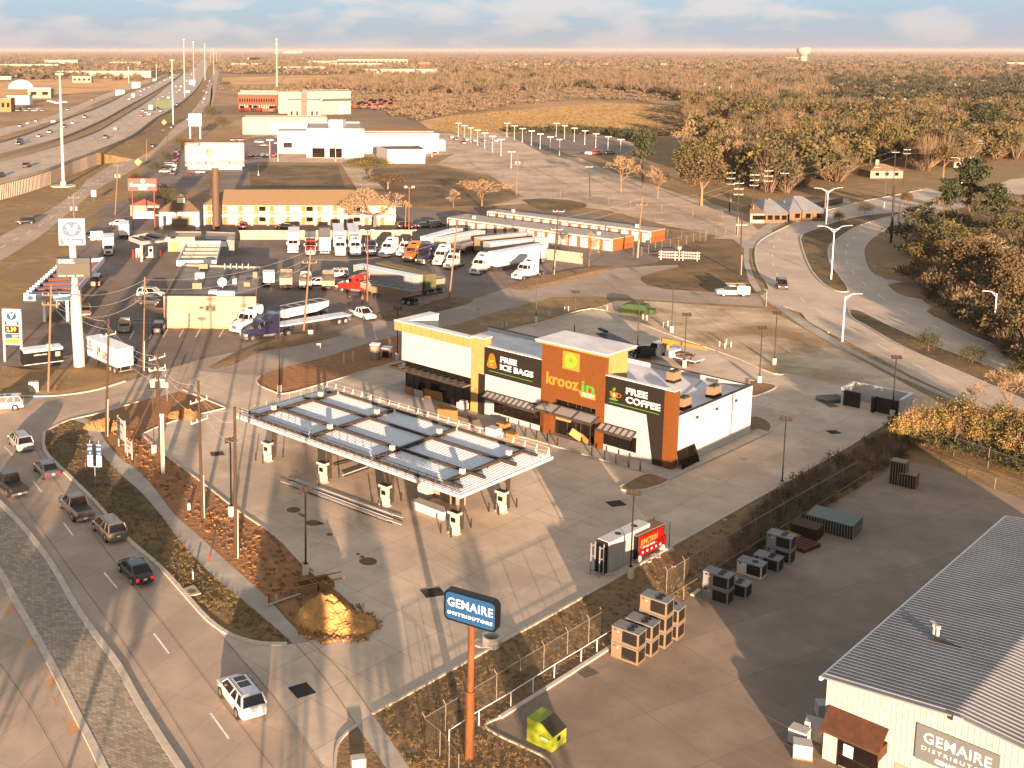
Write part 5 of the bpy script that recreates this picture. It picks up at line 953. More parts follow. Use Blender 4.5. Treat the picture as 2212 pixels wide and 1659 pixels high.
for i, (x, y, t0) in enumerate([(252, 1170, 1052), (322, 1197, 1076), (403, 1220, 1100), (478, 1255, 1120), (452, 1100, 990), (518, 1118, 1010), (597, 1142, 1030), (681, 1165, 1050), (769, 1190, 1074), (867, 1215, 1098), (968, 1245, 1120), (90, 1352, 1218)]):
    p = G(*T(2000, 0, x, y)); h = hgt(*T(2000, 0, x, y), T(2000, 0, x, t0)[1]); copy_tree(pr, loc=p, scale=(1, 1, h/10))
# tall lamp masts of the freeway
pm_ = None
for i, (bx, by, ty) in enumerate([(137, 402, 160), (374, 272, 130), (399, 216, 85), (419, 189, 90), (443, 174, 95), (462, 160, 105), (338, 174, 140), (278, 180, 145), (455, 140, 105), (468, 135, 110)]):
    p = G(bx, by); h = hgt(bx, by, ty); lb = ['thick pale lamp mast standing on a round pad beside the freeway wall', 'second tall lamp mast along the freeway', 'third tall lamp mast along the freeway median', 'fourth tall lamp mast rising above the horizon'][i] if i < 4 else 'far thin lamp mast of the freeway rising above the traffic'
    t_ = thing('lamp_mast', lb, 'lamp mast', p, 0, 'tall lamp masts along the freeway')
    MB().tube((0, 0, 0), (0, 0, h), .55 if i == 0 else .5, .3, n=8).build('mast', 'pvc', t_); b = MB(); b.tube((0, 0, h-.3), (0, 0, h+.3), 1.5, n=8); b.build('lamp_ring', 'pvc', t_)
    if i == 0: MB().tube((0, 0, 0), (0, 0, .25), 4.3, n=20).build('pad', 'kerb', t_); MB().tube((0, 0, .25), (0, 0, 1.6), .95, n=12).build('foot', 'kerb', t_)
# ---------------------------------------------------------------- signs
def roundrect(w_, h_, r, n=5):
    P = []
    for cx_, cy_, a0 in ((w_/2-r, h_/2-r, 0), (-w_/2+r, h_/2-r, math.pi/2), (-w_/2+r, -h_/2+r, math.pi), (w_/2-r, -h_/2+r, 1.5*math.pi)):
        P += [(cx_+r*math.cos(a0+math.pi/2*i/n), cy_+r*math.sin(a0+math.pi/2*i/n)) for i in range(n+1)]
    return P
def slab(b, P, y0, y1, cz=0, cx=0):
    n = len(P); b.add([(p[0]+cx, y0, p[1]+cz) for p in P]+[(p[0]+cx, y1, p[1]+cz) for p in P], [tuple(range(n)), tuple(range(n, 2*n))[::-1]]+[(i, n+i, n+(i+1) % n, (i+1) % n) for i in range(n)])
# blue cabinet sign on a rusty pole
gp = G(1013, 1639); gs = thing('pylon_sign', 'blue GEMAIRE sign in a black rounded frame on a rusty pole', 'sign', gp, math.radians(-33))
MB().tube((0, 0, 0), (0, 0, 4.6), .29, n=12).build('lower_pole', 'rust_pipe', gs); MB().tube((0, 0, 4.6), (0, 0, 4.75), .32, n=12).build('collar', 'rust_pipe', gs); b = MB(); b.tube((0, 0, 4.75), (0, 0, 9.2), .22, n=12); b.tube((0, 0, 9.2), (0, 0, 9.35), .26, n=12); b.build('upper_pole', 'rust_pipe', gs)
b = MB(); slab(b, roundrect(3.7, 2.05, .38), -.28, .28, 10.35); b.tube((0, 0, 9.3), (0, 0, 9.5), .12); cb = b.build('cabinet', 'frame_black', gs)
b = MB(); slab(b, roundrect(3.42, 1.8, .3), -.305, -.283, 10.35); b.build('sign_face', 'sign_blue', gs)
text('GEMAIRE', .8, 'letter_white', gs, (0, -.32, 10.58), 0, 3.15, .01, .008, spacing=1.08); text('DISTRIBUTORS', .28, 'letter_white', gs, (0, -.32, 9.88), 0, 3.1, .01, .012, spacing=1.4)
# round logo sign, diesel board on the white column
vp = G(*T(0, 700, 640, 1540)); vs = thing('pylon_sign', 'tall white column carrying the Valero logo board and the DIESEL board', 'sign', vp, math.radians(3))
MB().tube((0, 0, 0), (-.3, 0, 10.5), .82, n=18).build('lower_column', 'pvc', vs); MB().tube((-.3, 0, 10.5), (-.45, 0, 18.2), .55, .5, n=14).build('upper_column', 'pvc', vs)
b = MB(); b.box(-3.25, 2.5, -.65, .35, 18.0, 23.9); b.build('logo_cabinet', 'sign_white', vs)
b = MB(); b.box(-2.95, 2.2, -.672, -.655, 18.25, 19.5); b.build('name_panel', 'valero_blue', vs); text('Valero', 1.35, 'letter_white', vs, (-.38, -.69, 18.85), 0, 4.1, .01, .02)
b = MB(); disc2 = [(2.15*math.cos(a), 1.72*math.sin(a)) for a in [2*math.pi*i/32 for i in range(32)]]; slab(b, disc2, -.672, -.653, 21.6, -.38); b.build('logo_disc', 'valero_blue', vs)
b = MB(); slab(b, [(-1.3, .95), (-.55, .95), (.05, -.3), (.55, .95), (1.35, .95), (.45, -1.15), (-.35, -1.15)][::-1], -.70, -.68, 21.6, -.38); b.build('logo_letter', 'letter_white', vs)
b = MB(); b.box(-2.3, 1.5, -.72, -.705, 21.25, 21.4); b.build('logo_stripe', 'letter_gold', vs)
b = MB(); b.box(-4.0, 3.4, -.75, .75, 11.0, 15.2); b.build('diesel_cabinet', 'frame_black', vs)
b = MB(); b.box(-3.8, .2, -.77, -.753, 14.0, 15.05); b.build('diesel_panel', mat('deep_green', (.01, .035, .012), rough=.5), vs); text('DIESEL', 1.0, 'letter_white', vs, (-1.75, -.79, 14.52), 0, 3.5, .01, .02)
b = MB(); b.box(-3.8, 3.2, -.77, -.753, 11.5, 13.9); b.build('display', mat('dim_display', (.02, .015, .005), (.012, .01, .004), sc=2, rough=.4), vs)
for x in (-3.5, -1.6, .4): MB().box(x, x+1.5, -.79, -.772, 11.3, 11.55).build('green_segment', mat('seg_green', (.1, .6, .15), emit=.6) if 'seg_green' not in M else 'seg_green', vs)
for q in [o for o in COL.objects if o.parent == vs and 'column' not in o.name]:      # boards at their real size
    tx_ = q.name.startswith('lettering'); zc = q.location.z if tx_ else q.data.vertices[0].co.z; hi_ = zc > 17; k = .64 if hi_ else .667; z0, z1 = (18, 18) if hi_ else (11, 13.3)
    q.scale = (.645, k, 1) if tx_ else (.645, 1, k); q.location.x = -.38+(q.location.x+.38)*.645; q.location.z = z1+(q.location.z-z0)*k
# low price sign
p0 = G(*T(0, 700, 30, 1600)); p0 = G(*T(0, 700, 42, 1500)); p1 = G(*T(0, 700, 180, 1505)); ps = thing('price_sign', 'low price sign with two legs reading 2.39 beside the food trailer', 'sign', (p0+p1)/2, math.atan2((p1-p0).y, (p1-p0).x)); L_ = (p1-p0).length
k_ = L_/2
for s in (-1, 1): MB().box(s*k_-.15, s*k_+.15, -.15, .15, 0, 7.6).build('leg', 'sign_white', ps)
b = MB(); b.box(-k_-.1, k_+.1, -.18, .18, 2.6, 8.0); b.build('cabinet', 'sign_white', ps); b = MB(); b.box(-k_+.25, k_-.25, -.2, -.185, 5.6, 6.15); b.build('name_panel', 'valero_blue', ps); text('Valero', .6, 'letter_white', ps, (0, -.21, 5.88), 0, 1.6, .01, .01)
b = MB(); slab(b, [(.75*math.cos(a), .62*math.sin(a)) for a in [2*math.pi*i/24 for i in range(24)]], -.2, -.185, 6.95); b.build('logo_disc', 'valero_blue', ps); text('V', 1.1, 'letter_white', ps, (0, -.21, 6.95), 0, .8, .01, .04)
mat('led_amber', (.9, .22, .03), emit=1.2)
b = MB(); b.box(-k_+.25, k_-.25, -.2, -.185, 4.4, 5.45); b.build('price_panel', 'frame_black', ps); text('2.39', .85, 'led_amber', ps, (-.1, -.21, 4.92), 0, 1.5, .01, .01)
b = MB(); b.box(-k_+.25, k_-.25, -.2, -.185, 3.6, 4.3); b.build('price_panel', 'valero_blue', ps); text('2.89', .5, 'led_amber', ps, (.45, -.21, 3.95), 0, .9, .01, .01)
b = MB(); b.box(-k_+.25, k_-.25, -.2, -.185, 2.85, 3.5); b.build('price_panel', 'letter_gold', ps)
# billboard
bp_ = G(467, 497); bb_ = thing('billboard', 'large billboard for an emergency room on a thick tube post', 'billboard', bp_, math.radians(-2))
MB().tube((0, 0, 0), (0, 0, 16), .95, n=14).build('post', mat('post_brown', (.07, .045, .028), rough=.7), bb_)
b = MB(); b.box(-7.6, 7.4, -.4, .4, 16.4, 22.4); b.build('board', mat('bb_pale', (.22, .21, .21), rough=.5), bb_)
b = MB(); b.add([(.6, -.42, 17.6), (7.35, -.42, 17.6), (7.35, -.42, 22.35), (.0, -.42, 22.35)], [(0, 1, 2, 3)]); b.build('blue_field', mat('bb_blue', (.10, .125, .17), rough=.5), bb_)
b = MB(); b.box(-7.6, 7.4, -.43, -.41, 16.9, 17.6); b.build('red_band', 'red_paint', bb_); b = MB(); b.box(-7.6, -3.6, -.43, -.41, 21.6, 22.4); b.build('red_tab', 'red_paint', bb_)
for s, z in (('Emergency Care', 20.9), ('With', 19.9), ('Compassion', 18.8)): text(s, 1.0, 'letter_white', bb_, (3.8, -.45, z), 0, {'With': 2.0}.get(s, 6.3 if s[0] == 'E' else 4.8), .01)
text('NO WAIT TIMES - NO SURPRISE BILLS - EXIT NOW', .6, 'letter_white', bb_, (0, -.46, 17.25), 0, 14.3, .01); text('Open 24/7', .6, 'letter_white', bb_, (-5.6, -.46, 22.0), 0, 3, .01)
text('RapidCare', .8, 'red_paint', bb_, (-4.6, -.42, 19.9), 0, 3.9, .01); text('Emergency Room', .45, 'valero_blue', bb_, (-4.5, -.42, 19.2), 0, 3.7, .01)
b = MB(); slab(b, [(1.1*math.cos(a)*.8, 1.9*math.sin(a)*.8) for a in [2*math.pi*i/16 for i in range(16)]], -.43, -.405, 19.9, -1.4); b.build('portrait', mat('skin_print', (.12, .07, .045), (.2, .17, .15), sc=1, rough=.6), bb_)
b = MB(); b.box(-6.9, 6.8, -.36, .36, 15.6, 16.35); b.build('skirt_panel', 'sign_white', bb_); text('JGI', .6, 'frame_black', bb_, (-6, -.38, 15.98), 0, 1.2, .01); b = MB(); b.box(-7.3, 7.1, -1.4, -.5, 15.2, 15.3); b.box(-7.3, 7.1, -.5, .5, 15.2, 15.55); b.build('catwalk', 'steel_dark', bb_)
# hotel sign
hp0 = G(*T(0, 700, 1072, 450)); hp1 = G(*T(0, 700, 1245, 440)); hs = thing('hotel_sign', 'red Executive Inn sign on two red posts with a storage board below', 'sign', (hp0+hp1)/2, 0); w_ = (hp1-hp0).length/2
for s in (-1, 1): MB().tube((s*w_, 0, 0), (s*w_, 0, 10.5), .13, n=6).build('post', 'red_paint', hs)
b = MB(); b.box(-w_-1, w_+.7, -.3, .3, 10.2, 13.3); b.build('cabinet', 'red_paint', hs); text('Executive', 1.25, 'letter_white', hs, (-.1, -.33, 11.7), 0, 6.4, .01, .02); text('Inn', 1.25, 'letter_white', hs, (0, -.33, 10.8), 0, 2.0, .01, .02)
b = MB(); slab(b, [(.55*math.cos(a), .55*math.sin(a)) for a in [2*math.pi*i/16 for i in range(16)]], -.33, -.31, 12.65); b.build('ring_emblem', 'letter_white', hs); b = MB(); slab(b, [((.5 if i % 2 else .2)*math.cos(math.pi/2+math.pi*i/5+math.pi/5), (.5 if i % 2 else .2)*math.sin(math.pi/2+math.pi*i/5+math.pi/5)) for i in range(10)], -.345, -.333, 12.65); b.build('star', 'red_paint', hs)
b = MB(); b.box(-w_+.2, w_-.2, -.2, .2, 3.1, 4.9); b.build('storage_board', 'letter_white', hs); text('STORAGE', .8, 'red_paint', hs, (0, -.22, 3.6), 0, 4.6, .01, .02); text('Budget MINI', .6, 'red_paint', hs, (0, -.22, 4.4), 0, 3.8, .01, .01)
# car maker pylon with two legs (tall white with a ring badge)
np_ = G(422, 300); ns = thing('pylon_sign', 'white pylon sign with gray ring emblem on two legs beside the frontage road', 'sign', np_, 0)
for s in (-1, 1): MB().box(s*2.6-.35, s*2.6+.35, -.3, .3, 0, 9).build('leg', 'pvc', ns)
b = MB(); b.box(-3.4, 3.4, -.5, .5, 6.6, 13); b.build('cabinet', 'sign_white', ns); b = MB()
for k in range(24): a0, a1 = 2*math.pi*k/24, 2*math.pi*(k+1)/24; b.add([(2.0*math.cos(a0), -.53, 9.9+2.0*math.sin(a0)), (2.0*math.cos(a1), -.53, 9.9+2.0*math.sin(a1)), (1.5*math.cos(a1), -.53, 9.9+1.5*math.sin(a1)), (1.5*math.cos(a0), -.53, 9.9+1.5*math.sin(a0))], [(0, 1, 2, 3)])
b.box(-2.3, 2.3, -.54, -.52, 9.6, 10.2); b.build('ring_emblem', 'hvac_grey', ns)
# route shields
rp = G(*T(0, 1500, 768, 905)); rs = thing('route_sign', 'cluster of route shields 69 and 59 on one post in the shaded grass', 'road sign', rp, math.radians(-8))
H_ = hgt(*T(0, 1500, 768, 905), T(0, 1500, 768, 740)[1]); MB().tube((0, 0, 0), (0, 0, H_), .04, n=6).build('post', 'steel_grey', rs); MB().box(-.55, .55, -.03, .03, H_, H_+.07).build('crossbar', 'steel_grey', rs)
for s, w1, a1 in ((-1, 'SOUTH', '^'), (1, 'NORTH', '>')):
    x = s*.48; MB().box(x-.03, x+.03, .0, .04, H_, H_+2.9).build('upright', 'steel_grey', rs)
    for z, hh, m_, tx, tm in ((.2, .3, 'letter_white', '', 'frame_black'), (.68, .55, 'letter_white', '59', 'frame_black'), (1.12, .25, 'letter_white', w1, 'frame_black'), (1.50, .38, 'sign_blue', '', 'letter_white'), (1.97, .5, 'sign_blue', '69', 'letter_white'), (2.42, .25, 'sign_blue', w1, 'letter_white')):
        o = MB().box(x-.29, x+.29, -.02, -.003, H_+z-hh/2, H_+z+hh/2).build('sign_plate', m_, rs)
        if tx: text(tx, hh*.75, tm, o, (x, -.03, H_+z-.02), 0, .44 if len(tx) == 2 else .5, .003)
        else:
            b = MB(); zz = H_+z
            if s < 0: b.add([(x-.03, -.03, zz-.12), (x+.03, -.03, zz-.12), (x+.03, -.03, zz+.02), (x+.11, -.03, zz+.02), (x, -.03, zz+.14), (x-.11, -.03, zz+.02), (x-.03, -.03, zz+.02)], [tuple(range(7))])
            else: b.add([(x-.2, -.03, zz-.03), (x+.04, -.03, zz-.03), (x+.04, -.03, zz-.1), (x+.2, -.03, zz), (x+.04, -.03, zz+.1), (x+.04, -.03, zz+.03), (x-.2, -.03, zz+.03)], [tuple(range(7))])
            b.build('arrow', tm, o)
# real estate boards
for lb, a_, b_, z0, z1, tx in (('tall white for lease board standing on the mulch by the sidewalk', (955, 575), (1010, 625), 1.3, 3.7, 'FOR LEASE'), ('small white board with red letters beside the for lease board', (1025, 655), (1062, 685), .7, 2.1, 'FOR LEASE')):
    p0 = G(*T(0, 1500, *a_)); p1 = G(*T(0, 1500, *b_)); L_ = (p1-p0).length; o = thing('lease_sign', lb, 'sign', p0, math.atan2((p1-p0).y, (p1-p0).x)); [MB().box(x-.05, x+.05, -.05, .05, 0, z1+.1).build('post', 'pvc', o) for x in (0, L_)]
    MB().box(-.1, L_+.1, -.1, -.053, z0, z1).build('board', 'sign_white', o); text(tx, .5, 'sign_blue' if z1 > 3 else 'red_paint', o, (L_/2, -.12, z0+(z1-z0)*.75), 0, L_*.8, .005); text('CALL', .3, 'frame_black', o, (L_/2, -.12, z0+(z1-z0)*.35), 0, L_*.45, .005)
# small road signs
def plate(label, base, top, w_=.6, h_=.75, m_='sign_white', tx=None, shape='rect', cat='road sign', tm='frame_black', rz=0, name='road_sign', post='steel_grey'):
    p = G(*base); h = hgt(*base, top[1]); o = thing(name, label, cat, p, rz); MB().tube((0, 0, 0), (0, 0, h), .035, n=5).build('post', post, o)
    b = MB()
    if shape == 'rect': b.box(-w_/2, w_/2, -.07, -.04, h-h_, h)
    else: b.add([(0, -.05, h), (w_/2, -.05, h-h_/2), (0, -.05, h-h_), (-w_/2, -.05, h-h_/2), (0, -.02, h), (w_/2, -.02, h-h_/2), (0, -.02, h-h_), (-w_/2, -.02, h-h_/2)], [(3, 2, 1, 0), (4, 5, 6, 7), (0, 1, 5, 4), (1, 2, 6, 5), (2, 3, 7, 6), (3, 0, 4, 7)])
    o2 = b.build('sign_plate', m_, o)
    if tx: text(tx, h_*.45, tm, o, (0, -.08, h-h_*.5), 0, w_*.7, .003)
    return o
plate('white speed limit sign at the mulch bed beside the cross street', m1(553, 1490), m1(553, 1355), .62, .78, tx='35')
plate('white sign with orange diamond at the bend of the cross street', m1(1830, 1190), m1(1830, 1050), .6, 1.2, tx='35')
plate('blue green street name sign at the boulevard corner', T(2996, 700, 137, 1060), T(2996, 700, 137, 915), 1.3, .28, 'green_paint')
plate('white diamond sign at the far kerb of the boulevard', T(2996, 700, 1005, 780), T(2996, 700, 1003, 718), .95, .95, shape='d')
plate('white sign before the dark pine group', T(2996, 700, 1440, 335), T(2996, 700, 1448, 252), .9, 1.0)
plate('white road sign standing near the transformer pole', T(0, 1500, 1345, 210), T(0, 1500, 1352, 62), .35, .7)
plate('white speed sign with black numbers beside the frontage road', T(0, 700, 755, 215), T(0, 700, 755, 122), 1.5, 2.0, tx='50')
plate('yellow diamond sign beside the frontage road kerb', T(0, 0, 1112, 1355), T(0, 0, 1112, 1272), 3.0, 3.0, 'yellow_paint', shape='d')
plate('yellow diamond sign at the freeway ramp', T(0, 0, 1322, 1040), T(0, 0, 1322, 960), 3.4, 3.4, 'yellow_paint', shape='d')
plate('green freeway guide sign on a single post', T(0, 0, 1325, 925), T(0, 0, 1330, 808), 12, 5.5, 'green_paint')
for x, y, w_ in ((966, 770, 9), (1095, 712, 10), (1503, 760, 6), (1545, 685, 8), (1240, 655, 4), (1100, 1085, 3), (428, 985, 3)): plate('bright sign board along the freeway, %s' % {966: 'first of the large pair', 1095: 'second of the large pair', 1503: 'beside the mast', 1545: 'past the mast', 1240: 'beyond the median', 1100: 'at the ramp rail', 428: 'in the grass wedge'}[x], T(0, 0, x, y), T(0, 0, x, y-w_*5.2), w_, w_*.8, 'sign_white', name='highway_sign')
plate('orange marker post with white top on the shaded verge', T(0, 1500, 690, 785), T(0, 1500, 690, 705), .12, .5, 'red_paint', name='marker_post', cat='marker')
# short marker posts
for lb, x, y, i, j in (('orange marker stake near the sidewalk', 1678, 1508, 0, 1500), ('orange stake in front of the grocery trailer island', 443, 138, 0, 1500)): MB().tube(G(*T(i, j, x, y)), G(*T(i, j, x, y))+Vector((.1, 0, 1.0)), .06, n=6); o = MB().tube((0, 0, 0), (.12, 0, 1.0), .07, n=6).build('marker_post', 'red_paint'); o.location = G(*T(i, j, x, y)); tag(o, lb, 'marker')
# barricades
bq = thing('road_barricade', 'red and white striped barricade boards closing the stub street', 'barricade', G(*m2(1440, 690)), math.radians(-12))
for s in (-1, 1):
    for z in (.5, 1.1, 1.7): MB().box(s*2.3-2.0, s*2.3+2.0, -.05, .05, z, z+.32).build('striped_board', 'sign_white', bq)
    for z in (.5, 1.1, 1.7):
        b = MB(); [b.add([(s*2.3-1.9+i*.55, -.055, z+.01), (s*2.3-1.65+i*.55, -.055, z+.01), (s*2.3-1.5+i*.55, -.055, z+.31), (s*2.3-1.75+i*.55, -.055, z+.31)], [(0, 1, 2, 3)]) for i in range(7)]; b.build('red_stripe', 'red_paint', bq)
    for x in (-1.5, 1.5): MB().box(s*2.3+x-.05, s*2.3+x+.05, .06, .12, 0, 2.1).build('leg', 'galv_light', bq)
MB().box(-.04, .04, .05, .12, 0, 3.1).build('centre_post', 'galv_light', bq); MB().box(-.35, .35, -.02, .02, 2.5, 3.1).build('sign_plate', 'sign_white', bq)
# ---------------------------------------------------------------- buildings
def FP(o, dr, px):                    # pixel -> (distance along a vertical plane, height)
    r = G(*px)-Vector((0, 0, CAMH)); n = Vector((-dr.y, dr.x, 0)); t_ = n.dot(Vector((o.x, o.y, 0)))/n.dot(r); P = Vector((0, 0, CAMH))+r*t_
    return (P-Vector((o.x, o.y, 0))).dot(dr), P.z
def bldg(name, label, tops, z, wall, roof, cat='building', parapet=.4, feat=(), group=None, z0=0, pc=None, loc_z=0):
    """tops: roof corners as pixels (first two = front edge, left to right), z their height"""
    P = [G(*p, z) for p in tops]
    if len(P) == 3: P.append(P[0]+P[2]-P[1])
    o = P[0].copy(); d = (P[1]-P[0]); d.z = 0; rz = math.atan2(d.y, d.x); t_ = thing(name, label, cat, (o.x, o.y, z0), rz, group)
    R = Matrix.Rotation(-rz, 3, 'Z'); Q = [R @ (p-o) for p in P]; Q = [(q.x, q.y) for q in Q]
    MB().prism(Q, 0, z-z0).build('wall', wall, t_)
    if parapet:
        b = MB(); n = len(Q); c = (sum(q[0] for q in Q)/n, sum(q[1] for q in Q)/n); I = [(q[0]+(c[0]-q[0])*.02+.0, q[1]+(c[1]-q[1])*.03) for q in Q]; O = [(q[0]-(c[0]-q[0])*.002, q[1]-(c[1]-q[1])*.004) for q in Q]; zz = z-z0
        b.add([(p[0], p[1], zz-.3) for p in O]+[(p[0], p[1], zz+parapet) for p in O]+[(p[0], p[1], zz+parapet) for p in I]+[(p[0], p[1], zz+.02) for p in I], [(i, (i+1) % n, n+(i+1) % n, n+i) for i in range(n)]+[(n+i, n+(i+1) % n, 2*n+(i+1) % n, 2*n+i) for i in range(n)]+[(2*n+i, 2*n+(i+1) % n, 3*n+(i+1) % n, 3*n+i) for i in range(n)]); b.build('parapet', pc or wall, t_)
        b = MB(); b.poly([(p[0], p[1], zz+.03) for p in I]); b.build('roof', roof, t_)
    else: MB().prism([(q[0]*1.001, q[1]*1.001) for q in Q], z-z0+.003, z-z0+.15).build('roof', roof, t_)
    L = Q[1][0]
    for f in feat:
        x0, x1, a0, a1, m_, nm = f[:6]; dp = f[6] if len(f) > 6 else .05
        MB().box(x0*L, x1*L, -dp, -.012, a0, a1).build(nm, m_, t_)
    return t_, L, Q
# the distributor's metal shed, near right
A_ = G(1788, 1465, 5.6); B_ = G(2180, 1120, 5.6); dd = (B_-A_).normalized(); fr = Vector((dd.y, -dd.x, 0)); s_, zr = FP(A_, fr, (2074, 1550)); L_ = (B_-A_).length
ms = thing('metal_shed', 'large cream metal shed with ribbed gray roof, rusty awning and GEMAIRE board', 'warehouse', (A_.x, A_.y, 0), math.atan2(fr.y, fr.x)); W_ = 2*s_; zr = max(zr, 6.2)
b = MB(); b.add([(0, 0, 0), (W_, 0, 0), (W_, 0, 5.6), (s_, 0, zr), (0, 0, 5.6), (0, L_, 0), (W_, L_, 0), (W_, L_, 5.6), (s_, L_, zr), (0, L_, 5.6)], [(0, 1, 2, 3, 4), (9, 8, 7, 6, 5), (0, 4, 9, 5), (1, 6, 7, 2)]); b.build('wall', 'cream_metal', ms)
b = MB(); [b.box(k*.33, k*.33+.06, -.03, -.003, 0, 5.5+min(k*.33, W_-k*.33)*(zr-5.6)/s_-.05) for k in range(int(W_/.33))]; b.build('wall_rib', 'cream_metal', ms)['kind'] = 'stuff'
sl_ = (zr-5.6)/s_
for nm, xa, xb, za, zb in (('roof_slope', -.25, s_, 5.6-.25*sl_, zr), ('roof_slope', s_, W_+.25, zr, 5.6-.25*sl_)):
    b = MB(); b.add([(xa, -.3, za+.05), (xb, -.3, zb+.05), (xb, L_+.3, zb+.05), (xa, L_+.3, za+.05), (xa, -.3, za+.16), (xb, -.3, zb+.16), (xb, L_+.3, zb+.16), (xa, L_+.3, za+.16)], [(3, 2, 1, 0), (4, 5, 6, 7), (0, 1, 5, 4), (1, 2, 6, 5), (2, 3, 7, 6), (3, 0, 4, 7)]); r_ = b.build(nm, 'metal_roof', ms)
    b = MB(); k = 0.1
    while k < L_: b.add([(xa, k, za+.161), (xb, k, zb+.161), (xb, k+.09, zb+.161), (xa, k+.09, za+.161), (xa, k+.02, za+.23), (xb, k+.02, zb+.23), (xb, k+.07, zb+.23), (xa, k+.07, za+.23)], [(4, 5, 6, 7), (0, 1, 5, 4), (2, 3, 7, 6), (1, 2, 6, 5), (3, 0, 4, 7)]); k += .45
    b.build('roof_rib', 'metal_roof', r_)['kind'] = 'stuff'
MB().box(-.42, -.26, -.3, L_+.3, 5.42, 5.66).build('gutter', 'galv_light', ms); b = MB(); b.box(s_-.25, s_+.25, -.42, -.31, zr-.3, zr+.2); b.build('ridge_cap', 'cream_metal', ms)
a0 = FP(A_, fr, (1983, 1559)); a1 = FP(A_, fr, (2163, 1625)); sx0, sx1 = a0[0], a1[0]; zt = a0[1]
MB().box(sx0, sx1, -.12, -.04, zt-2.3, zt-.02).build('sign_board', mat('faded_blue', (.095, .105, .11), rough=.5), ms)
text('GEMAIRE', .95, 'letter_white', ms, ((sx0+sx1)/2, -.13, zt-.75), 0, (sx1-sx0)*.82, .01, .008, spacing=1.08); text('DISTRIBUTORS', .36, 'letter_white', ms, ((sx0+sx1)/2, -.13, zt-1.45), 0, (sx1-sx0)*.85, .01, spacing=1.4); text('GEMAIRE.COM', .4, 'letter_white', ms, ((sx0+sx1)/2, -.13, zt-1.98), 0, (sx1-sx0)*.5, .01, .01)
b = MB(); b.add([(.25, -.04, 3.9), (3.9, -.04, 3.9), (3.9, -1.5, 2.9), (.25, -1.5, 2.9), (.25, -.04, 3.8), (3.9, -.04, 3.8), (3.9, -1.5, 2.75), (.25, -1.5, 2.75)], [(0, 3, 2, 1), (4, 5, 6, 7), (0, 1, 5, 4), (1, 2, 6, 5), (2, 3, 7, 6), (3, 0, 4, 7)]); b.box(.25, .3, -1.45, -.05, 2.3, 3.0); b.box(3.85, 3.9, -1.45, -.05, 2.3, 3.0); b.build('awning', 'awning_rust', ms)
b = MB(); b.box(1.0, 3.4, -.06, -.035, .1, 2.4); gg = b.build('glass_door', 'glass_dark', ms); b = MB(); [b.box(x-.04, x+.04, -.09, -.03, 0, 2.45) for x in (1.0, 2.2, 3.4)]; b.build('frame', 'frame_black', gg); MB().box(1.3, 1.9, -.08, -.061, .9, 1.7).build('notice', 'letter_white', gg)
b = MB(); b.box(4.4, W_, -.05, -.033, 0, 1.9); b.build('brick_base', 'cream_wall', ms); b = MB(); b.box(6, 6.5, -.06, -.051, 0, 2.2); b.build('side_door', 'frame_black', ms)
c0 = G(2008, 1368, 6.2); q_ = Matrix.Rotation(-ms.rotation_euler.z, 3, 'Z') @ (c0-Vector((A_.x, A_.y, 0))); xv, yv = q_.x, q_.y; zb = 5.7+xv*sl_
for dx, dy in ((0, .4), (.5, 0), (.25, .1)): b = MB(); b.tube((xv+dx, yv+dy, zb), (xv+dx, yv+dy, zb+.75), .11, n=8); b.tube((xv+dx, yv+dy, zb+.75), (xv+dx, yv+dy, zb+.95), .17, n=8); b.build('vent_pipe', 'pvc', ms)
b = MB(); b.box(xv+.5, xv+2.2, yv-.9, yv-.5, zb+.1, zb+.3); b.build('roof_curb', 'black_plastic', ms)
# stacked rooftop units in the yard
un = G(*T(2000, 2272, 1105, 790)); ul = G(*T(2000, 2272, 895, 710)); ud = (ul-un).normalized(); urz = math.atan2(-ud.y, -ud.x)
def hvac(label, base, lvl, tone, group, proto={}):
    p = G(*T(2000, 2272, *base)); loc = Vector((p.x, p.y, lvl*1.27))
    if tone in proto: return copy_tree(proto[tone], label, loc, urz, group)
    t_ = thing('air_conditioner', label, 'air conditioner', loc, urz, group); proto[tone] = t_     # origin at the near lower corner, body to -x and +y
    m_ = {'tan': 'hvac_tan', 'grey': 'hvac_grey', 'white': 'white_metal'}[tone]
    MB().box(-2.15, 0, 0, 1.3, .12, 1.15).build('cabinet', m_, t_); MB().box(-2.18, .03, -.03, 1.33, 0, .12).build('base_rail', m_, t_); MB().box(-2.19, .04, -.04, 1.34, 1.15, 1.22).build('top_panel', 'hvac_grey', t_)
    MB().box(-1.3, -.12, -.02, -.003, .2, 1.1).build('coil_grille', 'coil', t_); MB().box(.003, .02, .1, 1.15, .2, 1.1).build('coil_grille', 'coil', t_)
    for x, y in ((-.8, .38), (-.8, .95)) if tone != 'white' else ((-.8, .65),):
        o = MB().tube((x, y, 1.221), (x, y, 1.26), .27, n=14).build('fan_ring', 'coil', t_)
    MB().box(-2.0, -1.8, -.02, -.003, .95, 1.08).build('badge', 'red_paint' if tone == 'tan' else 'frame_black', t_); MB().box(-1.7, -1.58, -.02, -.003, .85, .92).build('label_plate', 'letter_white', t_)
    for x in (-.06, -2.1): MB().box(x-.05, x+.05, -.025, -.003, .12, 1.15).build('corner_post', m_, t_)
    return t_
ORD = ['bottom', 'second', 'top']
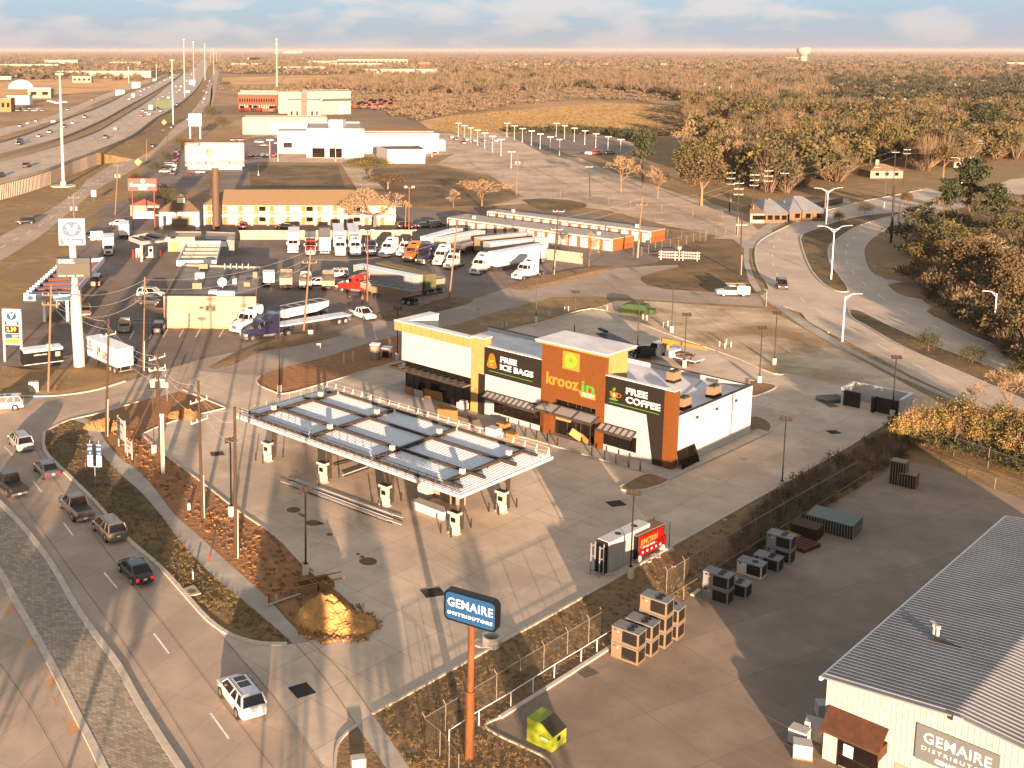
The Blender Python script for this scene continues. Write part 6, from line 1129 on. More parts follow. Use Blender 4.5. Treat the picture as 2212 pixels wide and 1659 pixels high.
for k, (x, y, n, tn) in enumerate([(1105, 790, 2, 'tan'), (1215, 722, 2, 'tan'), (1325, 655, 3, 'tan'), (1425, 587, 2, 'tan'), (1828, 312, 2, 'grey'), (1975, 262, 1, 'grey'), (2100, 98, 1, 'white'), (2235, 50, 1, 'grey'), (2330, -20, 2, 'grey')]):
    for l_ in range(n):
        nm = ['nearest tan', 'second tan', 'tallest tan', 'fourth tan', 'first gray', 'single dark', 'white sided', 'low gray', 'farthest gray'][k]
        hvac('%s air conditioning unit of the %s stack by the fence' % (ORD[l_] if l_ < n-1 or n == 1 else 'topmost', nm), (x, y), l_, tn, 'stacked air conditioning units in the yard')
def crates(name, label, cat, px, sz, m_, rz=urz, z=0, n=1):
    return tag(_loc(MB().box(0, sz[0], 0, sz[1], 0, sz[2]).build(name, m_), G(*px), rz, z), label, cat)
def _loc(o, p, rz, z=0): o.location = (p.x, p.y, z); o.rotation_euler = (0, 0, rz); return o
def slat_pile(name, label, cat, px, L, W, n, m_, rz, lv=3):
    t_ = thing(name, label, cat, G(*px), rz)
    for l_ in range(lv): b = MB(); [b.box(0, L, i*W/n, i*W/n+W/n*.6, l_*.16+.04, l_*.16+.1) for i in range(n)]; b.box(.1, .2, 0, W, l_*.16, l_*.16+.039); b.box(L-.2, L-.1, 0, W, l_*.16, l_*.16+.039); b.build('layer', m_, t_)
    return t_
slat_pile('beam_pile', 'pile of reddish steel beams lying in the yard', 'beams', T(2996, 1500, 440, 1440), 2.6, 3.4, 9, mat('red_steel', (.09, .025, .018), rough=.7), urz+1.3, 3)
slat_pile('beam_pile', 'pile of yellow beams beside the reddish beams', 'beams', T(2996, 1500, 300, 1380), 2.2, 1.5, 6, 'yellow_paint', urz+1.3, 4)
def rackbox(label, px, sz, m_, rz=urz, top=None):
    t_ = thing('steel_crate', label, 'crate', G(*px), rz); x, y, z = sz
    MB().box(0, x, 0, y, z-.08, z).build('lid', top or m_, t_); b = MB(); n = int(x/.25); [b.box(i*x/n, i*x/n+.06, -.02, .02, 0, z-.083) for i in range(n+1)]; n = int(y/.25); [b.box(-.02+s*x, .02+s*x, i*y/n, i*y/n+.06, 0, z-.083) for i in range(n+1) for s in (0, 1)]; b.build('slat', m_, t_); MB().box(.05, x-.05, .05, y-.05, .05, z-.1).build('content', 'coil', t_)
rackbox('green topped slatted crates joined in the dark yard', T(2996, 1500, 450, 1230), (4.3, 3.0, 1.4), 'hvac_grey', urz, mat('grey_green', (.10, .115, .10), rough=.6)); rackbox('low dark brown crate behind the reddish beams', T(2996, 1500, 330, 1290), (2.4, 2.0, 1.2), 'awning_rust')
rackbox('tall wire crate standing in the far yard corner', T(2996, 1500, 1125, 875), (1.5, 1.3, 2.6), 'hvac_tan'); rackbox('short wire crate beside the tall one in the far yard corner', T(2996, 1500, 1200, 895), (1.6, 1.4, 1.5), 'hvac_tan')
for k, (x, y, h_, lb) in enumerate([(1700, 1606, 1.0, 'white wrapped pallet at the left of the rusty awning'), (1735, 1598, 1.2, 'white wrapped pallet right beside the rusty awning'), (1712, 1640, .9, 'lumpy plastic wrapped pallet nearest the camera by the rusty awning'), (1766, 1555, .9, 'shaded wrapped pallet behind the rusty awning corner')]):
    o = thing('wrapped_pallet', lb, 'pallet', G(x, y), urz+.2*k); MB().box(0, 1.2, 0, 1.0, 0, .12).build('pallet', 'timber', o); b = MB(); b.loft([[(.02, .02, z), (1.18-j, .02+j, z), (1.18-j, .98, z), (.02+j, .98-j, z)] for z, j in ((.13, 0), (.13+h_*.5, .03), (.13+h_, .01))]); b.build('wrapped_goods', 'white_wall', o)
# lime dumpster
dp = G(*T(2000, 2272, 415, 1497)); d1 = G(*T(2000, 2272, 213, 1395)); d2 = (d1-dp).normalized(); du = thing('dumpster', 'lime green dumpster with black ribbed lid in the near yard', 'dumpster', dp, math.atan2(-d2.y, -d2.x)); W_ = (d1-dp).length
b = MB(); b.add([(0, 0, .08), (-W_, 0, .08), (-W_, 1.7, .08), (0, 1.7, .08), (0, 0, 1.15), (-W_*.45, 0, 1.75), (-W_, 0, 1.75), (-W_, 1.7, 1.75), (-W_*.45, 1.7, 1.75), (0, 1.7, 1.15)], [(0, 3, 2, 1), (0, 1, 6, 5, 4), (3, 9, 8, 7, 2), (1, 2, 7, 6), (0, 4, 9, 3), (4, 5, 8, 9), (5, 6, 7, 8)]); b.build('body', 'dumpster_lime', du)
b = MB(); b.add([(.06, .05, 1.17), (-W_*.47, .05, 1.79), (-W_*.47, 1.65, 1.79), (.06, 1.65, 1.17), (.06, .05, 1.21), (-W_*.47, .05, 1.83), (-W_*.47, 1.65, 1.83), (.06, 1.65, 1.21)], [(3, 2, 1, 0), (4, 5, 6, 7), (0, 1, 5, 4), (1, 2, 6, 5), (2, 3, 7, 6), (3, 0, 4, 7)])
for i in range(9): y = .15+i*.17; b.add([(.05, y, 1.215), (-W_*.46, y, 1.835), (-W_*.46, y+.05, 1.835), (.05, y+.05, 1.215), (.05, y+.02, 1.25), (-W_*.46, y+.02, 1.87)], [(0, 1, 5, 4), (5, 2, 3, 4)])
b.build('lid', 'black_plastic', du); MB().box(-W_*.45, -.12, -.08, -.01, .75, .95).build('fork_sleeve', 'dumpster_lime', du); MB().box(-W_*.4, -W_*.15, -.09, -.081, .78, .9).build('sticker', 'letter_white', du); MB().box(.01, .02, .6, 1.0, .6, .9).build('decal', 'frame_black', du)
# chain link fences
mat('chain_link', (.07, .055, .04), rough=.6, alpha=.22); mat('fence_steel', (.17, .145, .12), rough=.5, metal=.3)
def fence(label, pts, h=2.0, arms=True, step=3.2, px=True, m_='chain_link', pr_='fence_steel', pm='fence_steel', rails=(1,), pr=.035, name='chain_link_fence'):
    P = [G(*p) for p in pts]; o = P[0].copy(); t_ = thing(name, label, 'fence', o, 0); P = [p-o for p in P]
    for i in range(len(P)-1):
        a, b_ = P[i], P[i+1]; n = max(1, round((b_-a).length/step)); d = (b_-a).normalized(); nn = Vector((-d.y, d.x, 0))
        if m_: MB().add([a, b_, b_+Vector((0, 0, h)), a+Vector((0, 0, h))], [(0, 1, 2, 3)]).build('mesh_panel', m_, t_)
        b = MB(); [b.tube(a+Vector((0, 0, h*r)), b_+Vector((0, 0, h*r)), .028, n=5) for r in rails]; b.build('rail', pr_, t_)
        for k in range(n+(i == len(P)-2)):
            q0 = a.lerp(b_, k/n); b = MB(); b.tube(q0, q0+Vector((0, 0, h+.04)), pr, n=6)
            if arms: b.tube(q0+Vector((0, 0, h)), q0+Vector((0, 0, h+.28))+nn*.24, .022, n=4)
            b.build('post', pm, t_)
    return t_
fence('tall chain link fence with slanted arms between rusty sign pole and tan stacks', [(917, 1610), (962, 1582), (1072, 1514), (1123, 1480), (1174, 1449), (1225, 1418), (1271, 1390), (1299, 1373)])
fence('chain link fence with slanted arms behind the gray stacks', [(1439, 1280), (1477, 1258), (1600, 1184), (1720, 1112), (1850, 1036)])
fence('low pipe railing along the yard kerb near the dumpster', [(970, 1612), (1034, 1569), (1103, 1528), (1197, 1467), (1255, 1432), (1322, 1390)], 1.15, False, 2.6, m_=None, pm='galv_light', pr_='galv_light', name='pipe_railing')
fence('low pipe railing continuing behind the gray stacks', [(1430, 1324), (1520, 1268), (1700, 1155), (1880, 1040)], 1.15, False, 2.8, m_=None, name='pipe_railing')
fence('short corner piece of chain link fence at the bottom edge near the rusty pole', [(917, 1610), (950, 1637), (990, 1690)], 1.9, False, 1.4)
fence('chain link fence in front of the bamboo at the right edge', [(2060, 985), (2212, 1040), (2400, 1115)], 2.2, True, 4)
fence('low railing on the bank below the bamboo', [(2030, 1010), (2212, 1082), (2380, 1150)], 1.2, False, 4, m_=None, name='pipe_railing')
fence('chain link fence around the empty slab in front of bare trees', [m2(485, 180), m2(700, 215), m2(870, 250), m2(1050, 268), m2(1300, 300), m2(1550, 335), m2(1790, 350)], 2.2, False, 8)
fence('chain link fence beside the stub street and storage units', [m2(1070, 660), m2(1140, 655), m2(1300, 600), m2(1500, 560), m2(1660, 520), m2(1890, 480)], 2.1, True, 4)
fence('chain link fence behind the storage units', [m2(1345, 510), m2(1460, 520), m2(1650, 535)], 2.2, False, 6)
fence('dark picket fence by the drive of the gray roofed house', [T(2996, 700, 425, 295), T(2996, 700, 600, 262), T(2996, 700, 752, 230)], 1.9, False, 1.0, m_='frame_black', pm='frame_black', pr_='frame_black', name='picket_fence')
fence('short dark fence piece below the power poles', [T(2996, 700, 280, 325), T(2996, 700, 342, 318)], 1.6, False, 1.0, m_='frame_black', pm='frame_black', pr_='frame_black', name='picket_fence')
mat('board_white', (.30, .26, .21), (.22, .17, .125), sc=3, stretch=(3, 3, .3), rough=.85)
def board_fence(label, pts, h=2.3, m_='board_white'):
    P = [G(*p) for p in pts]; o = P[0].copy(); t_ = thing('board_fence', label, 'fence', o, 0); P = [p-o for p in P]
    for i in range(len(P)-1):
        a, b_ = P[i], P[i+1]; n = max(1, int((b_-a).length/.45)); d = (b_-a).normalized(); nn = Vector((-d.y, d.x, 0))*.03; b = MB()
        for k in range(n): q0 = a.lerp(b_, k/n); q1 = a.lerp(b_, (k+.93)/n); z = h+R_.uniform(-.03, .03); b.add([q0-nn, q1-nn, q1+nn, q0+nn]+[v+Vector((0, 0, z)) for v in (q0-nn, q1-nn, q1+nn, q0+nn)], [(4, 5, 6, 7), (0, 1, 5, 4), (1, 2, 6, 5), (2, 3, 7, 6), (3, 0, 4, 7)])
        b.build('boards', m_, t_)['kind'] = 'stuff'
board_fence('long sunlit board fence behind the truck row', [T(0, 700, 1870, 520), m1(300, 520), m1(900, 520), m1(1340, 515)]); board_fence('board fence right of the solitary white semi truck', [m2(375, 680), m2(665, 718)], 2.4)
board_fence('gray board fence beside the parked box trucks', [T(0, 700, 730, 525), T(0, 700, 830, 522)], 2.2, 'steel_grey')
# white bin enclosure
e0 = G(*T(2996, 1500, 735, 245)); e1 = G(*T(2996, 1500, 1220, 350)); e2 = G(*T(2996, 1500, 1325, 300)); en = thing('bin_enclosure', 'white walled bin enclosure with dark gates at the lot corner', 'enclosure', e0, math.atan2((e1-e0).y, (e1-e0).x)); L_ = (e1-e0).length; W_ = (e2-e1).length*1.05; H_ = 2.35
b = MB(); b.box(0, .3, 0, W_, 0, H_); b.box(L_-.3, L_, 0, W_, 0, H_); b.box(.302, L_-.302, W_-.3, W_, 0, H_); b.build('wall', 'white_wall', en); b = MB(); b.box(-.04, .34, -.04, W_+.04, H_+.002, H_+.07); b.box(L_-.34, L_+.04, -.04, W_+.04, H_+.002, H_+.07); b.box(.342, L_-.342, W_-.34, W_+.04, H_+.002, H_+.07); b.build('coping', 'white_membrane', en)
for x0, x1, y0, y1 in ((.3, 2.4, .0, .08), (4.3, L_-.3, .0, .08), (3.9, 4.3, -.5, .0)): MB().box(x0, x1, y0, y1, .15, 2.15).build('gate', 'black_plastic', en)
sp_ = slat_pile('sheet_pile', 'pile of sheets and planks lying left of the bin enclosure', 'boards', T(2996, 1500, 610, 235), 3.2, 2.2, 4, 'grey_green', .2, 4); slat_pile('pallet', 'single timber pallet beside the bin enclosure', 'pallet', T(2996, 1500, 650, 262), 1.3, 1.1, 6, 'timber', .2, 1)
# portable toilets near the mulch
for k, (x, y, lb, w_, h_) in enumerate([(965, 1485, 'tan portable toilet standing on mulch left of the shop', 1.25, 2.2), (1060, 1470, 'low dark wash station beside the portable toilet', 1.3, 1.4)]):
    o = thing('portable_toilet' if k == 0 else 'wash_station', lb, 'portable toilet', G(*m1(x, y)), -.3); MB().box(0, w_, 0, w_, 0, h_).build('cabin', 'hvac_tan' if k == 0 else 'shingle_brown', o); MB().box(-.05, w_+.05, -.05, w_+.05, h_+.002, h_+.14).build('roof', 'galv_light', o); MB().box(.2, w_-.25, -.03, -.004, .15, h_-.25).build('door', 'cream_wall' if k == 0 else 'frame_black', o)
for x, y in ((755, 1515), (828, 1500)): o = MB().tube((0, 0, 0), (0, 0, 1.5), .14, n=8).build('bollard', 'pvc'); o.location = G(*m1(x, y)); tag(o, 'pale bollard on the orange mulch beside the cross street', 'bollard', 'pale bollards in the mulch bed')
# strips, goods and litter of the building site
def strip_bundle(label, a, b_, n, m_, w_=.12, sp=.22, z=.1, ps=None):
    p = G(*a); q_ = G(*b_); d = q_-p; t_ = thing('metal_strips', label, 'metal strips', p, math.atan2(d.y, d.x)); L = d.length
    for i in range(n): MB().obox((L/2+R_.uniform(-.8, .8), (i-n/2)*sp+R_.uniform(-.04, .04), z+R_.random()*.1), (L*R_.uniform(.82, 1), w_, .06), R_.uniform(-.012, .012)).build('strip', m_ if i % 5 else 'steel_dark', t_)
strip_bundle('fan of long white metal strips lying on the slab before the canopy', T(1000, 1500, 300, 850), T(1000, 1500, 1225, 1190), 10, 'white_metal'); strip_bundle('short bundle of metal strips under the canopy', T(1000, 1500, 735, 822), T(1000, 1500, 940, 750), 4, 'white_metal'); strip_bundle('dark beams stacked on trestles under the canopy', T(1000, 1500, 665, 752), T(1000, 1500, 930, 675), 3, 'steel_dark', .25, .35, .5)
def boxes(label, name, px, items, m_, rz=CRZ, cat='goods'):
    t_ = thing(name, label, cat, G(*px), rz)
    for x, y, z, a, b_, c in items: MB().box(x, x+a, y, y+b_, z, z+c).build('package', m_, t_)
boxes('long low stack of wrapped white bags beside the near dispenser', 'bag_stack', T(1000, 1500, 1560, 1175), [(0, .1+i*1.05, j*.28, 1.2, 1.0, .27) for i in range(4) for j in range(3)], 'white_wall'); boxes('stack of pale sacks under the canopy behind the long bag stack', 'bag_stack', T(1000, 1500, 1420, 1010), [(R_.uniform(-.1, .1), R_.uniform(-.1, .1), j*.3, 1.1, 1.2, .29) for j in range(5)], 'pvc')
boxes('tall brown shrouded fixtures standing under the near canopy bay', 'shrouded_fixture', T(1000, 1500, 1620, 1040), [(0, 0, 0, .8, .9, 1.9), (.2, 1.1, 0, .9, 1.4, 2.0), (.3, -1.1, 0, .6, .8, 1.6)], 'cream_wall')
boxes('large upright plywood sheet stack before the shopfront', 'plywood_stack', T(1000, 1500, 1655, 385), [(0, 0, .1, .35, 3.0, 1.7)], 'timber'); boxes('open timber crate before the shop entrance', 'timber_crate', T(1000, 1500, 2050, 460), [(0, 0, 0, 1.2, 1.3, .9), (-1.3, .2, 0, 1.2, 1.2, .5)], 'timber'); boxes('white shrink wrapped block beside the open timber crate', 'wrapped_block', T(1000, 1500, 1970, 500), [(0, 0, 0, 1.2, 1.4, .9)], 'white_wall')
boxes('small timber box nearest the canopy right of the crate', 'timber_box', T(1000, 1500, 2120, 530), [(0, 0, 0, 1.0, 1.1, .7)], 'timber'); boxes('wrapped goods behind the plywood sheet stack', 'wrapped_block', T(1000, 1500, 1725, 290), [(0, 0, 0, 1.3, 1.3, .9), (.2, .2, .9, .8, .8, .3)], 'white_wall'); boxes('low dark pallets in front of the shop between canopy and walk', 'pallet_stack', T(1000, 1500, 1800, 390), [(0, i*1.3, 0, 1.1, 1.2, .35) for i in range(3)], 'bark_dark')
for i, (x, y, w_, h_, lb) in enumerate([(1250, 160, 1.3, 1.3, 'plywood board leaning at the left end of the shopfront'), (1320, 190, 1.5, 1.4, 'tilted gray board leaning beside the plywood board'), (1400, 185, 3.0, 1.4, 'wide shaded sheet leaning under the wing windows')]):
    o = MB().obox((w_/2, 0, h_/2), (w_, .06, h_), 0, .25).build('leaning_sheet', 'timber' if i != 1 else 'steel_grey'); _loc(o, G(*T(1000, 1500, x, y)), SRZ-math.pi/2+.1); tag(o, lb, 'board')
# leaning window frames at the side wall
for lb, a, b_ in (('dark window frame leaning against the white side wall', (1470, 770), (1605, 705)),):
    p = G(*T(2000, 1500, *a)); q_ = G(*T(2000, 1500, *b_)); d = q_-p; L_ = d.length; o = thing('window_frame', lb, 'window frame', p, math.atan2(d.y, d.x)); b = MB()
    for x in (0, L_*.5, L_): b.obox((x, .35, 1.0), (.1, .1, 2.1), 0, -.35)
    for z, y in ((.05, 0), (1.0, .35), (1.95, .7)): b.obox((L_/2, y, z), (L_, .1, .1))
    b.build('frame', 'frame_black', o); MB().obox((L_/2, .35, 1.0), (L_-.1, .02, 2.0), 0, -.35).build('pane', 'glass_dark', o)
# sign cabinets wrapped in plastic at the lot edge
s0 = G(*T(2000, 1500, 870, 1605)); s1 = G(*T(2000, 1500, 1195, 1440)); d = s1-s0; L_ = d.length; wz = math.atan2(d.y, d.x); o = thing('sign_cabinet', 'long plastic wrapped white sign cabinet standing on the lot edge', 'sign cabinet', s0, wz)
MB().box(0, L_, 0, 1.2, .1, 2.75).build('wrapping', mat('plastic_wrap', (.24, .24, .24), (.32, .31, .30), sc=1.2, stretch=(4, 4, .4), rough=.35), o); MB().box(.02, L_+.02, -.02, 1.22, 2.753, 2.95).build('top', 'white_metal', o); [MB().tube((x, .6, 2.952), (x, .6, 2.97), .3, n=12).build('port', 'black_plastic', o) for x in (L_*.35, L_*.75)]
MB().box(-.5, -.02, .1, 1.1, .1, 2.9).build('end_panel', 'frame_black', o); b = MB(); [b.box(x, x+.08, y, y+.08, 0, 2.9) for x in (-1.2, -.6) for y in (.1, 1.0)]; [b.box(-1.2, -.5, y, y+.07, z, z+.07) for y in (.1, 1.0) for z in (.3, 1.6, 2.6)]; b.build('cradle', 'steel_grey', o)
s0 = G(*T(2000, 1500, 1095, 1515)); s1 = G(*T(2000, 1500, 1330, 1400)); d = s1-s0; L_ = d.length; o = thing('food_truck_panel', 'red truck shaped sign cabinet reading JUNCTION FOOD PARK', 'sign cabinet', s0, math.atan2(d.y, d.x))
MB().box(0, L_*.93, 0, 1.3, .35, 2.5).build('body', 'frame_black', o); MB().box(-.02, L_*.93, -.02, 1.32, 2.503, 2.6).build('roof', 'shingle_brown', o); MB().box(.06, L_*.9, -.04, -.012, .42, 2.42).build('red_face', mat('food_red', (.16, .004, .004), rough=.4), o); MB().box(L_*.905, L_, -.04, .3, .35, 1.4).build('red_nose', 'food_red', o)
text('JUNCTION', .75, 'letter_gold', o, (L_*.4, -.06, 1.75), 0, L_*.58, .01, .02, shear=.1); text('- FOOD PARK -', .32, 'letter_white', o, (L_*.4, -.06, 1.25), 0, L_*.5, .01)
for k in range(5): x = L_*(.2+.15*k); b = MB(); slab(b, [(.14*math.cos(a), .12*math.sin(a)) for a in [2*math.pi*i/8 for i in range(8)]], -.05, -.042, .78, x); b.build('food_icon', 'letter_white', o)
for x in (.35, L_*.88): MB().tube((x, -.1, .32), (x, .15, .32), .3, n=12).build('wheel', 'letter_white', o)
for x, y in ((-.15, -.3), (-.15, 1.4), (L_+.1, -.3), (L_+.1, 1.4)): MB().box(x-.03, x+.03, y-.03, y+.03, 0, 2.7).build('frame_post', 'steel_dark', o)
for k, (x, y, s) in enumerate([(735, 1580, 1), (860, 1600, .8), (1180, 1500, .8), (1250, 1460, .8), (1370, 1410, 1), (1400, 1545, .5), (1960, 1235, .5), (1810, 1165, .4), (1965, 670, .8), (1905, 555, .4)]):
    o = MB(); pts = [(math.cos(a)*s*R_.uniform(.3, .8), math.sin(a)*s*R_.uniform(.2, .6)) for a in [2*math.pi*i/7 for i in range(7)]]; o.prism(pts, 0, [R_.uniform(.05, .25)*s for _ in range(7)]); q_ = o.build('plastic_sheet', 'white_wall'); q_.location = G(*T(2000, 1500, x, y), .04); tag(q_, 'crumpled white plastic sheeting lying on the ground', 'plastic sheet', 'scraps of white plastic sheeting')
# concrete ring, drains, manholes, dirt pile
cr_ = G(*T(1000, 2272, 1940, 625)); o = thing('concrete_ring', 'pale concrete manhole ring standing on the lot edge behind the blue sign', 'concrete ring', cr_, 0); b = MB(); n = 20; ro = .72; ri = .58
vs = [(r*math.cos(2*math.pi*i/n), r*math.sin(2*math.pi*i/n), z) for r, z in ((ro, 0), (ro, .85), (ri, .85), (ri, .3)) for i in range(n)]; b.add(vs, [(k*n+i, k*n+(i+1) % n, (k+1)*n+(i+1) % n, (k+1)*n+i) for k in range(3) for i in range(n)]); b.build('ring', 'pvc', o); MB().tube((0, 0, .31), (0, 0, .32), .57, n=16).build('inside', 'coil', o); MB().tube((-.5, .2, .01), (-.5, .2, .15), .8, n=16).build('lower_ring', 'kerb', o)
for k, (i, j, x, y, w_, h_, lb, rz) in enumerate([(1000, 2272, 420, 985, 1.5, 1.5, 'dark square drain grate in the driveway', .5), (2000, 1500, 935, 1035, 1.7, 1.3, 'dark drain grate on the lot before the shop corner', .3), (2000, 2272, 700, 838, 1.4, 1.1, 'rusty drain grate at the yard kerb', .5), (2996, 1500, 680, 460, 1.4, 1.2, 'dark drain grate near the right lot edge', .2), (0, 1500, 1748, 635, 1.5, 1.2, 'dark drain grate near the left lot kerb', .3), (1000, 2272, 1472, 198, 1.8, 1.4, 'dark drain grate left of the blue sign', .3)]):
    p = G(*T(i, j, x, y), .021); o = thing('drain_grate', lb, 'drain', p, rz); MB().box(-w_/2, w_/2, -h_/2, h_/2, 0, .01).build('grate', 'coil', o); b = MB(); [b.box(-w_/2, w_/2, -h_/2+q_*h_/6, -h_/2+q_*h_/6+.04, .011, .03) for q_ in range(7)]; b.build('bar', 'steel_dark', o)
for k, (x, y, r) in enumerate([(350, 1085, .7), (508, 1190, .72), (950, 1498, .8), (640, 1282, .33), (430, 1130, .3), (570, 1195, .3), (400, 1118, .18), (868, 1440, .2), (900, 1462, .22)]):
    o = MB().tube((0, 0, 0), (0, 0, .012), r, n=20).build('manhole_cover', 'shingle_brown'); o.location = G(*T(1000, 1500, x, y), .022); tag(o, 'round manhole cover in the slab, %s' % ['near the long strips', 'right of the black lamp post', 'largest at the lower middle', 'small one below the strips', 'small one left of the lamp post', 'small one beside the large cover', 'tiny one by the strips', 'tiny upper one of a pair', 'tiny lower one of a pair'][k], 'manhole cover')
P = [G(*q_) for q_ in t(0, 2272, (1470, 180), (1560, 148), (1617, 215), (1525, 238))]; b = MB(); b.prism([(p.x, p.y) for p in P], .03, .17); o = b.build('drain_slab', 'sidewalk'); tag(o, 'pale inlet slab with round lid at the boulevard kerb', 'drain')
o = MB().tube((0, 0, 0), (0, 0, .02), .36, n=14).build('manhole_cover', 'shingle_brown'); o.location = G(*T(0, 2272, 1540, 190), .171); tag(o, 'round brown lid on the pale inlet slab at the kerb', 'manhole cover')
def mound(label, px, rx, ry, h, m_, name='dirt_pile', seed=1, rough=.25, n=46, rz=0, peaks=((0, 0, 1),)):
    rr = random.Random(seed); b = MB(); N_ = n; vs = []; 
    ph = [(rr.uniform(0, 6), rr.uniform(1.5, 5), rr.uniform(0, 6)) for _ in range(8)]
    for i in range(N_+1):
        for j in range(N_+1):
            x = -1+2*i/N_; y = -1+2*j/N_; z = 0
            for px_, py_, hh in peaks: dd_ = math.hypot((x-px_)/1.0, (y-py_)/1.0); z = max(z, hh*(1-dd_**1.0/ .95))
            e = max(0, 1-math.hypot(x, y)); z = min(z, e*2.4); z = max(z, 0)
            nn = sum(math.sin(a+x*f*3+c)*math.cos(c+y*f*3) for a, f, c in ph)/5
            z2 = h*z*(1+.4*nn)+(rr.uniform(0, rough)*min(1, e*5) if e > 0 else -.1); vs.append((x*rx, y*ry, z2))
    b.add(vs, [(i*(N_+1)+j, (i+1)*(N_+1)+j, (i+1)*(N_+1)+j+1, i*(N_+1)+j+1) for i in range(N_) for j in range(N_)]); o = b.build(name, m_); o.location = G(*px); o.rotation_euler = (0, 0, rz); return tag(o, label, 'dirt pile')
mound('golden dirt pile with rubble slope at the end of the mulch strip', T(1000, 2272, 690, 440), 3.4, 2.2, 2.1, 'dirt_gold', seed=3, rz=-.25, peaks=((-.25, .1, 1), (.3, -.05, .5)))
mound('low orange dirt heap behind the transformer pole', T(0, 1500, 1480, 330), 2.4, 1.7, .8, 'mulch', seed=4); mound('rubble heap around the corner power pole', T(0, 1500, 850, 420), 2.8, 1.8, .7, 'mulch', seed=5, rough=.5)
# form work box with pipes by the dirt pile
p = G(*T(1000, 2272, 420, 225)); q_ = G(*T(1000, 2272, 690, 165)); d = q_-p; L_ = d.length; o = thing('timber_formwork', 'timber formwork boxes with white pipe beside the golden dirt pile', 'formwork', p, math.atan2(d.y, d.x)); b = MB()
for k in range(2): x = k*L_*.52; b.box(x, x+L_*.45, 0, .08, 0, .6); b.box(x, x+L_*.45, 1.7, 1.78, 0, .6); b.box(x, x+.08, .082, 1.698, 0, .6); b.box(x+L_*.45-.08, x+L_*.45, .082, 1.698, 0, .6)
b.box(-1, L_+1, .3, .4, .603, .68); b.box(-1, L_+1.2, 1.4, 1.5, .603, .68); b.build('form_board', 'timber', o); b = MB(); b.tube((-3.4, -.5, .15), (-.1, .1, .2), .06, n=6); b.tube((-3.4, -.5, 0), (-3.4, -.5, .9), .06, n=6); b.tube((-2.5, -.3, 0), (-2.5, -.3, .9), .06, n=6); b.build('pipe', 'pvc', o); MB().tube((-3.1, -.1, 0), (-3.1, -.1, .9), .12, n=8).build('orange_pipe', 'orange_paint', o)
# white steel pair of conduits beside pole C and small cabinets
o = thing('conduit_riser', 'pair of tall white conduits with coiled cable beside the transformer pole', 'conduit', G(*T(0, 1500, 1312, 800)), 0); [MB().tube((x, 0, 0), (x, 0, 6.6), .09, n=8).build('conduit', 'pvc', o) for x in (-.12, .12)]; MB().obox((0, 0, 6.7), (.5, .2, .25)).build('weather_head', 'pvc', o)
for lb, i, j, x, y, sz in (('pale green cabinet on the grass corner beside the cross street', 0, 1500, 272, 140, (1.3, .9, 1.5)), ('white stub box leaning on the mulch strip', 0, 1500, 1520, 1085, (.3, .3, .7)), ('white capped pipe box at the bottom corner', 1000, 2272, 870, 1600, (.9, .6, .7)), ('small pale junction box in the dark verge', 0, 2272, 1552, 90, (.12, .5, .8)), ('green utility box at the edge of the turf island', 1000, 700, 485, 1290, (.8, .6, .9))): o = MB().box(-sz[0]/2, sz[0]/2, -sz[1]/2, sz[1]/2, 0, sz[2]).build('utility_box', 'pvc'); _loc(o, G(*T(i, j, x, y)), .2); tag(o, lb, 'utility box')
for x, y in ((20, 1225), (50, 1225), (200, 1190), (225, 1185), (385, 1140), (400, 1145), (520, 1100), (550, 1095), (1150, 1160), (1180, 1170), (1315, 1225), (1350, 1215), (1765, 1380), (1820, 1365), (1808, 1395), (1858, 1385), (862, 1090)): o = MB().tube((0, 0, 0), (0, 0, .9), .1, n=6).build('pipe_stub', 'pvc'); o.location = G(*m2(x, y)); tag(o, 'white pipe stub rising from the bare soil behind the shop', 'pipe', 'white pipe stubs behind the shop')
# green soil machine behind the shop
o = thing('green_skip', 'bright green hopper machine lying on soil behind the shop', 'machine', G(*m2(975, 1095)), -.55); b = MB(); b.loft([[(x, 0, .2), (x, -.2, zt), (x, 2.2, zt), (x, 2.0, .2)] for x, zt in ((0, 1.0), (1.2, 1.5), (4.2, 1.5), (4.6, .9))]); b.build('hopper', 'green_paint', o); MB().box(4.61, 5.6, .2, 1.9, .15, .8).build('engine_box', 'green_paint', o); MB().obox((2.0, -.9, .35), (4.5, 1.4, .08), 0, .25).build('tailboard', 'green_paint', o); [wheel(o, 3.2, y, .35, .2) for y in (-.1, 2.1)]
# ---------------------------------------------------------------- truck stop buildings
st_, L, Q = bldg('truck_stop_shop', 'flat roofed truck stop shop with cream front wall and roof plant', [T(0, 700, 1315, 990), T(0, 700, 2060, 995), T(0, 700, 2095, 750), T(0, 700, 1470, 730)], 5.0, 'cream_wall', 'flat_roof', 'shop', .35)
MB().box(.3, L-4, -.25, -.02, 0, .12).build('yellow_kerb', 'yellow_line', st_)
for k, (x, y, w_, h_) in enumerate([(1590, 910, 1.6, 1.0), (1610, 835, 1.6, 1.1), (1640, 765, 1.6, 1.3), (1820, 975, 2.9, .8), (1990, 890, 1.1, .7), (1715, 950, 1.3, .5), (2055, 820, .8, 1.0), (1890, 870, .6, .8)]):
    q_ = Matrix.Rotation(-st_.rotation_euler.z, 3, 'Z') @ (G(*T(0, 700, x, y), 5.05)-Vector((st_.location.x, st_.location.y, 0))); MB().box(q_.x-w_/2, q_.x+w_/2, q_.y-.7, q_.y+.7, 5.05, 5.05+h_).build('roof_unit', 'hvac_tan' if k % 2 == 0 else 'galv_light', st_)
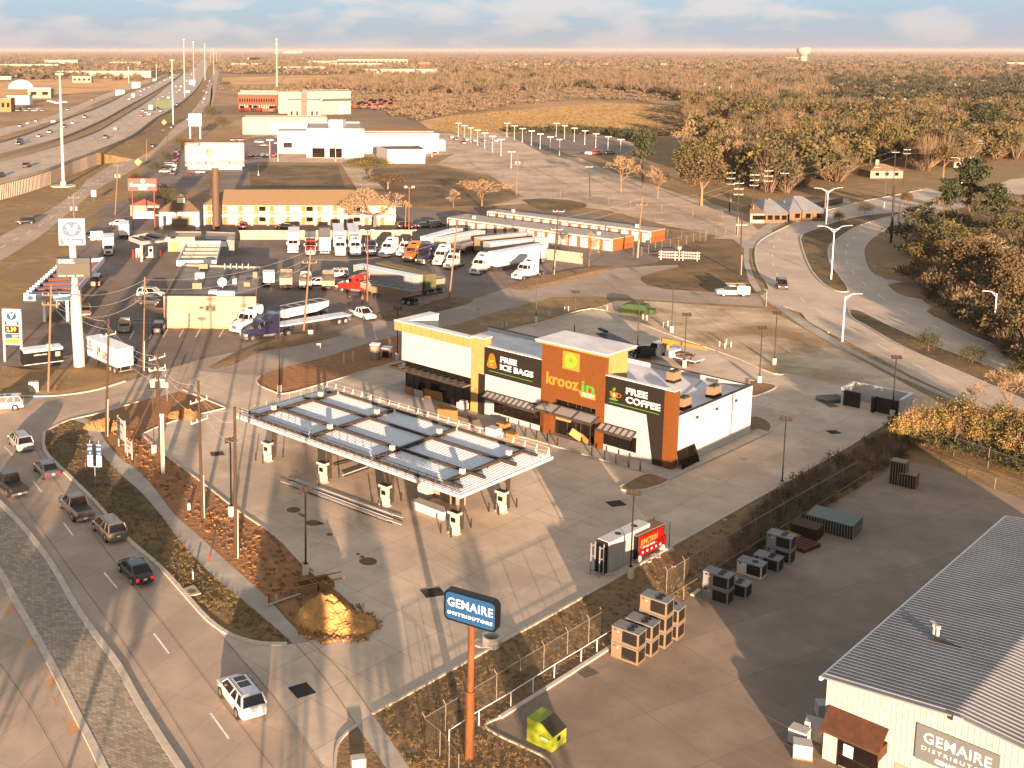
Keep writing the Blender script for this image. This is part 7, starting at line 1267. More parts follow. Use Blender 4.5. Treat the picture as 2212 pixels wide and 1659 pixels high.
q_ = Matrix.Rotation(-st_.rotation_euler.z, 3, 'Z') @ (G(*T(0, 700, 1790, 905), 5.4)-Vector((st_.location.x, st_.location.y, 0))); b = MB(); b.tube((q_.x, q_.y, 5.05), (q_.x, q_.y, 6.0), .05); b.tube((q_.x, q_.y-.3, 6.4), (q_.x, q_.y, 6.2), .8, .2, n=14); b.build('dish_antenna', 'letter_white', st_)
b = MB(); [b.tube((L-8+i*1.1, 24, 5.3), (L-8+i*1.1, 24, 6.3), .1, n=6) for i in range(5)]; b.build('roof_flue', 'pvc', st_); MB().box(-1.9, -.02, 2, 12, 2.6, 2.9).build('side_awning', 'awning_rust', st_); MB().box(6, 6.6, -.3, -.02, 3.3, 3.6).build('wall_light', 'steel_dark', st_)
def open_canopy(label, tops, z, thick, posts, beams=5, m_='sign_white', name='fuel_canopy', beam_m='steel_dark', deck='galvanised', n_=2, stripe=None):
    P = [G(*p, z) for p in tops]; o = P[0].copy(); d = P[1]-P[0]; rz = math.atan2(d.y, d.x); t_ = thing(name, label, 'fuel canopy', (o.x, o.y, 0), rz); R = Matrix.Rotation(-rz, 3, 'Z'); Q = [(lambda v: (v.x, v.y))(R @ (p-o)) for p in P]; n = 4
    b = MB(); c = (sum(q[0] for q in Q)/4, sum(q[1] for q in Q)/4); I = [(q[0]+(c[0]-q[0])*.04, q[1]+(c[1]-q[1])*.04) for q in Q]
    b.add([(p[0], p[1], z-thick) for p in Q]+[(p[0], p[1], z) for p in Q]+[(p[0], p[1], z) for p in I]+[(p[0], p[1], z-thick) for p in I], [(i, (i+1) % n, n+(i+1) % n, n+i) for i in range(n)]+[(n+i, n+(i+1) % n, 2*n+(i+1) % n, 2*n+i) for i in range(n)]+[(2*n+i, 2*n+(i+1) % n, 3*n+(i+1) % n, 3*n+i) for i in range(n)]); b.build('fascia', m_, t_)
    b = MB(); b.poly([(p[0], p[1], z-thick+.15) for p in I]); b.build('deck', deck, t_)
    for k in range(beams):
        f = (k+.5)/beams; a = [I[0][i]+(I[3][i]-I[0][i])*f for i in (0, 1)]; e = [I[1][i]+(I[2][i]-I[1][i])*f for i in (0, 1)]; b = MB(); b.prism([(a[0], a[1]-.13), (e[0], e[1]-.13), (e[0], e[1]+.13), (a[0], a[1]+.13)], z-thick+.2, z-thick+.65); b.build('beam', beam_m, t_)
    for fx, fy in posts:
        x = (Q[0][0]*(1-fx)+Q[1][0]*fx)*(1-fy)+(Q[3][0]*(1-fx)+Q[2][0]*fx)*fy; y = (Q[0][1]*(1-fx)+Q[1][1]*fx)*(1-fy)+(Q[3][1]*(1-fx)+Q[2][1]*fx)*fy; MB().box(x-.22, x+.22, y-.22, y+.22, 0, z-thick).build('column', m_, t_)
    return t_, Q
vc, Q = open_canopy('long fuel canopy with white and teal front fascia and red beams at left', [T(0, 700, 190, 965), T(0, 700, 565, 965), T(0, 700, 840, 660), T(0, 700, 480, 705)], 5.6, 1.0, [(.3, .15), (.3, .5), (.3, .85), (.8, .15), (.8, .5)], 7, 'galv_light', beam_m='red_steel')
w_ = Q[1][0]; MB().box(.05, w_-.05, -.06, -.01, 4.62, 5.58).build('front_fascia', 'sign_white', vc); b = MB(); b.add([(w_*.45, -.07, 4.65), (w_, -.07, 4.65), (w_, -.07, 5.5), (w_*.6, -.07, 5.0)], [(0, 1, 2, 3)]); b.build('teal_sweep', mat('teal', (.02, .07, .10)), vc); b = MB(); slab(b, [(.5*math.cos(a), .38*math.sin(a)) for a in [2*math.pi*i/16 for i in range(16)]], -.09, -.065, 5.1, 1.1); b.build('logo_disc', 'valero_blue', vc); b = MB(); b.add([(w_*.3, -.075, 4.7), (w_*.5, -.075, 5.0), (w_*.62, -.075, 5.05), (w_*.45, -.075, 5.35)], [(0, 1, 2, 3)]); b.build('gold_sweep', 'letter_gold', vc)
for k in range(14): y = (Q[3][1])*k/14; x = (Q[3][0])*k/14; MB().box(x+.05, x+.8, y, y+.06, 5.3, 5.9).build('edge_truss', 'galv_light', vc)
open_canopy('brown edged canopy with white beams behind the flat roofed shop', [T(0, 700, 1420, 690), T(0, 700, 1740, 690), T(0, 700, 1780, 530), T(0, 700, 1500, 530)], 5.4, 1.0, [(.2, .3), (.8, .3), (.2, .8), (.8, .8)], 5, 'galv_light', beam_m='cream_wall')
c2, Q = open_canopy('small white natural gas canopy with two columns and one pump', [T(0, 700, 1035, 495), T(0, 700, 1130, 530), T(0, 700, 1370, 500), T(0, 700, 1200, 460)], 5.0, .9, [(.7, .15), (.6, .75)], 3, 'sign_white'); text('NATURAL GAS', .5, 'steel_grey', c2, (Q[1][0]*.5, -.06, 4.5), 0, 3.0, .01)
o = thing('fuel_pump', 'white fuel pump between red bollards under the small white canopy', 'fuel pump', G(*T(0, 700, 1215, 660)), 0); MB().box(-.5, .5, -.35, .35, .15, 2.4).build('cabinet', 'white_metal', o); MB().box(-.35, .35, -.38, -.36, 1.2, 2.0).build('screen', 'glass_dark', o); MB().box(-3.5, 1.2, -.8, .8, 0, .15).build('island', 'kerb', o); MB().box(-3.3, -2.4, -.4, .4, .15, 2.0).build('side_cabinet', 'steel_grey', o)
for x, y in ((1075, 678), (1105, 690), (1290, 665), (1070, 655)): o = MB().tube((0, 0, 0), (0, 0, 1.6), .16, n=8).build('bollard', 'red_paint'); o.location = G(*T(0, 700, x, y)); tag(o, 'red bollard guarding the small white canopy pump', 'bollard', 'red bollards at the gas pump')
bldg('compressor_station', 'walled compressor station with gray machines behind the small canopy', [T(0, 700, 1350, 505), T(0, 700, 1620, 505), T(0, 700, 1620, 462)], 3.2, 'cream_wall', 'flat_roof_pale', 'building', .2, [(.1, .3, 0, 2.2, 'yellow_paint', 'gate'), (.5, .7, 0, 2.4, 'pvc', 'door')])
bldg('compressor_station', 'gray louvred equipment block right of the cream station wall', [T(0, 700, 1640, 520), T(0, 700, 1885, 530), T(0, 700, 1895, 470)], 3.4, 'hvac_grey', 'flat_roof_pale', 'building', .2, [(.1, .35, 2, 3.2, 'galv_light', 'fan_unit'), (.5, .75, 2, 3.2, 'galv_light', 'fan_unit')])
# motel
e0 = G(440, 443, 5.4); e1 = G(856, 444, 5.4); r0 = G(452, 408, 8.6); r1 = G(745, 408, 8.6); mo = thing('motel', 'two storey motel with long tan roof, white arches and balconies', 'motel', (e0.x, e0.y, 0), math.atan2((e1-e0).y, (e1-e0).x)); L = (e1-e0).length; dp = r0.y-e0.y
dp = 7.5; MB().box(.3, L-.3, 1.8, 2*dp, 0, 5.35).build('wall', 'cream_wall', mo)
b = MB(); b.add([(-.3, 0, 5.4), (L+.3, 0, 5.4), (L+.3, 2*dp+1, 5.4), (-.3, 2*dp+1, 5.4), (5, dp, 8.6), (L-6, dp, 8.6)], [(0, 1, 5, 4), (1, 2, 5), (2, 3, 4, 5), (3, 0, 4), (3, 2, 1, 0)]); b.build('roof', 'shingle_tan', mo)
MB().box(0, L, 0, 1.797, 2.55, 2.8).build('balcony_slab', 'letter_white', mo); NB = 12
for k in range(NB+1):
    x = .2+k*(L-.6)/NB; MB().box(x-.22, x+.22, 0, .35, 0, 5.38).build('column', 'pvc', mo)
    if k < NB:
        w_ = (L-.6)/NB; b = MB(); b.box(x+.24, x+w_-.24, .02, .1, 3.75, 3.85); [b.box(x+.3+i*(w_-.6)/8, x+.36+i*(w_-.6)/8, .03, .08, 2.81, 3.74) for i in range(9)]; b.build('railing', 'pvc', mo)
        b = MB(); b.add([(x+.24, .05, 2.54), (x+w_-.24, .05, 2.54), (x+w_-.24, .05, 1.9), (x+w_*.8, .05, 2.3), (x+w_*.5, .05, 2.42), (x+w_*.2, .05, 2.3), (x+.24, .05, 1.9)], [tuple(range(7))]); b.build('arch', 'pvc', mo)
        for z in (.05, 2.85):
            MB().box(x+w_*.12, x+w_*.12+1.0, 1.76, 1.79, z, z+2.05).build('door', 'timber', mo); MB().box(x+w_*.42, x+w_*.42+1.7, 1.76, 1.79, z+.8, z+1.95).build('window', 'white_wall' if k % 3 else 'glass_dark', mo)
lb_ = thing('motel_lobby', 'motel lobby porch with brown hip roof, white arches and cupola', 'building', G(*T(0, 700, 1285, 440)), .02); w_ = (G(*T(0, 700, 1600, 440))-G(*T(0, 700, 1285, 440))).length; H_ = 4.6
for x in (.4, w_-.4): [MB().box(x-.45, x+.45, y, y+.9, 0, H_).build('pier', 'letter_white', lb_) for y in (0, 7)]
b = MB(); b.box(.85, w_-.85, .1, .8, 3.6, H_-.01); b.box(.85, w_-.85, 7.1, 7.8, 0, H_-.01); b.build('arch_wall', 'letter_white', lb_); MB().box(2.2, w_-2.2, 7.0, 7.09, 0, 2.8).build('lobby_glass', 'cream_wall', lb_)
b = MB(); b.add([(-.6, -.6, H_), (w_+.6, -.6, H_), (w_+.6, 9, H_), (-.6, 9, H_), (w_*.3, 4, H_+2.4), (w_*.7, 4, H_+2.4)], [(0, 1, 5, 4), (1, 2, 5), (2, 3, 4, 5), (3, 0, 4), (3, 2, 1, 0)]); b.build('roof', 'shingle_brown', lb_); MB().box(w_*.42, w_*.62, 3, 4.6, H_+1.9, H_+3.2).build('cupola', 'letter_white', lb_); b = MB(); b.add([(w_*.38, 2.7, H_+3.2), (w_*.66, 2.7, H_+3.2), (w_*.66, 4.9, H_+3.2), (w_*.38, 4.9, H_+3.2), (w_*.52, 3.8, H_+4.2)], [(0, 1, 4), (1, 2, 4), (2, 3, 4), (3, 0, 4)]); b.build('cupola_roof', 'shingle_brown', lb_)
kx = thing('kiosk', 'small orange roofed kiosk behind the storage board', 'kiosk', G(*T(0, 700, 1050, 330)), 0); MB().box(0, 8, 0, 6, 0, 3).build('wall', 'cream_wall', kx); b = MB(); b.add([(-.5, -.5, 3), (8.5, -.5, 3), (8.5, 6.5, 3), (-.5, 6.5, 3), (4, -.5, 4.8), (4, 6.5, 4.8)], [(0, 4, 5, 3), (1, 2, 5, 4), (0, 1, 4), (2, 3, 5)]); b.build('roof', 'red_steel', kx)
# self storage rows
for lb, tops, nd in (('near row of orange storage units with white roll doors', [m1(1590, 345), m2(905, 520), m2(1080, 488), m1(1745, 316)], 16), ('far row of orange storage units behind the first row', [m1(1912, 292), m2(1215, 457), m2(1330, 436), m1(1985, 278)], 17)):
    t_, L, Q = bldg('storage_row', lb, tops, 2.75, 'orange_paint', 'storage_roof', 'storage building', 0)
    for k in range(nd): x = L*(k+.2)/nd; MB().box(x, x+L/nd*.68, -.05, -.01, .05, 2.3).build('roll_door', 'white_metal', t_)
    b = MB(); b.box(0, L, -.25, -.02, 2.6, 2.75); b.build('gutter', 'letter_white', t_); [MB().box(L*f-.06, L*f+.06, -.12, -.05, 0, 2.6).build('downpipe', 'letter_white', t_) for f in (.0, .25, .5, .75, 1)]; [MB().tube((L*f, 3.5, 2.9), (L*f, 3.5, 3.5), .45, n=8).build('roof_vent', 'letter_white', t_) for f in (.12, .88)]
# dealership
d_, L, Q = bldg('dealership', 'large white dealership showroom with flat roof behind the lawn', [T(1000, 0, 455, 1042), T(1000, 0, 917, 1048), T(1000, 0, 885, 990), T(1000, 0, 470, 990)], 12.0, 'white_wall', 'flat_roof_pale', 'showroom', .6, [(.1, .32, .2, 4.2, 'glass_dark', 'shop_window'), (.4, .62, .2, 4.2, 'glass_dark', 'shop_window')]); MB().box(L*.3, L*.55, 12, 20, 12.1, 15.5).build('roof_box', 'white_wall', d_)
bldg('dealership', 'lower white wing at the left of the showroom', [T(1000, 0, 222, 1062), T(1000, 0, 455, 1062), T(1000, 0, 455, 1035)], 9.5, 'white_wall', 'flat_roof_pale', 'showroom', .5, [(.2, .5, 2.5, 4.8, 'glass_dark', 'window')])
bldg('workshop', 'long pale workshop wing right of the showroom', [T(1000, 0, 918, 1080), T(1000, 0, 1520, 1080), T(1000, 0, 1480, 1062)], 8.5, 'white_wall', 'flat_roof_pale', 'workshop', .4, [(.1, .3, .2, 3.5, 'pvc', 'roll_door'), (.35, .5, .2, 3.5, 'pvc', 'roll_door')])
bldg('workshop', 'small white end block of the workshop wing', [T(1000, 0, 1440, 1135), T(1000, 0, 1572, 1135), T(1000, 0, 1560, 1125)], 4.5, 'white_wall', 'flat_roof_pale', 'workshop', .3)
bldg('office_block', 'detached white block with brown flat roof before the dealership', [T(1000, 0, 1105, 1206), T(1000, 0, 1410, 1206), T(1000, 0, 1350, 1172), T(1000, 0, 1018, 1176)], 5.5, 'white_wall', 'shingle_brown', 'building', .3, [(-.0, .01, .2, 3, 'timber', 'door')])
bldg('repair_shop', 'long white repair shop with roll doors beyond the field fence', [T(1000, 0, -60, 948), T(1000, 0, 620, 948), T(1000, 0, 620, 935)], 9, 'pale_building', 'flat_roof_pale', 'workshop', .3, [(.33+i*.11, .42+i*.11, .3, 6, 'white_metal', 'roll_door') for i in range(6)])
tz, L_, _ = bldg('tractor_showroom', 'tractor showroom with red tower and lettering among red machines', [T(1000, 0, 305, 812), T(1000, 0, 572, 812), T(1000, 0, 560, 795)], 11, 'pale_building', 'flat_roof_pale', 'showroom', .5, [(.40, .58, 0, 17, 'red_paint', 'tower', 2), (.05, .37, 7.2, 9.5, 'pale_building', 'name_board', .3), (.08, .14, 1, 4, 'glass_dark', 'window'), (.25, .31, 1, 4, 'glass_dark', 'window'), (.7, .76, 1, 4, 'glass_dark', 'window'), (.85, .9, 1, 4, 'glass_dark', 'window')])
text('EWALD KUBOTA', 2.4, 'frame_black', tz, (L_*.42, -2.3, 8.4), 0, L_*.42, .02)
bldg('tractor_showroom', 'pale rear hall of the tractor showroom', [T(1000, 0, 575, 820), T(1000, 0, 812, 815), T(1000, 0, 812, 790)], 9, 'pale_building', 'metal_roof', 'hall', .3, [(.6, .75, 0, 6, 'white_metal', 'roll_door'), (.8, .95, 0, 6, 'white_metal', 'roll_door')])
bldg('brick_hall', 'long orange brick hall with white gables left of the tractor showroom', [T(1000, 0, -95, 755), T(1000, 0, 228, 757), T(1000, 0, 225, 740)], 13, 'brick_red', 'flat_roof_pale', 'building', 1.0, [(.03+.06*i, .06+.06*i, 7, 9.5, 'glass_dark', 'window') for i in range(15)]+[(.03+.06*i, .06+.06*i, 2, 5, 'pale_building', 'window') for i in range(15)], pc='pale_building')
bldg('white_hall', 'tall white hall behind the brick hall', [T(1000, 0, 228, 745), T(1000, 0, 412, 745), T(1000, 0, 400, 735)], 15, 'pale_building', 'flat_roof_pale', 'hall', .3)
bldg('white_hall', 'long low white hall behind the tractor showroom trees', [T(1000, 0, 415, 740), T(1000, 0, 812, 735), T(1000, 0, 800, 722)], 12, 'pale_building', 'flat_roof_pale', 'hall', .3)
# gray roofed house on the right and others among the trees
def hip_house(label, x0, x1, ye, yb, wall, roof, ridge=2.6, depth=None, name='house', group=None, chim=False, lod=0):
    a = G(x0, yb); b0 = G(x1, yb); h = max(2.6, min(hgt(x0, yb, ye), 7)); w_ = (b0-a).length; D = depth or w_*.7; t_ = thing(name, label, 'house', a, R_.uniform(-.05, .05), group)
    MB().box(0, w_, 0, D, 0, h).build('wall', wall, t_); b = MB(); i_ = min(D/2, w_*.4); b.add([(-.5, -.5, h), (w_+.5, -.5, h), (w_+.5, D+.5, h), (-.5, D+.5, h), (i_, D/2, h+ridge), (w_-i_, D/2, h+ridge)], [(0, 1, 5, 4), (1, 2, 5), (2, 3, 4, 5), (3, 0, 4), (3, 2, 1, 0)]); b.build('roof', roof, t_)
    if not lod: [MB().box(w_*f, w_*f+1.3, -.05, -.01, .9, 2.1).build('window', 'glass_dark', t_) for f in (.15, .45, .75)]
    if chim: MB().box(w_*.3, w_*.3+1, D*.4, D*.4+1.2, h, h+ridge+1.5).build('chimney', 'cream_wall', t_)
    return t_
hip_house('low house with gray metal hip roof behind the power poles', 1650, 1700, 472, 482, 'shingle_brown', 'metal_roof', 3.2, 14); hip_house('right wing of the gray roofed house with two gables', 1705, 1783, 468, 478, 'shingle_brown', 'metal_roof', 3.4, 14); hip_house('small brown roofed shed left of the gray roofed house', 1620, 1650, 473, 482, 'pale_building', 'shingle_brown', 2, 8)
hip_house('yellow lit house half hidden by white trunked trees', 1880, 1950, 372, 385, 'cream_wall', 'shingle_tan', 2.2, 10, chim=True); hip_house('sunlit house behind the oaks on the right', 2060, 2095, 356, 364, 'cream_wall', 'shingle_tan', 2.2, 10)
# ---------------------------------------------------------------- trees and brush
RN = np.random.RandomState(5)
def quads(C, sz, flat=0.0):           # C (n,3) centres, sz (n,) sizes -> (n,4,3)
    n = len(C); a = RN.normal(size=(n, 3)); a[:, 2] *= (1-flat*.6); b = RN.normal(size=(n, 3)); a /= np.linalg.norm(a, axis=1)[:, None]; b -= (a*b).sum(1)[:, None]*a; b /= np.linalg.norm(b, axis=1)[:, None]
    a *= sz[:, None]*.5; b *= sz[:, None]*.5*RN.uniform(.5, 1, (n, 1)); return np.stack([C-a-b, C+a-b, C+a+b, C-a+b], 1)
def slivers(A, B, w):                 # thin twigs from A to B
    d = B-A; p = np.cross(d, RN.normal(size=d.shape)); p /= np.linalg.norm(p, axis=1)[:, None]+1e-9; p *= w[:, None]*.5
    return np.stack([A-p, A+p, B+p*.25, B-p*.25], 1)
def qmesh(name, Q):
    Q = np.ascontiguousarray(Q.reshape(-1, 3), dtype=np.float32); n = len(Q)//4; me = bpy.data.meshes.new(name); me.vertices.add(len(Q)); me.vertices.foreach_set('co', Q.ravel()); me.loops.add(n*4); me.loops.foreach_set('vertex_index', np.arange(n*4, dtype=np.int32)); me.polygons.add(n); me.polygons.foreach_set('loop_start', np.arange(0, n*4, 4, dtype=np.int32)); me.update(calc_edges=True); return me
def crown_pts(k, n, sp, shape='dome'):
    c = RN.normal(size=(k, 3)); c /= np.linalg.norm(c, axis=1)[:, None]; c *= (RN.uniform(.35, 1, (k, 1)))**.5
    if shape == 'dome': c[:, 2] = np.abs(c[:, 2])*.9-.15
    i = RN.randint(0, k, n); return c[i]*[.42, .42, .30]+RN.normal(size=(n, 3))*sp+[0, 0, .62]
def bare(seed, spread=.5, depth=6, h=1.0, fan=.55):
    r = np.random.RandomState(seed); segs = []
    def go(p, d, L, w, k):
        e = p+d*L; segs.append((p, e, w)); 
        if k == 0: return
        for j in range(3 if k > 2 else 4):
            v = d+r.normal(size=3)*fan; v[2] = max(v[2], -.05)+.12; v /= np.linalg.norm(v); go(e, v, L*r.uniform(.62, .86), w*.6, k-1)
    go(np.array([0, 0, 0.]), np.array([0, 0, 1.]), .24*h, .03, depth)
    S = segs; m = max(e[2] for _, e, _ in S)
    A = np.array([p for p, _, _ in S])/m; B = np.array([e for _, e, _ in S])/m; w = np.array([q for _, _, q in S])/m; wd = np.percentile(np.abs(B[:, :2]), 97)/spread; A[:, :2] /= wd; B[:, :2] /= wd
    w = np.maximum(w*1.1, .0095); big = w > .012
    def tubes(A, B, w):
        d = B-A; p = np.cross(d, [0, 0, 1.]); bad = np.linalg.norm(p, axis=1) < 1e-6; p[bad] = [1, 0, 0]; p /= np.linalg.norm(p, axis=1)[:, None]; q = np.cross(d, p); q /= np.linalg.norm(q, axis=1)[:, None]; out = []
        ring = [p*math.cos(t)+q*math.sin(t) for t in (0, math.pi/2, math.pi, 1.5*math.pi)]
        for i in range(4): a, b = ring[i], ring[(i+1) % 4]; ww = w[:, None]*.55; out.append(np.stack([A+a*ww, A+b*ww, B+b*ww*.75, B+a*ww*.75], 1))
        return np.concatenate(out)
    return tubes(A[big], B[big], w[big]), slivers(A[~big], B[~big], w[~big])
TREES = {}
def tree_proto(kind, v):
    k = (kind, v)
    if k in TREES: return TREES[k]
    RN.seed(100+v*7+len(kind)); r = random.Random(v)
    if kind == 'bare': t_, c_ = bare(v+1, .48, 6, fan=.5); c = qmesh('crown', c_); t0 = qmesh('trunk', t_); mm = ('bark_pale', 'twig_pale')
    else:
        t_, _ = bare(v+20, .36, 3, fan=.42); t_[:, :, 2] *= .8; t0 = qmesh('trunk', t_)
        if kind == 'pine':
            n = 3200; z = RN.beta(1.6, 1.5, n); kk = RN.randint(0, 26, n); la = RN.uniform(0, 2*math.pi, 26); lz = np.sort(RN.uniform(.5, .95, 26)); lr = .36*(1.12-lz)**.6; f = RN.uniform(.2, 1, n); P = np.stack([np.cos(la[kk])*lr[kk]*f, np.sin(la[kk])*lr[kk]*f, lz[kk]+f*.03], 1)+RN.normal(size=(n, 3))*[.045, .045, .02]; Q = quads(P, RN.uniform(.02, .045, n), .5); mm = ('bark_dark', 'leaf_pine')
        else:
            n = {'oak': 4200, 'brown': 3400, 'shrub': 2600}[kind]; P = crown_pts(60, n, .055 if kind != 'shrub' else .10); 
            if kind == 'shrub': P = (P-[0, 0, .62])*[1.15, 1.15, 1.5]+[0, 0, .45]
            if kind == 'brown': P = P*[1, 1, 1.0]+[0, 0, .0]; P[:, 2] = P[:, 2]*1.15-.12
            Q = quads(P, RN.uniform(.018, .042, n)); mm = ('bark_dark' if kind != 'brown' else 'bark_pale', {'oak': 'leaf_oak', 'brown': 'leaf_brown', 'shrub': 'leaf_dark'}[kind])
        c = qmesh('crown', Q)
    t0.materials.append(M[mm[0]]); c.materials.append(M[mm[1]]); TREES[k] = (t0, c); return TREES[k]
TN = {'bare': 'bare_tree', 'oak': 'oak_tree', 'brown': 'brown_leaved_tree', 'pine': 'pine_tree', 'shrub': 'shrub'}
def tree(kind, label, base, top, wpx, v=0, group=None, m_=None):
    p = G(*base); h = hgt(base[0], base[1], top); w_ = wpx/F*p.y*1.0; t0, c = tree_proto(kind, v); o = thing(TN[kind], label, 'tree' if kind != 'shrub' else 'shrub', p, (base[0]*7 % 628)/100, group)
    for nm, me in (('trunk', t0), ('crown', c)): q_ = bpy.data.objects.new(nm, me); COL.objects.link(q_); q_.parent = o
    o.scale = (w_/.9, w_/.9, h/1.0); return o
def T0(a, b): return T(2000, 0, a, b)
def T9(a, b): return T(2996, 0, a, b)
for a in (('bare', 'wide bare tree with many pale trunks before the motel end', m1(1005, 442), m1(0, 100)[1], 150, 1), ('oak', 'broad dark green oak with a domed crown behind the motel', T(1000, 0, 960, 1440), T(1000, 0, 0, 1240)[1], 98, 0), ('brown', 'brownish green tree right below the domed oak', T(1000, 0, 1110, 1520), T(1000, 0, 0, 1395)[1], 84, 1),
    ('bare', 'round pale bare tree near the storage units', m1(1865, 262), m1(0, 30)[1], 98, 2), ('bare', 'thin small bare tree left of the round pale one', m1(1635, 262), m1(0, 110)[1], 36, 3), ('bare', 'small bare tree at the end of the white board fence', m2(715, 740), m2(0, 450)[1], 42, 4), ('pine', 'tall dark pine standing over the bare trees', T0(1145, 1510), T0(0, 1035)[1], 80, 0),
    ('bare', 'pale bare tree left of the tall dark pine', T0(970, 1550), T0(0, 1240)[1], 76, 5), ('bare', 'small crooked bare tree right of the tall dark pine', T0(1270, 1600), T0(0, 1325)[1], 52, 6), ('brown', 'large reddish brown leaved tree over the fence', m2(1617, 250), T0(0, 1230)[1], 118, 2), ('oak', 'dark green tree behind the reddish brown tree', T0(1660, 1420), T0(0, 1060)[1], 120, 1), ('oak', 'second dark green tree behind the reddish brown tree', T0(1820, 1440), T0(0, 1150)[1], 70, 2),
    ('bare', 'tall pale bare tree rising behind the dark green trees', T0(1490, 1300), T0(0, 950)[1], 78, 7), ('bare', 'open bare tree with white limbs beside the dark green trees', T0(1870, 1330), T0(0, 1010)[1], 66, 8), ('bare', 'spreading bare tree in the grassy clearing', T9(235, 1300), T9(0, 1080)[1], 58, 1), ('oak', 'large spreading green oak with lit top in the right woods', T9(1040, 1330), T9(0, 930)[1], 96, 3), ('pine', 'dense green pine crown at the right edge of the woods', T9(1900, 1200), T9(0, 830)[1], 104, 1),
    ('brown', 'rusty brown tree beside the yellow lit house', T9(1560, 1430), T9(0, 1130)[1], 60, 3), ('pine', 'tall pine with bare trunk left of the dark pine group', T(2996, 700, 1570, 460), T(2996, 700, 0, 30)[1], 66, 2), ('pine', 'tallest pine of the dark group beside the right boulevard', T(2996, 700, 1760, 470), T9(0, 1270)[1], 118, 3), ('pine', 'right pine of the dark group beside the boulevard', T(2996, 700, 1960, 520), T(2996, 700, 0, 60)[1], 90, 4),
    ('brown', 'big golden brown tree in the right edge woods', T(2996, 700, 1790, 880), T(2996, 700, 0, 470)[1], 130, 4), ('brown', 'brown tree touching the right edge of the picture', T(2996, 700, 2110, 1000), T(2996, 700, 0, 600)[1], 110, 5), ('bare', 'low bare brush tree left of the golden brown tree', T(2996, 700, 1430, 600), T(2996, 700, 0, 440)[1], 70, 3), ('bare', 'bare brush tree by the path into the woods', T(2996, 700, 1620, 640), T(2996, 700, 0, 430)[1], 60, 9),
    ('shrub', 'small evergreen on the median below the double lamp', T(2996, 700, 722, 385), T(2996, 700, 0, 280)[1], 24, 0), ('shrub', 'second small evergreen farther up the median', T(2996, 700, 928, 312), T(2996, 700, 0, 212)[1], 27, 1), ('brown', 'young golden tree at the far tip of the median', T(2996, 700, 1262, 275), T(2996, 700, 0, 120)[1], 28, 6), ('shrub', 'round young tree on the lower median, left one', T(2996, 700, 1440, 1420), T(2996, 700, 0, 1250)[1], 50, 2), ('shrub', 'round dark shrub on the lower median, middle one', T(2996, 700, 1795, 1515), T(2996, 700, 0, 1360)[1], 46, 3), ('shrub', 'dark shrub on the lower median at the right edge', T(2996, 700, 2150, 1640), T(2996, 700, 0, 1475)[1], 44, 4),
    ('bare', 'leafless tree leaning over the bamboo at the right edge', T(2996, 1500, 2080, 330), T(2996, 1500, 0, -30)[1], 96, 2), ('bare', 'thin leafless tree left over the bamboo', T(2996, 1500, 1800, 340), T(2996, 1500, 0, 60)[1], 50, 5), ('shrub', 'dark evergreen behind the hotel sign', T(0, 700, 1330, 230), T(0, 700, 0, 60)[1], 42, 5), ('shrub', 'green bush beside the kiosk under the hotel sign', T(0, 700, 1120, 270), T(0, 700, 0, 150)[1], 44, 6), ('shrub', 'clipped bush below the billboard', T(0, 0, 1680, 1500), T(0, 0, 0, 1440)[1], 24, 1), ('oak', 'small round tree in the field left of the cell mast', T(0, 0, 1818, 706), T(0, 0, 0, 650)[1], 24, 4)):
    tree(*a)
for i, (x, y) in enumerate([(1450, 1130), (1330, 1250), (1250, 1330), (1480, 1200), (1100, 1420), (1780, 960), (1690, 880)]): tree('shrub' if i != 3 else 'pine', 'dark roadside tree of the dealer row, %s' % ['by the round pylon', 'by the parked cars', 'behind the yellow diamond sign', 'palm like one beside the pylon', 'beside the kerb entrance', 'by the small kiosk', 'near the blue roofed shop'][i], T(0, 0, x, y+60), T(0, 0, 0, y-40)[1], 26, i % 5)
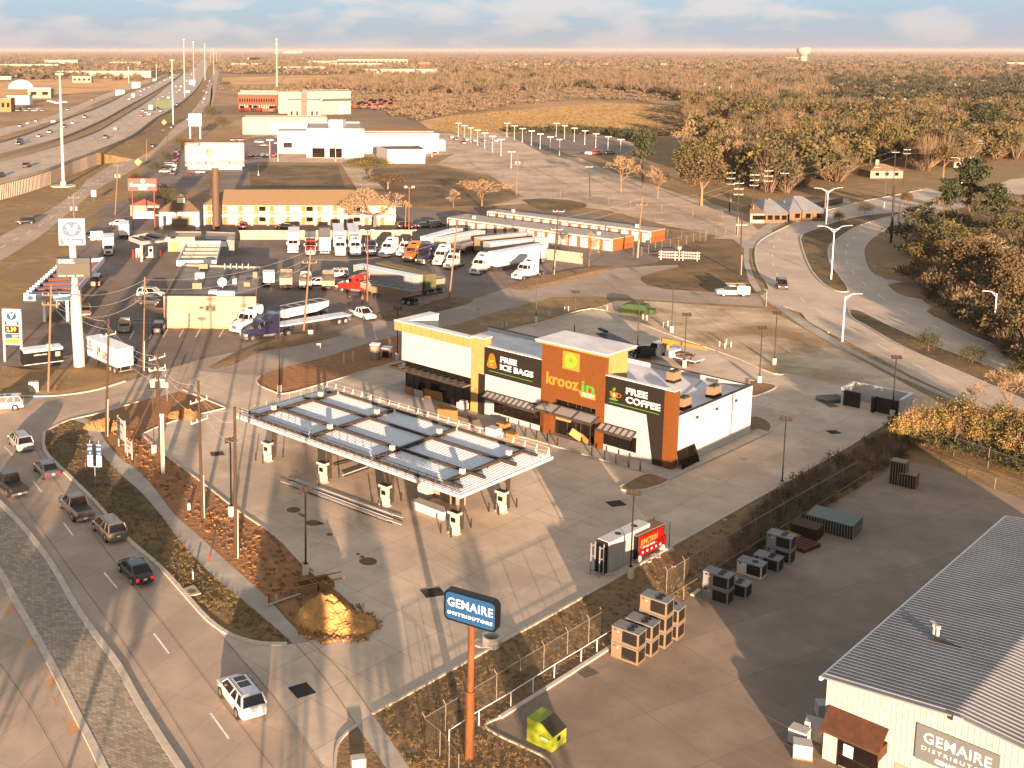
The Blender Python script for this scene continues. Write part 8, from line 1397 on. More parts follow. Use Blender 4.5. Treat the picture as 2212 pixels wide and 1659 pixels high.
# woods: trees placed at random inside traced areas
def inside(P, x, y):
    c = np.zeros(len(x), bool); n = len(P)
    for i in range(n):
        (x0, y0), (x1, y1) = P[i], P[(i+1) % n]; m = ((y0 > y) != (y1 > y)) & (x < (x1-x0)*(y-y0)/(y1-y0+1e-9)+x0); c ^= m
    return c
def scatter(P, n, holes=()):
    xs = [p[0] for p in P]; ys = [p[1] for p in P]; x = RN.uniform(min(xs), max(xs), n*3); y = RN.uniform(min(ys), max(ys), n*3); k = inside(P, x, y)
    for H in holes: k &= ~inside(H, x, y)
    x = x[k][:n]; y = y[k][:n]; v = y-CY; u = x-CX; t_ = CAMH/(F*math.sin(PIT)+v*math.cos(PIT)); return np.stack([u*t_, (F*math.cos(PIT)-v*math.sin(PIT))*t_, np.zeros(len(x))], 1)
def wood(name, label, P, n, h, w_, per, m_, kind='leaf', lw=None, holes=(), cat='woodland'):
    """h, w_: (min, max) tree height and crown width; per: faces per tree"""
    pos = scatter(P, n, holes); n = len(pos); H = RN.uniform(h[0], h[1], n); W = RN.uniform(w_[0], w_[1], n); i = np.repeat(np.arange(n), per); N_ = len(i)
    if kind == 'leaf':
        k = RN.randint(0, 7, N_); cl = RN.normal(size=(n, 7, 3)); cl /= np.linalg.norm(cl, axis=2)[:, :, None]; cl[:, :, 2] = np.abs(cl[:, :, 2])*.8-.1
        c = cl[i, k]*[.42, .42, .36]+RN.normal(size=(N_, 3))*.10; C = pos[i]+np.stack([c[:, 0]*W[i], c[:, 1]*W[i], (c[:, 2]+.55)*H[i]], 1); C[:, 2] = np.maximum(C[:, 2], .1); Q = quads(C, RN.uniform(.6, 1.3, N_)*(lw or .12)*W[i])
    else:
        a = RN.uniform(0, 2*math.pi, N_); r = np.sqrt(RN.uniform(0, 1, N_)); z = RN.uniform(.45, 1, N_)*(1-.35*r*r); A = pos[i]+np.stack([np.cos(a)*r*W[i]*.12, np.sin(a)*r*W[i]*.12, H[i]*RN.uniform(0, .45, N_)], 1); B = pos[i]+np.stack([np.cos(a)*r*W[i]*.5, np.sin(a)*r*W[i]*.5, H[i]*z], 1); Q = slivers(A, B, RN.uniform(.6, 1.4, N_)*(lw or .03)*W[i])
    me = qmesh(name, Q); me.materials.append(M[m_]); o = bpy.data.objects.new(name, me); COL.objects.link(o); return tag(o, label, cat, kind='stuff')
RW = [(1480, 232), (1560, 222), (1700, 218), (1900, 205), (2300, 205), (2300, 335), (2212, 345), (2110, 350), (1990, 372), (1800, 395), (1690, 420), (1620, 415), (1560, 380), (1530, 330), (1500, 300), (1470, 262)]
EH = [(1780, 178), (2300, 176), (2300, 236), (1790, 238)]; HL = [EH, [(1500, 262), (1680, 262), (1900, 256), (1900, 290), (1500, 300)], [(1840, 360), (1980, 350), (1980, 385), (1840, 392)]]
wood('evergreen_wood', 'mixed dark green trees filling the right middle distance', RW, 250, (9, 15), (9, 15), 260, 'leaf_dark', lw=.075, holes=HL); wood('evergreen_wood', 'olive green trees among the right woods', RW, 160, (10, 16), (10, 16), 260, 'leaf_oak', lw=.075, holes=HL)
wood('bare_wood', 'pale bare trees among the right woods', RW, 480, (9, 16), (9, 14), 260, 'twig', 'twig', .016, holes=HL); wood('brown_wood', 'brown leaved trees among the right woods', RW, 130, (8, 13), (8, 13), 220, 'leaf_brown', lw=.07, holes=HL)
BW = [(590, 196), (700, 180), (760, 166), (1000, 160), (1250, 152), (1500, 150), (1900, 148), (2300, 150), (2300, 215), (1900, 212), (1660, 228), (1480, 222), (1420, 205), (1240, 190), (1090, 200), (980, 205), (850, 204), (760, 195)]
wood('bare_wood', 'wide belt of bare brown trees beyond the golden field', BW, 2600, (9, 16), (10, 17), 60, 'wood_bare', 'twig', .05, holes=[EH]); wood('bare_wood', 'undergrowth beneath the belt of bare trees', BW, 1200, (4, 8), (8, 14), 40, 'wood_bare', lw=.14); wood('evergreen_wood', 'dark evergreens scattered in the belt of bare trees', BW, 260, (8, 13), (10, 16), 80, 'wood_green', lw=.12)
RH = [(1500, 150), (2300, 150), (2300, 230), (1600, 225)]; wood('evergreen_wood', 'street trees between the brown roofs at the right', RH, 420, (8, 13), (10, 15), 80, 'wood_green', lw=.12)
for nm, lb, m_, k_, n_ in (('far_wood', 'far bare woodland reaching to the horizon', 'wood_bare', 'leaf', 12000), ('far_wood', 'far evergreen clumps reaching to the horizon', 'wood_green', 'leaf', 4200)): wood(nm, lb, [(-80, 110.5), (2300, 109.2), (2300, 152), (1500, 152), (1200, 154), (700, 164), (480, 160), (440, 130), (400, 160), (250, 168), (-80, 172)], n_, (7, 13), (12, 22), 11, m_, k_, .2)
wood('far_wood', 'trees along the west side of the freeway', [(-60, 138), (220, 140), (330, 150), (330, 164), (150, 172), (-60, 170)], 260, (7, 12), (10, 16), 60, 'wood_green', lw=.12); wood('bare_wood', 'bare tree belt on the west side of the freeway', [(40, 155), (320, 158), (300, 176), (40, 172)], 200, (8, 13), (10, 16), 60, 'wood_bare', 'twig', .05)
SC_ = [(470, 196), (640, 200), (760, 232), (905, 262), (1000, 245), (1240, 215), (1480, 222), (1420, 200), (1240, 190), (980, 205), (760, 200), (480, 185)]
wood('scrub', 'low brown scrub across the far meadow', SC_, 900, (1.5, 4), (4, 9), 45, 'wood_bare', lw=.16); wood('hedge', 'dark hedge behind the dealership car park', [(1100, 284), (1250, 283), (1400, 296), (1405, 316), (1340, 300), (1250, 290), (1100, 289)], 260, (2.5, 4.5), (4, 7), 90, 'wood_green', lw=.12)
wood('scrub', 'dark brush beside the right boulevard', [(1935, 545), (1940, 500), (1990, 470), (2060, 455), (2300, 440), (2300, 850), (2212, 790), (2130, 745), (2080, 690), (2030, 650), (2005, 610), (1995, 575)], 170, (2.5, 6), (4, 8), 320, 'leaf_dark', lw=.06); wood('scrub', 'tan bare brush beside the right boulevard', [(1985, 600), (2000, 560), (2300, 500), (2300, 860), (2130, 745), (2010, 650)], 150, (3, 6.5), (4, 7), 260, 'twig', 'twig', .018)
wood('scrub', 'brown leafy brush beside the right boulevard', [(1960, 610), (2060, 590), (2300, 560), (2300, 860), (2130, 745), (2040, 680)], 70, (3, 6.5), (4, 7), 300, 'leaf_brown', lw=.06)
BM = [(1935, 968), (1985, 950), (2060, 940), (2212, 950), (2320, 985), (2320, 1050), (2212, 1022), (2120, 992), (2050, 972), (1990, 972), (1920, 975)]
wood('bamboo', 'golden bamboo thicket behind the yard fence', BM, 330, (3.6, 5.2), (1.4, 2.4), 300, 'leaf_bamboo', lw=.07, cat='bamboo'); wood('bamboo', 'bare bamboo canes sticking out of the thicket', BM, 130, (4.4, 6.2), (1.5, 2.4), 60, 'twig', 'twig', .018, cat='bamboo'); wood('scrub', 'dark leafy foot of the bamboo thicket', [(1930, 935), (2050, 960), (2320, 1040), (2320, 1070), (2050, 985), (1940, 970)], 130, (1.5, 2.6), (2, 3), 260, 'leaf_dark', lw=.06)
TSB = [(1640, 1105), (1900, 945), (1960, 960), (1950, 990), (1890, 1030), (1700, 1150), (1560, 1240)]
wood('scrub', 'dry tall weeds along the turf strip behind the gray stacks', TSB, 380, (.9, 2.4), (1.2, 2.4), 110, 'twig', 'twig', .015); wood('scrub', 'dark brush clumps along the turf strip', TSB, 60, (1.0, 2.0), (1.2, 2.2), 170, 'leaf_dark', lw=.07)
for nm, lb, P, n_, m_ in (('grass_tufts', 'dry grass tufts on the shaded roadside verge', [(150, 910), (190, 940), (255, 1022), (345, 1112), (430, 1217), (540, 1312), (630, 1390), (560, 1390), (400, 1283), (205, 1083), (98, 973), (106, 929)], 2600, 'dry_tuft'), ('grass_tufts', 'dry grass tufts on the turf strip by the fence', [(805, 1544), (1134, 1367), (1618, 1088), (1833, 966), (1887, 1036), (1510, 1278), (1179, 1490), (1045, 1568), (1193, 1659), (1230, 1760), (960, 1760)], 3600, 'dry_tuft'), ('clods', 'loose clods scattered over the orange mulch', [(235, 905), (306, 941), (430, 1042), (594, 1164), (770, 1322), (690, 1378), (575, 1283), (420, 1142), (340, 1055), (262, 985)], 500, 'mulch')):
    if 'dry_tuft' not in M: mat('dry_tuft', (.20, .135, .055), (.09, .07, .03), sc=.5, coord='World', rough=.95)
    wood(nm, lb, P, n_, (.12, .4) if nm[0] == 'g' else (.03, .13), (.2, .6), 14, m_, 'twig' if nm[0] == 'g' else 'leaf', .06 if nm[0] == 'g' else .3, cat='ground cover')

for nm, lb, P, n_, h_, m_ in (('tall_grass', 'tall dry golden grass of the wide field', [(960, 252), (1080, 240), (1300, 222), (1420, 226), (1620, 246), (1660, 275), (1500, 290), (1380, 300), (1200, 285), (1000, 288), (930, 280)], 5200, (.5, 1.0), 'dry_tuft'),): wood(nm, lb, P, n_, h_, (2.5, 5), 16, m_, 'twig', .05, cat='grass')
wood('clods', 'crumbs of soil spilled around the golden dirt pile', [(640, 1350), (700, 1300), (780, 1310), (830, 1350), (790, 1385), (700, 1392), (650, 1380)], 260, (.06, .3), (.2, .6), 14, 'dirt_gold', 'leaf', .3, cat='ground cover')
for k, (x, y, h_, w_) in enumerate([(1500, 400, 15, 88), (1575, 392, 15, 84), (1660, 405, 13, 74), (1730, 392, 15, 84), (1800, 372, 14, 78), (1880, 352, 13, 70), (2010, 345, 14, 80), (2150, 340, 14, 84), (2040, 560, 9, 100), (2130, 610, 10, 110), (2195, 690, 9, 104), (1985, 590, 7, 76), (2190, 540, 9, 96), (2090, 700, 6, 80)]):
    p = G(x, y); t0 = y-h_*(y-HY)/CAMH; kd = ('oak', 'bare', 'brown', 'oak')[k % 4]; tree(kd, {'oak': 'large green crowned tree at the front of the right woods', 'bare': 'large bare tree at the front of the right woods', 'brown': 'large rusty brown tree at the front of the right woods'}[kd], (x, y), t0, w_, k % 5, 'big trees along the front of the right woods')
# ---------------------------------------------------------------- freeway, far town, haze
def zf(y): return 5.0 if y > 900 else max(.3, .3+4.7*(y-650)/250)
def edge(pts, z=None, n=36):
    P = [G(*T(0, 0, a, b), zf(b) if z is None else z) for a, b in pts]; P = smooth(P, 4); s = [0]
    for i in range(1, len(P)): s.append(s[-1]+1)
    return [P[min(int(k), len(P)-1)].lerp(P[min(int(k)+1, len(P)-1)], k-int(k)) for k in [i*(len(P)-1)/(n-1) for i in range(n)]]
ER = edge([(-200, 1530), (0, 1480), (200, 1430), (400, 1370), (600, 1290), (740, 1240), (960, 1150), (1080, 1090), (1245, 960), (1330, 915), (1430, 850), (1530, 770), (1600, 690), (1650, 600), (1700, 500), (1745, 425)])
EL = edge([(-200, 1345), (0, 1300), (200, 1250), (450, 1180), (560, 1145), (660, 1110), (800, 1050), (900, 990), (1030, 910), (1130, 850), (1220, 790), (1320, 710), (1400, 650), (1490, 580), (1590, 490), (1725, 422)])
WR = edge([(-200, 1300), (0, 1255), (200, 1203), (400, 1148), (530, 1105), (640, 1060), (760, 1005), (870, 950), (990, 880), (1100, 820), (1200, 765), (1300, 705), (1400, 640), (1480, 578), (1560, 500), (1715, 421)])
WL = edge([(-200, 1200), (0, 1150), (150, 1105), (290, 1055), (410, 1010), (520, 965), (700, 900), (800, 860), (900, 815), (1000, 760), (1100, 720), (1220, 675), (1320, 630), (1440, 560), (1540, 490), (1700, 420)])
FL = edge([(-200, 1085), (0, 1035), (200, 990), (400, 940), (640, 840), (900, 735), (1100, 665), (1250, 620), (1400, 560), (1680, 419)], 0)
FR = edge([(-200, 1150), (0, 1097), (160, 1050), (330, 1000), (560, 930), (740, 840), (950, 755), (1130, 685), (1290, 625), (1690, 420)], 0)
SL = edge([(-150, 1990), (100, 1850), (400, 1690), (640, 1520), (700, 1450), (900, 1320), (1080, 1190), (1300, 1050), (1400, 980), (1500, 890), (1600, 790), (1650, 720), (1700, 620), (1735, 520), (1757, 428)], 0)
SR = edge([(-150, 2200), (0, 2100), (200, 1980), (350, 1880), (640, 1640), (800, 1510), (1040, 1385), (1190, 1280), (1300, 1180), (1420, 1090), (1550, 990), (1650, 870), (1710, 760), (1750, 650), (1790, 430)], 0)
def strip(name, A, B, m, dz=0.0): n = len(A); e = Vector((0, 0, dz)); return struct(name, MB().add([p+e for p in A]+[p+e for p in B], [(i, i+1, n+i+1, n+i) for i in range(n-1)]), m)
strip('freeway', EL, ER, 'freeway_concrete'); strip('freeway', WL, WR, 'freeway_concrete'); strip('freeway_median', WR, EL, 'verge_grass', -.05); strip('frontage_road', FL, FR, 'freeway_concrete', .05); strip('frontage_road', SL, SR, 'road_concrete', .03)
D0 = [Vector((p.x, p.y, 0)) for p in ER]; nr = offset_line(ER, -11); D1 = [Vector((a.x, a.y, .02)) if i > 12 else Vector((b.x, b.y, 0)) for i, (a, b) in enumerate(zip(nr, D0))]; strip('bank', ER[12:], D1[12:], 'verge_grass'); strip('bank', [Vector((p.x, p.y, .03)) for p in offset_line(WL, 12)], WL, 'verge_grass', -.02)
mat('wall_ribs', (.21, .185, .155), (.17, .15, .13), sc=.4, coord='World', rough=.8); fw = thing('retaining_wall', 'ribbed pale retaining wall carrying the freeway at the left edge', 'wall', ER[0], 0); o_ = ER[0]
b = MB(); n = 14; b.add([p-o_ for p in ER[:n]]+[Vector((p.x, p.y, 0))-o_ for p in ER[:n]], [(i, i+1, n+i+1, n+i) for i in range(n-1)]); b.build('face', 'wall_ribs', fw); b = MB()
for i in range(n-1):
    a, c = ER[i]-o_, ER[i+1]-o_; k_ = int((c-a).length/1.1); [b.obox(a.lerp(c, j/k_)+Vector((0, -.1, -2.6)), (.45, .25, 4.6)) for j in range(k_)]
b.build('rib', 'pale_building', fw)['kind'] = 'stuff'
for A, lb in ((ER, 'near'), (EL, 'inner near'), (WR, 'inner far'), (WL, 'far')):
    P = offset_line(A, .25); q_ = offset_line(A, -.25); o_ = A[0]; b = MB(); b.loft([[a-o_, a-o_+Vector((0, 0, .95)), c-o_+Vector((0, 0, .95)), c-o_] for a, c in zip(P, q_)]); o = b.build('traffic_barrier', 'pale_building'); o.location = o_; tag(o, 'low concrete barrier along the %s side of the freeway lanes' % lb, 'barrier')
for A, B, f_ in ((EL, ER, (.25, .5, .75)), (WL, WR, (.25, .5, .75)), (SL, SR, (.5,))):
    for f in f_:
        b = MB()
        for i in range(len(A)-1):
            a = A[i].lerp(B[i], f); c = A[i+1].lerp(B[i+1], f); D = (c-a).length; k_ = int(D/14)+1
            for j in range(k_): p = a.lerp(c, j/k_); q_ = a.lerp(c, min(1, (j+.4)/k_)); b.add([p+Vector((-.12, 0, .06)), p+Vector((.12, 0, .06)), q_+Vector((.12, 0, .06)), q_+Vector((-.12, 0, .06))], [(0, 1, 2, 3)])
        struct('lane_marking', b, 'white_line')
FARC = {}
def far_car(x, y, kind, paint, road=None, rz=None, label=None, group=None, i=0, j=0, z=None, away=True):
    z = (zf(y) if road in ('E', 'W') else .05) if z is None else z; p = G(*T(i, j, x, y), z)
    if rz is None:
        A = {'E': ER, 'W': WR, 'S': SR, 'F': FR}[road]; k = min(range(len(A)-1), key=lambda q: (A[q]-p).length); d = A[k+1]-A[k]; rz = math.atan2(d.y, d.x)+(0 if away else math.pi)
    side = {'E': 'near freeway lanes', 'W': 'far freeway lanes', 'S': 'near frontage road', 'F': 'far frontage road'}.get(road, '')
    lb = label or 'small %s %s driving on the %s' % (paint, kind, side); gr = group or 'traffic on the '+side; k = (kind, paint)
    if k in FARC: return copy_tree(FARC[k], lb, p, rz, gr)
    o = car(kind, paint, lb, (700, 900), (700, 880), group=gr, lod=1); o.location = p; o.rotation_euler = (0, 0, rz); FARC[k] = o; return o
for x, y, k, c, r in ((215, 1345, 'suv', 'maroon', 'E'), (0, 1425, 'suv', 'dark', 'E'), (930, 1042, 'sedan', 'white', 'E'), (850, 1115, 'suv', 'maroon', 'E'), (1150, 897, 'suv', 'dark', 'E'), (1175, 910, 'suv', 'dark', 'E'), (1140, 935, 'sedan', 'red', 'E'), (1200, 928, 'pickup', 'white', 'E'), (1252, 882, 'sedan', 'silver', 'E'), (1292, 900, 'suv', 'dark', 'E'), (1275, 802, 'sedan', 'dark', 'E'), (1310, 780, 'suv', 'dark', 'E'), (1357, 792, 'pickup', 'white', 'E'), (1360, 745, 'sedan', 'dark', 'E'), (1415, 700, 'sedan', 'white', 'E'), (1455, 700, 'van', 'white', 'E'), (1420, 745, 'sedan', 'red', 'E'), (1445, 728, 'sedan', 'silver', 'E'), (1500, 655, 'sedan', 'white', 'E'), (1515, 625, 'sedan', 'dark', 'E'), (1425, 848, 'suv', 'maroon', 'E'), (1540, 600, 'sedan', 'white', 'E'), (1570, 560, 'suv', 'silver', 'E'), (1600, 520, 'sedan', 'white', 'E'),
    (155, 1165, 'suv', 'dark', 'W'), (160, 1145, 'suv', 'dark', 'W'), (315, 1103, 'sedan', 'silver', 'W'), (400, 1070, 'suv', 'silver', 'W'), (515, 1027, 'suv', 'dark', 'W'), (587, 995, 'sedan', 'white', 'W'), (683, 950, 'pickup', 'red', 'W'), (1040, 805, 'pickup', 'white', 'W'), (1132, 767, 'sedan', 'dark', 'W'), (1130, 738, 'sedan', 'white', 'W'), (1160, 722, 'sedan', 'white', 'W'), (1200, 705, 'suv', 'dark', 'W'), (1262, 698, 'sedan', 'dark', 'W'), (1285, 668, 'sedan', 'dark', 'W'), (1325, 648, 'sedan', 'white', 'W'), (1350, 640, 'sedan', 'silver', 'W'), (1368, 628, 'suv', 'white', 'W'), (1400, 603, 'sedan', 'silver', 'W'),
    (165, 1020, 'suv', 'silver', 'F'), (227, 998, 'sedan', 'white', 'F'), (292, 978, 'sedan', 'silver', 'F'), (545, 885, 'sedan', 'blue', 'F'), (742, 808, 'suv', 'dark', 'F'),
    (1225, 1185, 'suv', 'dark', 'S'), (1308, 1072, 'suv', 'silver', 'S'), (1377, 1032, 'suv', 'dark', 'S'), (1595, 898, 'sedan', 'red', 'S'), (1515, 968, 'suv', 'silver', 'S'), (1632, 828, 'sedan', 'dark', 'S'), (1643, 800, 'pickup', 'white', 'S'), (1660, 745, 'suv', 'silver', 'S'), (1638, 735, 'sedan', 'dark', 'S'), (1668, 692, 'sedan', 'dark', 'S'), (1702, 675, 'suv', 'dark', 'S'), (1685, 655, 'sedan', 'white', 'S'), (1715, 610, 'sedan', 'dark', 'S')): far_car(x, y, k, c, r, away=r in 'ES')
for x, y, r, lb in ((1072, 790, 'W', 'white box truck on the far freeway lanes by the bright sign boards'), (1212, 890, 'E', 'orange white box truck among cars near the green guide sign')):
    p = G(*T(0, 0, x, y), zf(y)); o = thing('box_truck', lb, 'truck', p, math.radians(100)); MB().box(-4, 3, -1.25, 1.25, .9, 3.9).build('cargo_box', 'paint_white', o); MB().box(3.1, 5, -1.1, 1.1, .6, 2.6).build('cab', 'paint_white', o); [wheel(o, x_, s, .5, .3, n=8, hub=False) for x_ in (-3, 4) for s in (-1, 1)]
rr = random.Random(3)
PK = [(1000, 0, 75, 1150, 0), (1000, 0, 110, 1178, 0)]+[(0, 0, 1395+k*6, 1405-k*36, 1.5) for k in range(6)]+[(0, 0, 1330+k*14, 1390-k*16, 0) for k in range(5)]+[(1000, 0, 10+k*45, 1258, 1.5) for k in range(5)]+[(1000, 0, x, y, 1.5) for x, y in ((268, 1218), (338, 1216), (586, 1245), (683, 1248), (784, 1248), (860, 1220), (883, 1243), (1528, 1212), (1487, 1248), (1625, 1113), (1660, 1128), (1747, 1130), (1805, 1137), (1887, 1138), (1978, 1140), (1722, 1158))]+[(2000, 0, x, y, .1) for x, y in ((723, 1243), (778, 1243), (880, 1240))]+[(0, 0, 1560+k*42, 1392, 1.4) for k in range(3)]+[(0, 0, 1880+k*60, 1135, 0.1) for k in range(2)]+[(0, 0, 80+k*33, 895-(k % 2)*14, .2) for k in range(9)]+[(0, 0, 400+k*30, 818+(k % 3)*8, .3) for k in range(5)]
for k, (i, j, x, y, rz) in enumerate(PK): c = rr.choice(['white', 'silver', 'dark', 'white', 'gray', 'black', 'red']); kd = rr.choice(['sedan', 'suv', 'sedan']); far_car(x, y, kd, c, rz=rz, label='small %s %s parked on the car dealer grounds' % (c, kd) if not (i == 0 and x < 700) else 'small %s %s parked by the far shops at left' % (c, kd), group='parked cars far off', i=i, j=j)
# far town: pale boxes, shops and roofs
def far_b(label, x0, x1, yt, yb, i=0, wall='pale_building', roof='flat_roof_pale', dk=.45, win=0, name='building', cat='building', group=None):
    a = G(*T(i, 0, x0, yb)); c = G(*T(i, 0, x1, yb)); h = max(4, min(hgt(*T(i, 0, x0, yb), T(i, 0, x0, yt)[1]), 45)); w_ = (c-a).length; o = thing(name, label, cat, a, 0, group); D = max(12, w_*dk)
    MB().box(0, w_, 0, D, 0, h).build('wall', wall, o); MB().box(-.3, w_+.3, -.3, D+.3, h+.01, h+.8).build('roof', roof, o)
    for k in range(win): MB().box(w_*(k+.25)/win, w_*(k+.75)/win, -.1, -.02, h*.35, h*.7).build('window', 'glass_dark', o)
for a in (('domed white hall behind the left lamp mast', 60, 235, 775, 840, 0, 'letter_white'), ('brown block at the left edge beside the white dome', -40, 90, 795, 900, 0, 'timber', 'flat_roof', .4, 3), ('gold shop with white sloping canopy near the left mast', 225, 410, 715, 790, 0, 'cream_wall', 'letter_white', .4, 2), ('small golden building in the west field', 582, 735, 618, 665, 0, 'cream_wall', 'flat_roof_pale', .4, 4), ('very long pale warehouse west of the freeway', 460, 1215, 575, 625, 0), ('long white warehouse at the far left', -60, 470, 520, 555, 0), ('white warehouse row behind the far left one', 360, 625, 485, 520, 0), ('white shops beside the freeway curve', 880, 1130, 500, 522, 0), ('pale store with signs by the freeway', 1095, 1180, 535, 560, 0), ('tan low building at the far left', -20, 90, 618, 640, 0),
    ('square golden office block right of the freeway end', 2005, 2090, 465, 500, 0, 'cream_wall', 'flat_roof_pale', .5, 5), ('pale store row right of the freeway end', 1860, 2100, 512, 540, 0), ('golden office block left of the cell mast', -20, 80, 465, 500, 1000, 'cream_wall', 'flat_roof_pale', .5, 5), ('long white store behind the cell mast', 228, 603, 540, 578, 1000), ('white store row with stepped roofs', 470, 860, 492, 520, 1000), ('long apartment block lit golden', 705, 1270, 478, 520, 1000, 'cream_wall', 'flat_roof_pale', .2, 16), ('second long white block in front of the apartments', 640, 1060, 512, 545, 1000), ('orange and white tower block', 1350, 1445, 508, 556, 1000, 'brick_red'), ('long low white depot behind dark trees', 885, 1505, 560, 600, 1000), ('white block far below the horizon', 265, 420, 412, 430, 1000),
    ('low white building beside the tall water tower', 290, 400, 462, 470, 2996), ('white church like building at the far right', 1750, 1835, 520, 538, 2996), ('golden store at the right horizon', 2075, 2212, 505, 540, 2996), ('sandy building strip at the right horizon', 1940, 2212, 508, 515, 2996)): far_b(a[0], *a[1:])
MB_ = MB(); r0 = 13; n = 16; c0 = G(*T(0, 0, 155, 770)); 
o = thing('white_dome', 'white dome rising over the domed hall at left', 'dome', c0+Vector((0, 8, 7)), 0); b = MB(); b.loft([[(r0*math.cos(t_)*math.cos(p_), r0*math.cos(t_)*math.sin(p_), 9*math.sin(t_)) for p_ in [2*math.pi*i/n for i in range(n)]] for t_ in (0, .4, .8, 1.2, 1.5)]); b.build('shell', 'letter_white', o)
for k in range(16): far_b('pale two storey town house with dark roof in the row beyond the woods', 120+k*78, 172+k*78, 512+(k % 3)*4, 538+(k % 2)*5, 2000, 'pale_building' if k % 3 else 'cream_wall', 'shingle_brown', .6, 2, 'town_house', 'house', 'row of town houses beyond the woods')
for k in range(26): x = 1460+k*27+rr.uniform(-8, 8); yb = 520+rr.uniform(-12, 52); far_b('tiny house of the far estate left of the town house row', x, x+22, yb-13, yb, 1000, 'pale_building', 'shingle_brown', .7, 0, 'house', 'house', 'far estate houses')
mat('roof_brown2', (.135, .085, .048), (.10, .062, .036), sc=.3, rough=.9)
for k, (x, y, w_) in enumerate([(1600, 765, 200), (1750, 800, 110), (1830, 790, 150)]): hip_house(['brown roofed house with chimney at the wood edge', 'pink walled house behind the dark shrubs', 'brown roofed house right of the pink walled one'][k], T0(x, 0)[0], T0(x+w_, 0)[0], T0(0, y-45)[1], T0(0, y)[1], 'pale_building', 'roof_brown2', 5, 20, chim=True, lod=1)
for k, (x, y, w_) in enumerate([(140, 735, 110), (620, 735, 120), (690, 770, 130), (770, 750, 150), (930, 725, 70), (1000, 800, 140), (1020, 770, 130), (1060, 735, 110), (1100, 700, 100), (1150, 800, 110), (1150, 670, 90), (1630, 775, 150), (1640, 740, 130), (1740, 815, 130), (1690, 880, 140), (1780, 720, 70), (2040, 770, 120), (2130, 740, 90), (1900, 830, 120), (330, 740, 90), (60, 740, 80), (480, 720, 80)]): hip_house('brown roofed house of the estate among street trees at right', T9(x, 0)[0], T9(x+w_, 0)[0], T9(0, y-22)[1], T9(0, y)[1], 'pale_building', 'roof_brown2', 4.5, 18, group='estate houses at right', chim=k % 2 == 0, lod=1)
sheet('estate_street', [T9(1385, 810), T9(1450, 810), T9(1460, 660), T9(1410, 660)], 'asphalt', 40)
# red farm machines as many small things round the tractor showroom
for k in range(46):
    x, y = ((rr.uniform(720, 1150), rr.uniform(835, 885)) if k < 22 else (rr.uniform(-60, 75), rr.uniform(870, 905)) if k < 32 else (rr.uniform(120, 620), rr.uniform(882, 908))); p = G(*T(1000, 0, x, y)); o = thing('farm_tractor', 'tiny red farm machine parked around the tractor showroom', 'tractor', p, rr.uniform(0, 6), 'red farm machines'); b = MB(); b.box(-1.6, 2.2, -.7, .7, .7, 1.9); b.build('body', 'red_paint', o); MB().box(-1.5, -.2, -.7, .7, 1.92, 3.0).build('cab', 'glass_dark', o); [wheel(o, x_, s*.9, r_, .4, n=8, hub=False) for x_, r_ in ((-1, .9), (1.5, .5)) for s in (-1, 1)]; o.scale = (1.6,)*3
# water tower, cell mast
wp = G(1735, 137); R = 46/2; o = thing('water_tower', 'big pale water tower with wide bowl standing on the right horizon', 'water tower', wp, 0); n = 20
def lathe(pr_): return [[(r*math.cos(2*math.pi*i/n), r*math.sin(2*math.pi*i/n), z) for i in range(n)] for r, z in pr_]
MB().loft(lathe([(12.5, 0), (11.5, 18), (12, 26)])).build('stem', 'pale_building', o, smooth=True); MB().loft(lathe([(12, 26.01), (16, 32), (R-1, 38), (R, 42), (R, 51), (R-2, 53), (4, 54.5)])).build('bowl', 'pale_building', o, smooth=True)
p = G(598, 187); h = 60; o = thing('cell_mast', 'tall thin cell mast with antenna clusters rising over the horizon', 'mast', p, 0); MB().tube((0, 0, 0), (0, 0, h), 1.3, .7, n=8).build('mast', 'pale_building', o)
for z in (41, 44, 52, 58): MB().tube((0, 0, z), (0, 0, z+1.6), 3.2 if z < 50 else 2, n=8).build('antenna_cluster', 'pale_building', o)
# unseen trees, guessed and added out of frame to cast shadows into view
for k, (x, y, h_, w_, kd) in enumerate([(-35, 28, 11, 7, 'oak'), (-29, 38, 9, 6, 'brown'), (-22, 30, 10, 8, 'oak'), (-16, 42, 9.5, 6, 'oak'), (-14, 26, 12, 3, 'pine'), (-3.6, 36, 9.5, 3, 'oak'), (-1, 20, 12, 5, 'brown'), (4.5, 33, 9, 4.5, 'oak'), (14, 22, 9, 5, 'bare'), (-44, 20, 12, 9, 'oak'), (-55, 36, 11, 8, 'brown')]):
    t0, c = tree_proto(kd, k % 4); o = thing(TN[kd], 'roadside tree standing behind the viewpoint casting a long shadow', 'tree', (x, y, 0), k, 'trees behind the viewpoint')
    for nm, me in (('trunk', t0), ('crown', c)): q_ = bpy.data.objects.new(nm, me); COL.objects.link(q_); q_.parent = o
    o.scale = (w_/.9, w_/.9, h_)
# air
hz = MB().box(-70000, 70000, -600, 68000, -1.5, 66).build('haze', M['kerb']); hm_ = bpy.data.materials.new('haze'); hm_.use_nodes = True; nt = hm_.node_tree; nt.nodes.clear(); vo = nt.nodes.new('ShaderNodeVolumePrincipled'); vo.inputs['Density'].default_value = 4e-5; vo.inputs['Color'].default_value = (.50, .46, .47, 1); vo.inputs['Anisotropy'].default_value = 0
om = nt.nodes.new('ShaderNodeOutputMaterial'); nt.links.new(vo.outputs[0], om.inputs['Volume']); hz.data.materials.clear(); hz.data.materials.append(hm_); hz['kind'] = 'stuff'; hz['label'] = 'thin warm haze lying over the plain'; hz['category'] = 'haze'
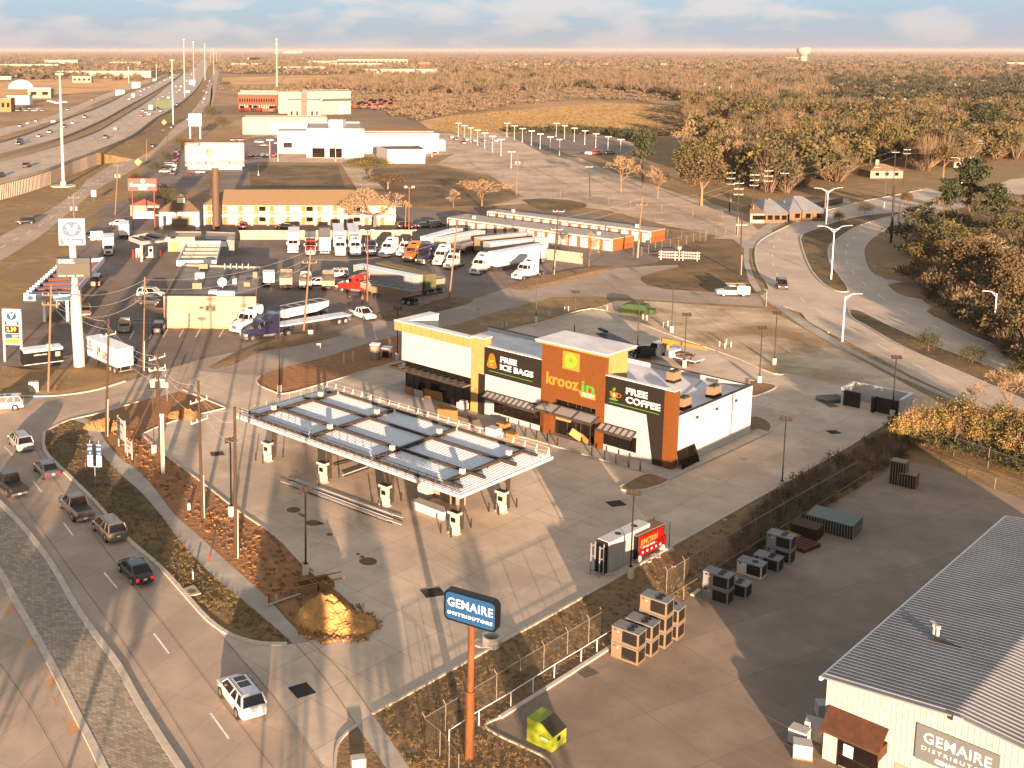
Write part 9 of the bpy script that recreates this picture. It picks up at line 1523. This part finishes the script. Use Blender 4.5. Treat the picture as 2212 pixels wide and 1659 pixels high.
# ---------------------------------------------------------------- the two people by the dirt edge
mat('skin', (.20, .11, .07), rough=.6); mat('dark_cloth', (.02, .02, .026), rough=.9); mat('work_cloth', (.11, .075, .045), rough=.9)
def person(label, px, rz, cloth, pose):
    o = thing('person', label, 'person', G(*px), rz); J = {'p': (0, 0, .95, .15), 'c': (0, 0, 1.3, .17), 'n': (0, 0, 1.47, .06), 'h': (0, -.02, 1.62, .105), 't': (0, -.01, 1.72, .08)}; E_ = [('p', 'c'), ('c', 'n'), ('n', 'h'), ('h', 't')]
    for s in (-1, 1):
        k = str(s); J.update({'k'+k: (s*.11, -.06*pose*s, .5, .075), 'a'+k: (s*.12, .10*pose*s, .08, .05), 'f'+k: (s*.13, .10*pose*s-.17, .04, .045), 's'+k: (s*.2, 0, 1.38, .07), 'e'+k: (s*.27, .04, 1.1, .05), 'w'+k: (s*.25, -.12, .88, .035), 'd'+k: (s*.25, -.16, .80, .035)}); E_ += [('p', 'k'+k), ('k'+k, 'a'+k), ('a'+k, 'f'+k), ('c', 's'+k), ('s'+k, 'e'+k), ('e'+k, 'w'+k), ('w'+k, 'd'+k)]
    K = list(J); me = bpy.data.meshes.new('body'); me.from_pydata([J[k][:3] for k in K], [(K.index(a), K.index(b)) for a, b in E_], []); q = bpy.data.objects.new('body', me); COL.objects.link(q); q.modifiers.new('s', 'SKIN'); q.modifiers.new('u', 'SUBSURF')
    for k, v in zip(K, me.skin_vertices[0].data): v.radius = (J[k][3],)*2
    me.skin_vertices[0].data[0].use_root = True; bpy.context.view_layer.update(); m2_ = bpy.data.meshes.new_from_object(q.evaluated_get(bpy.context.evaluated_depsgraph_get())); bpy.data.objects.remove(q)
    m2_.materials.clear(); [m2_.materials.append(M[m]) for m in ('skin', cloth)]
    for f in m2_.polygons: f.use_smooth = True; f.material_index = 0 if (f.center.z > 1.48 or (abs(f.center.x) > .19 and f.center.z < .92 and f.center.z > .7)) else 1
    q = bpy.data.objects.new('body', m2_); COL.objects.link(q); q.parent = o; MB().loft([[(r*math.cos(a), .03+r*math.sin(a), z) for a in [math.pi*i/5 for i in range(10)]] for r, z in ((.11, 1.62), (.125, 1.7), (.09, 1.78), (.03, 1.81))]).build('hair', 'dark_cloth', o)
person('person in dark clothes standing in front of the red semi truck', m1(800, 1045), .4, 'dark_cloth', 1); person('person in brown work clothes near the red lamp post at the dirt edge', m1(905, 1040), -.6, 'work_cloth', -1)
for lb, x, y, t_ in (('orange painted lamp post at the dirt edge beside the gray dump trailer', 943, 1010, 445), ('red painted lamp post behind the board fence', 1277, 510, 95)):
    h = hgt(*m1(x, y), m1(x, t_)[1]); o = thing('lamp_post', lb, 'lamp post', G(*m1(x, y)), 0); MB().tube((0, 0, 0), (0, 0, h), .13, .09, n=8).build('pole', 'orange_paint', o); [MB().obox((s*.9, -.1, h), (.7, .4, .45)).build('flood_light', 'pvc', o) for s in (-1, 1)]; MB().box(-.9, .9, -.04, .04, h-.35, h-.25).build('crossbar', 'orange_paint', o)
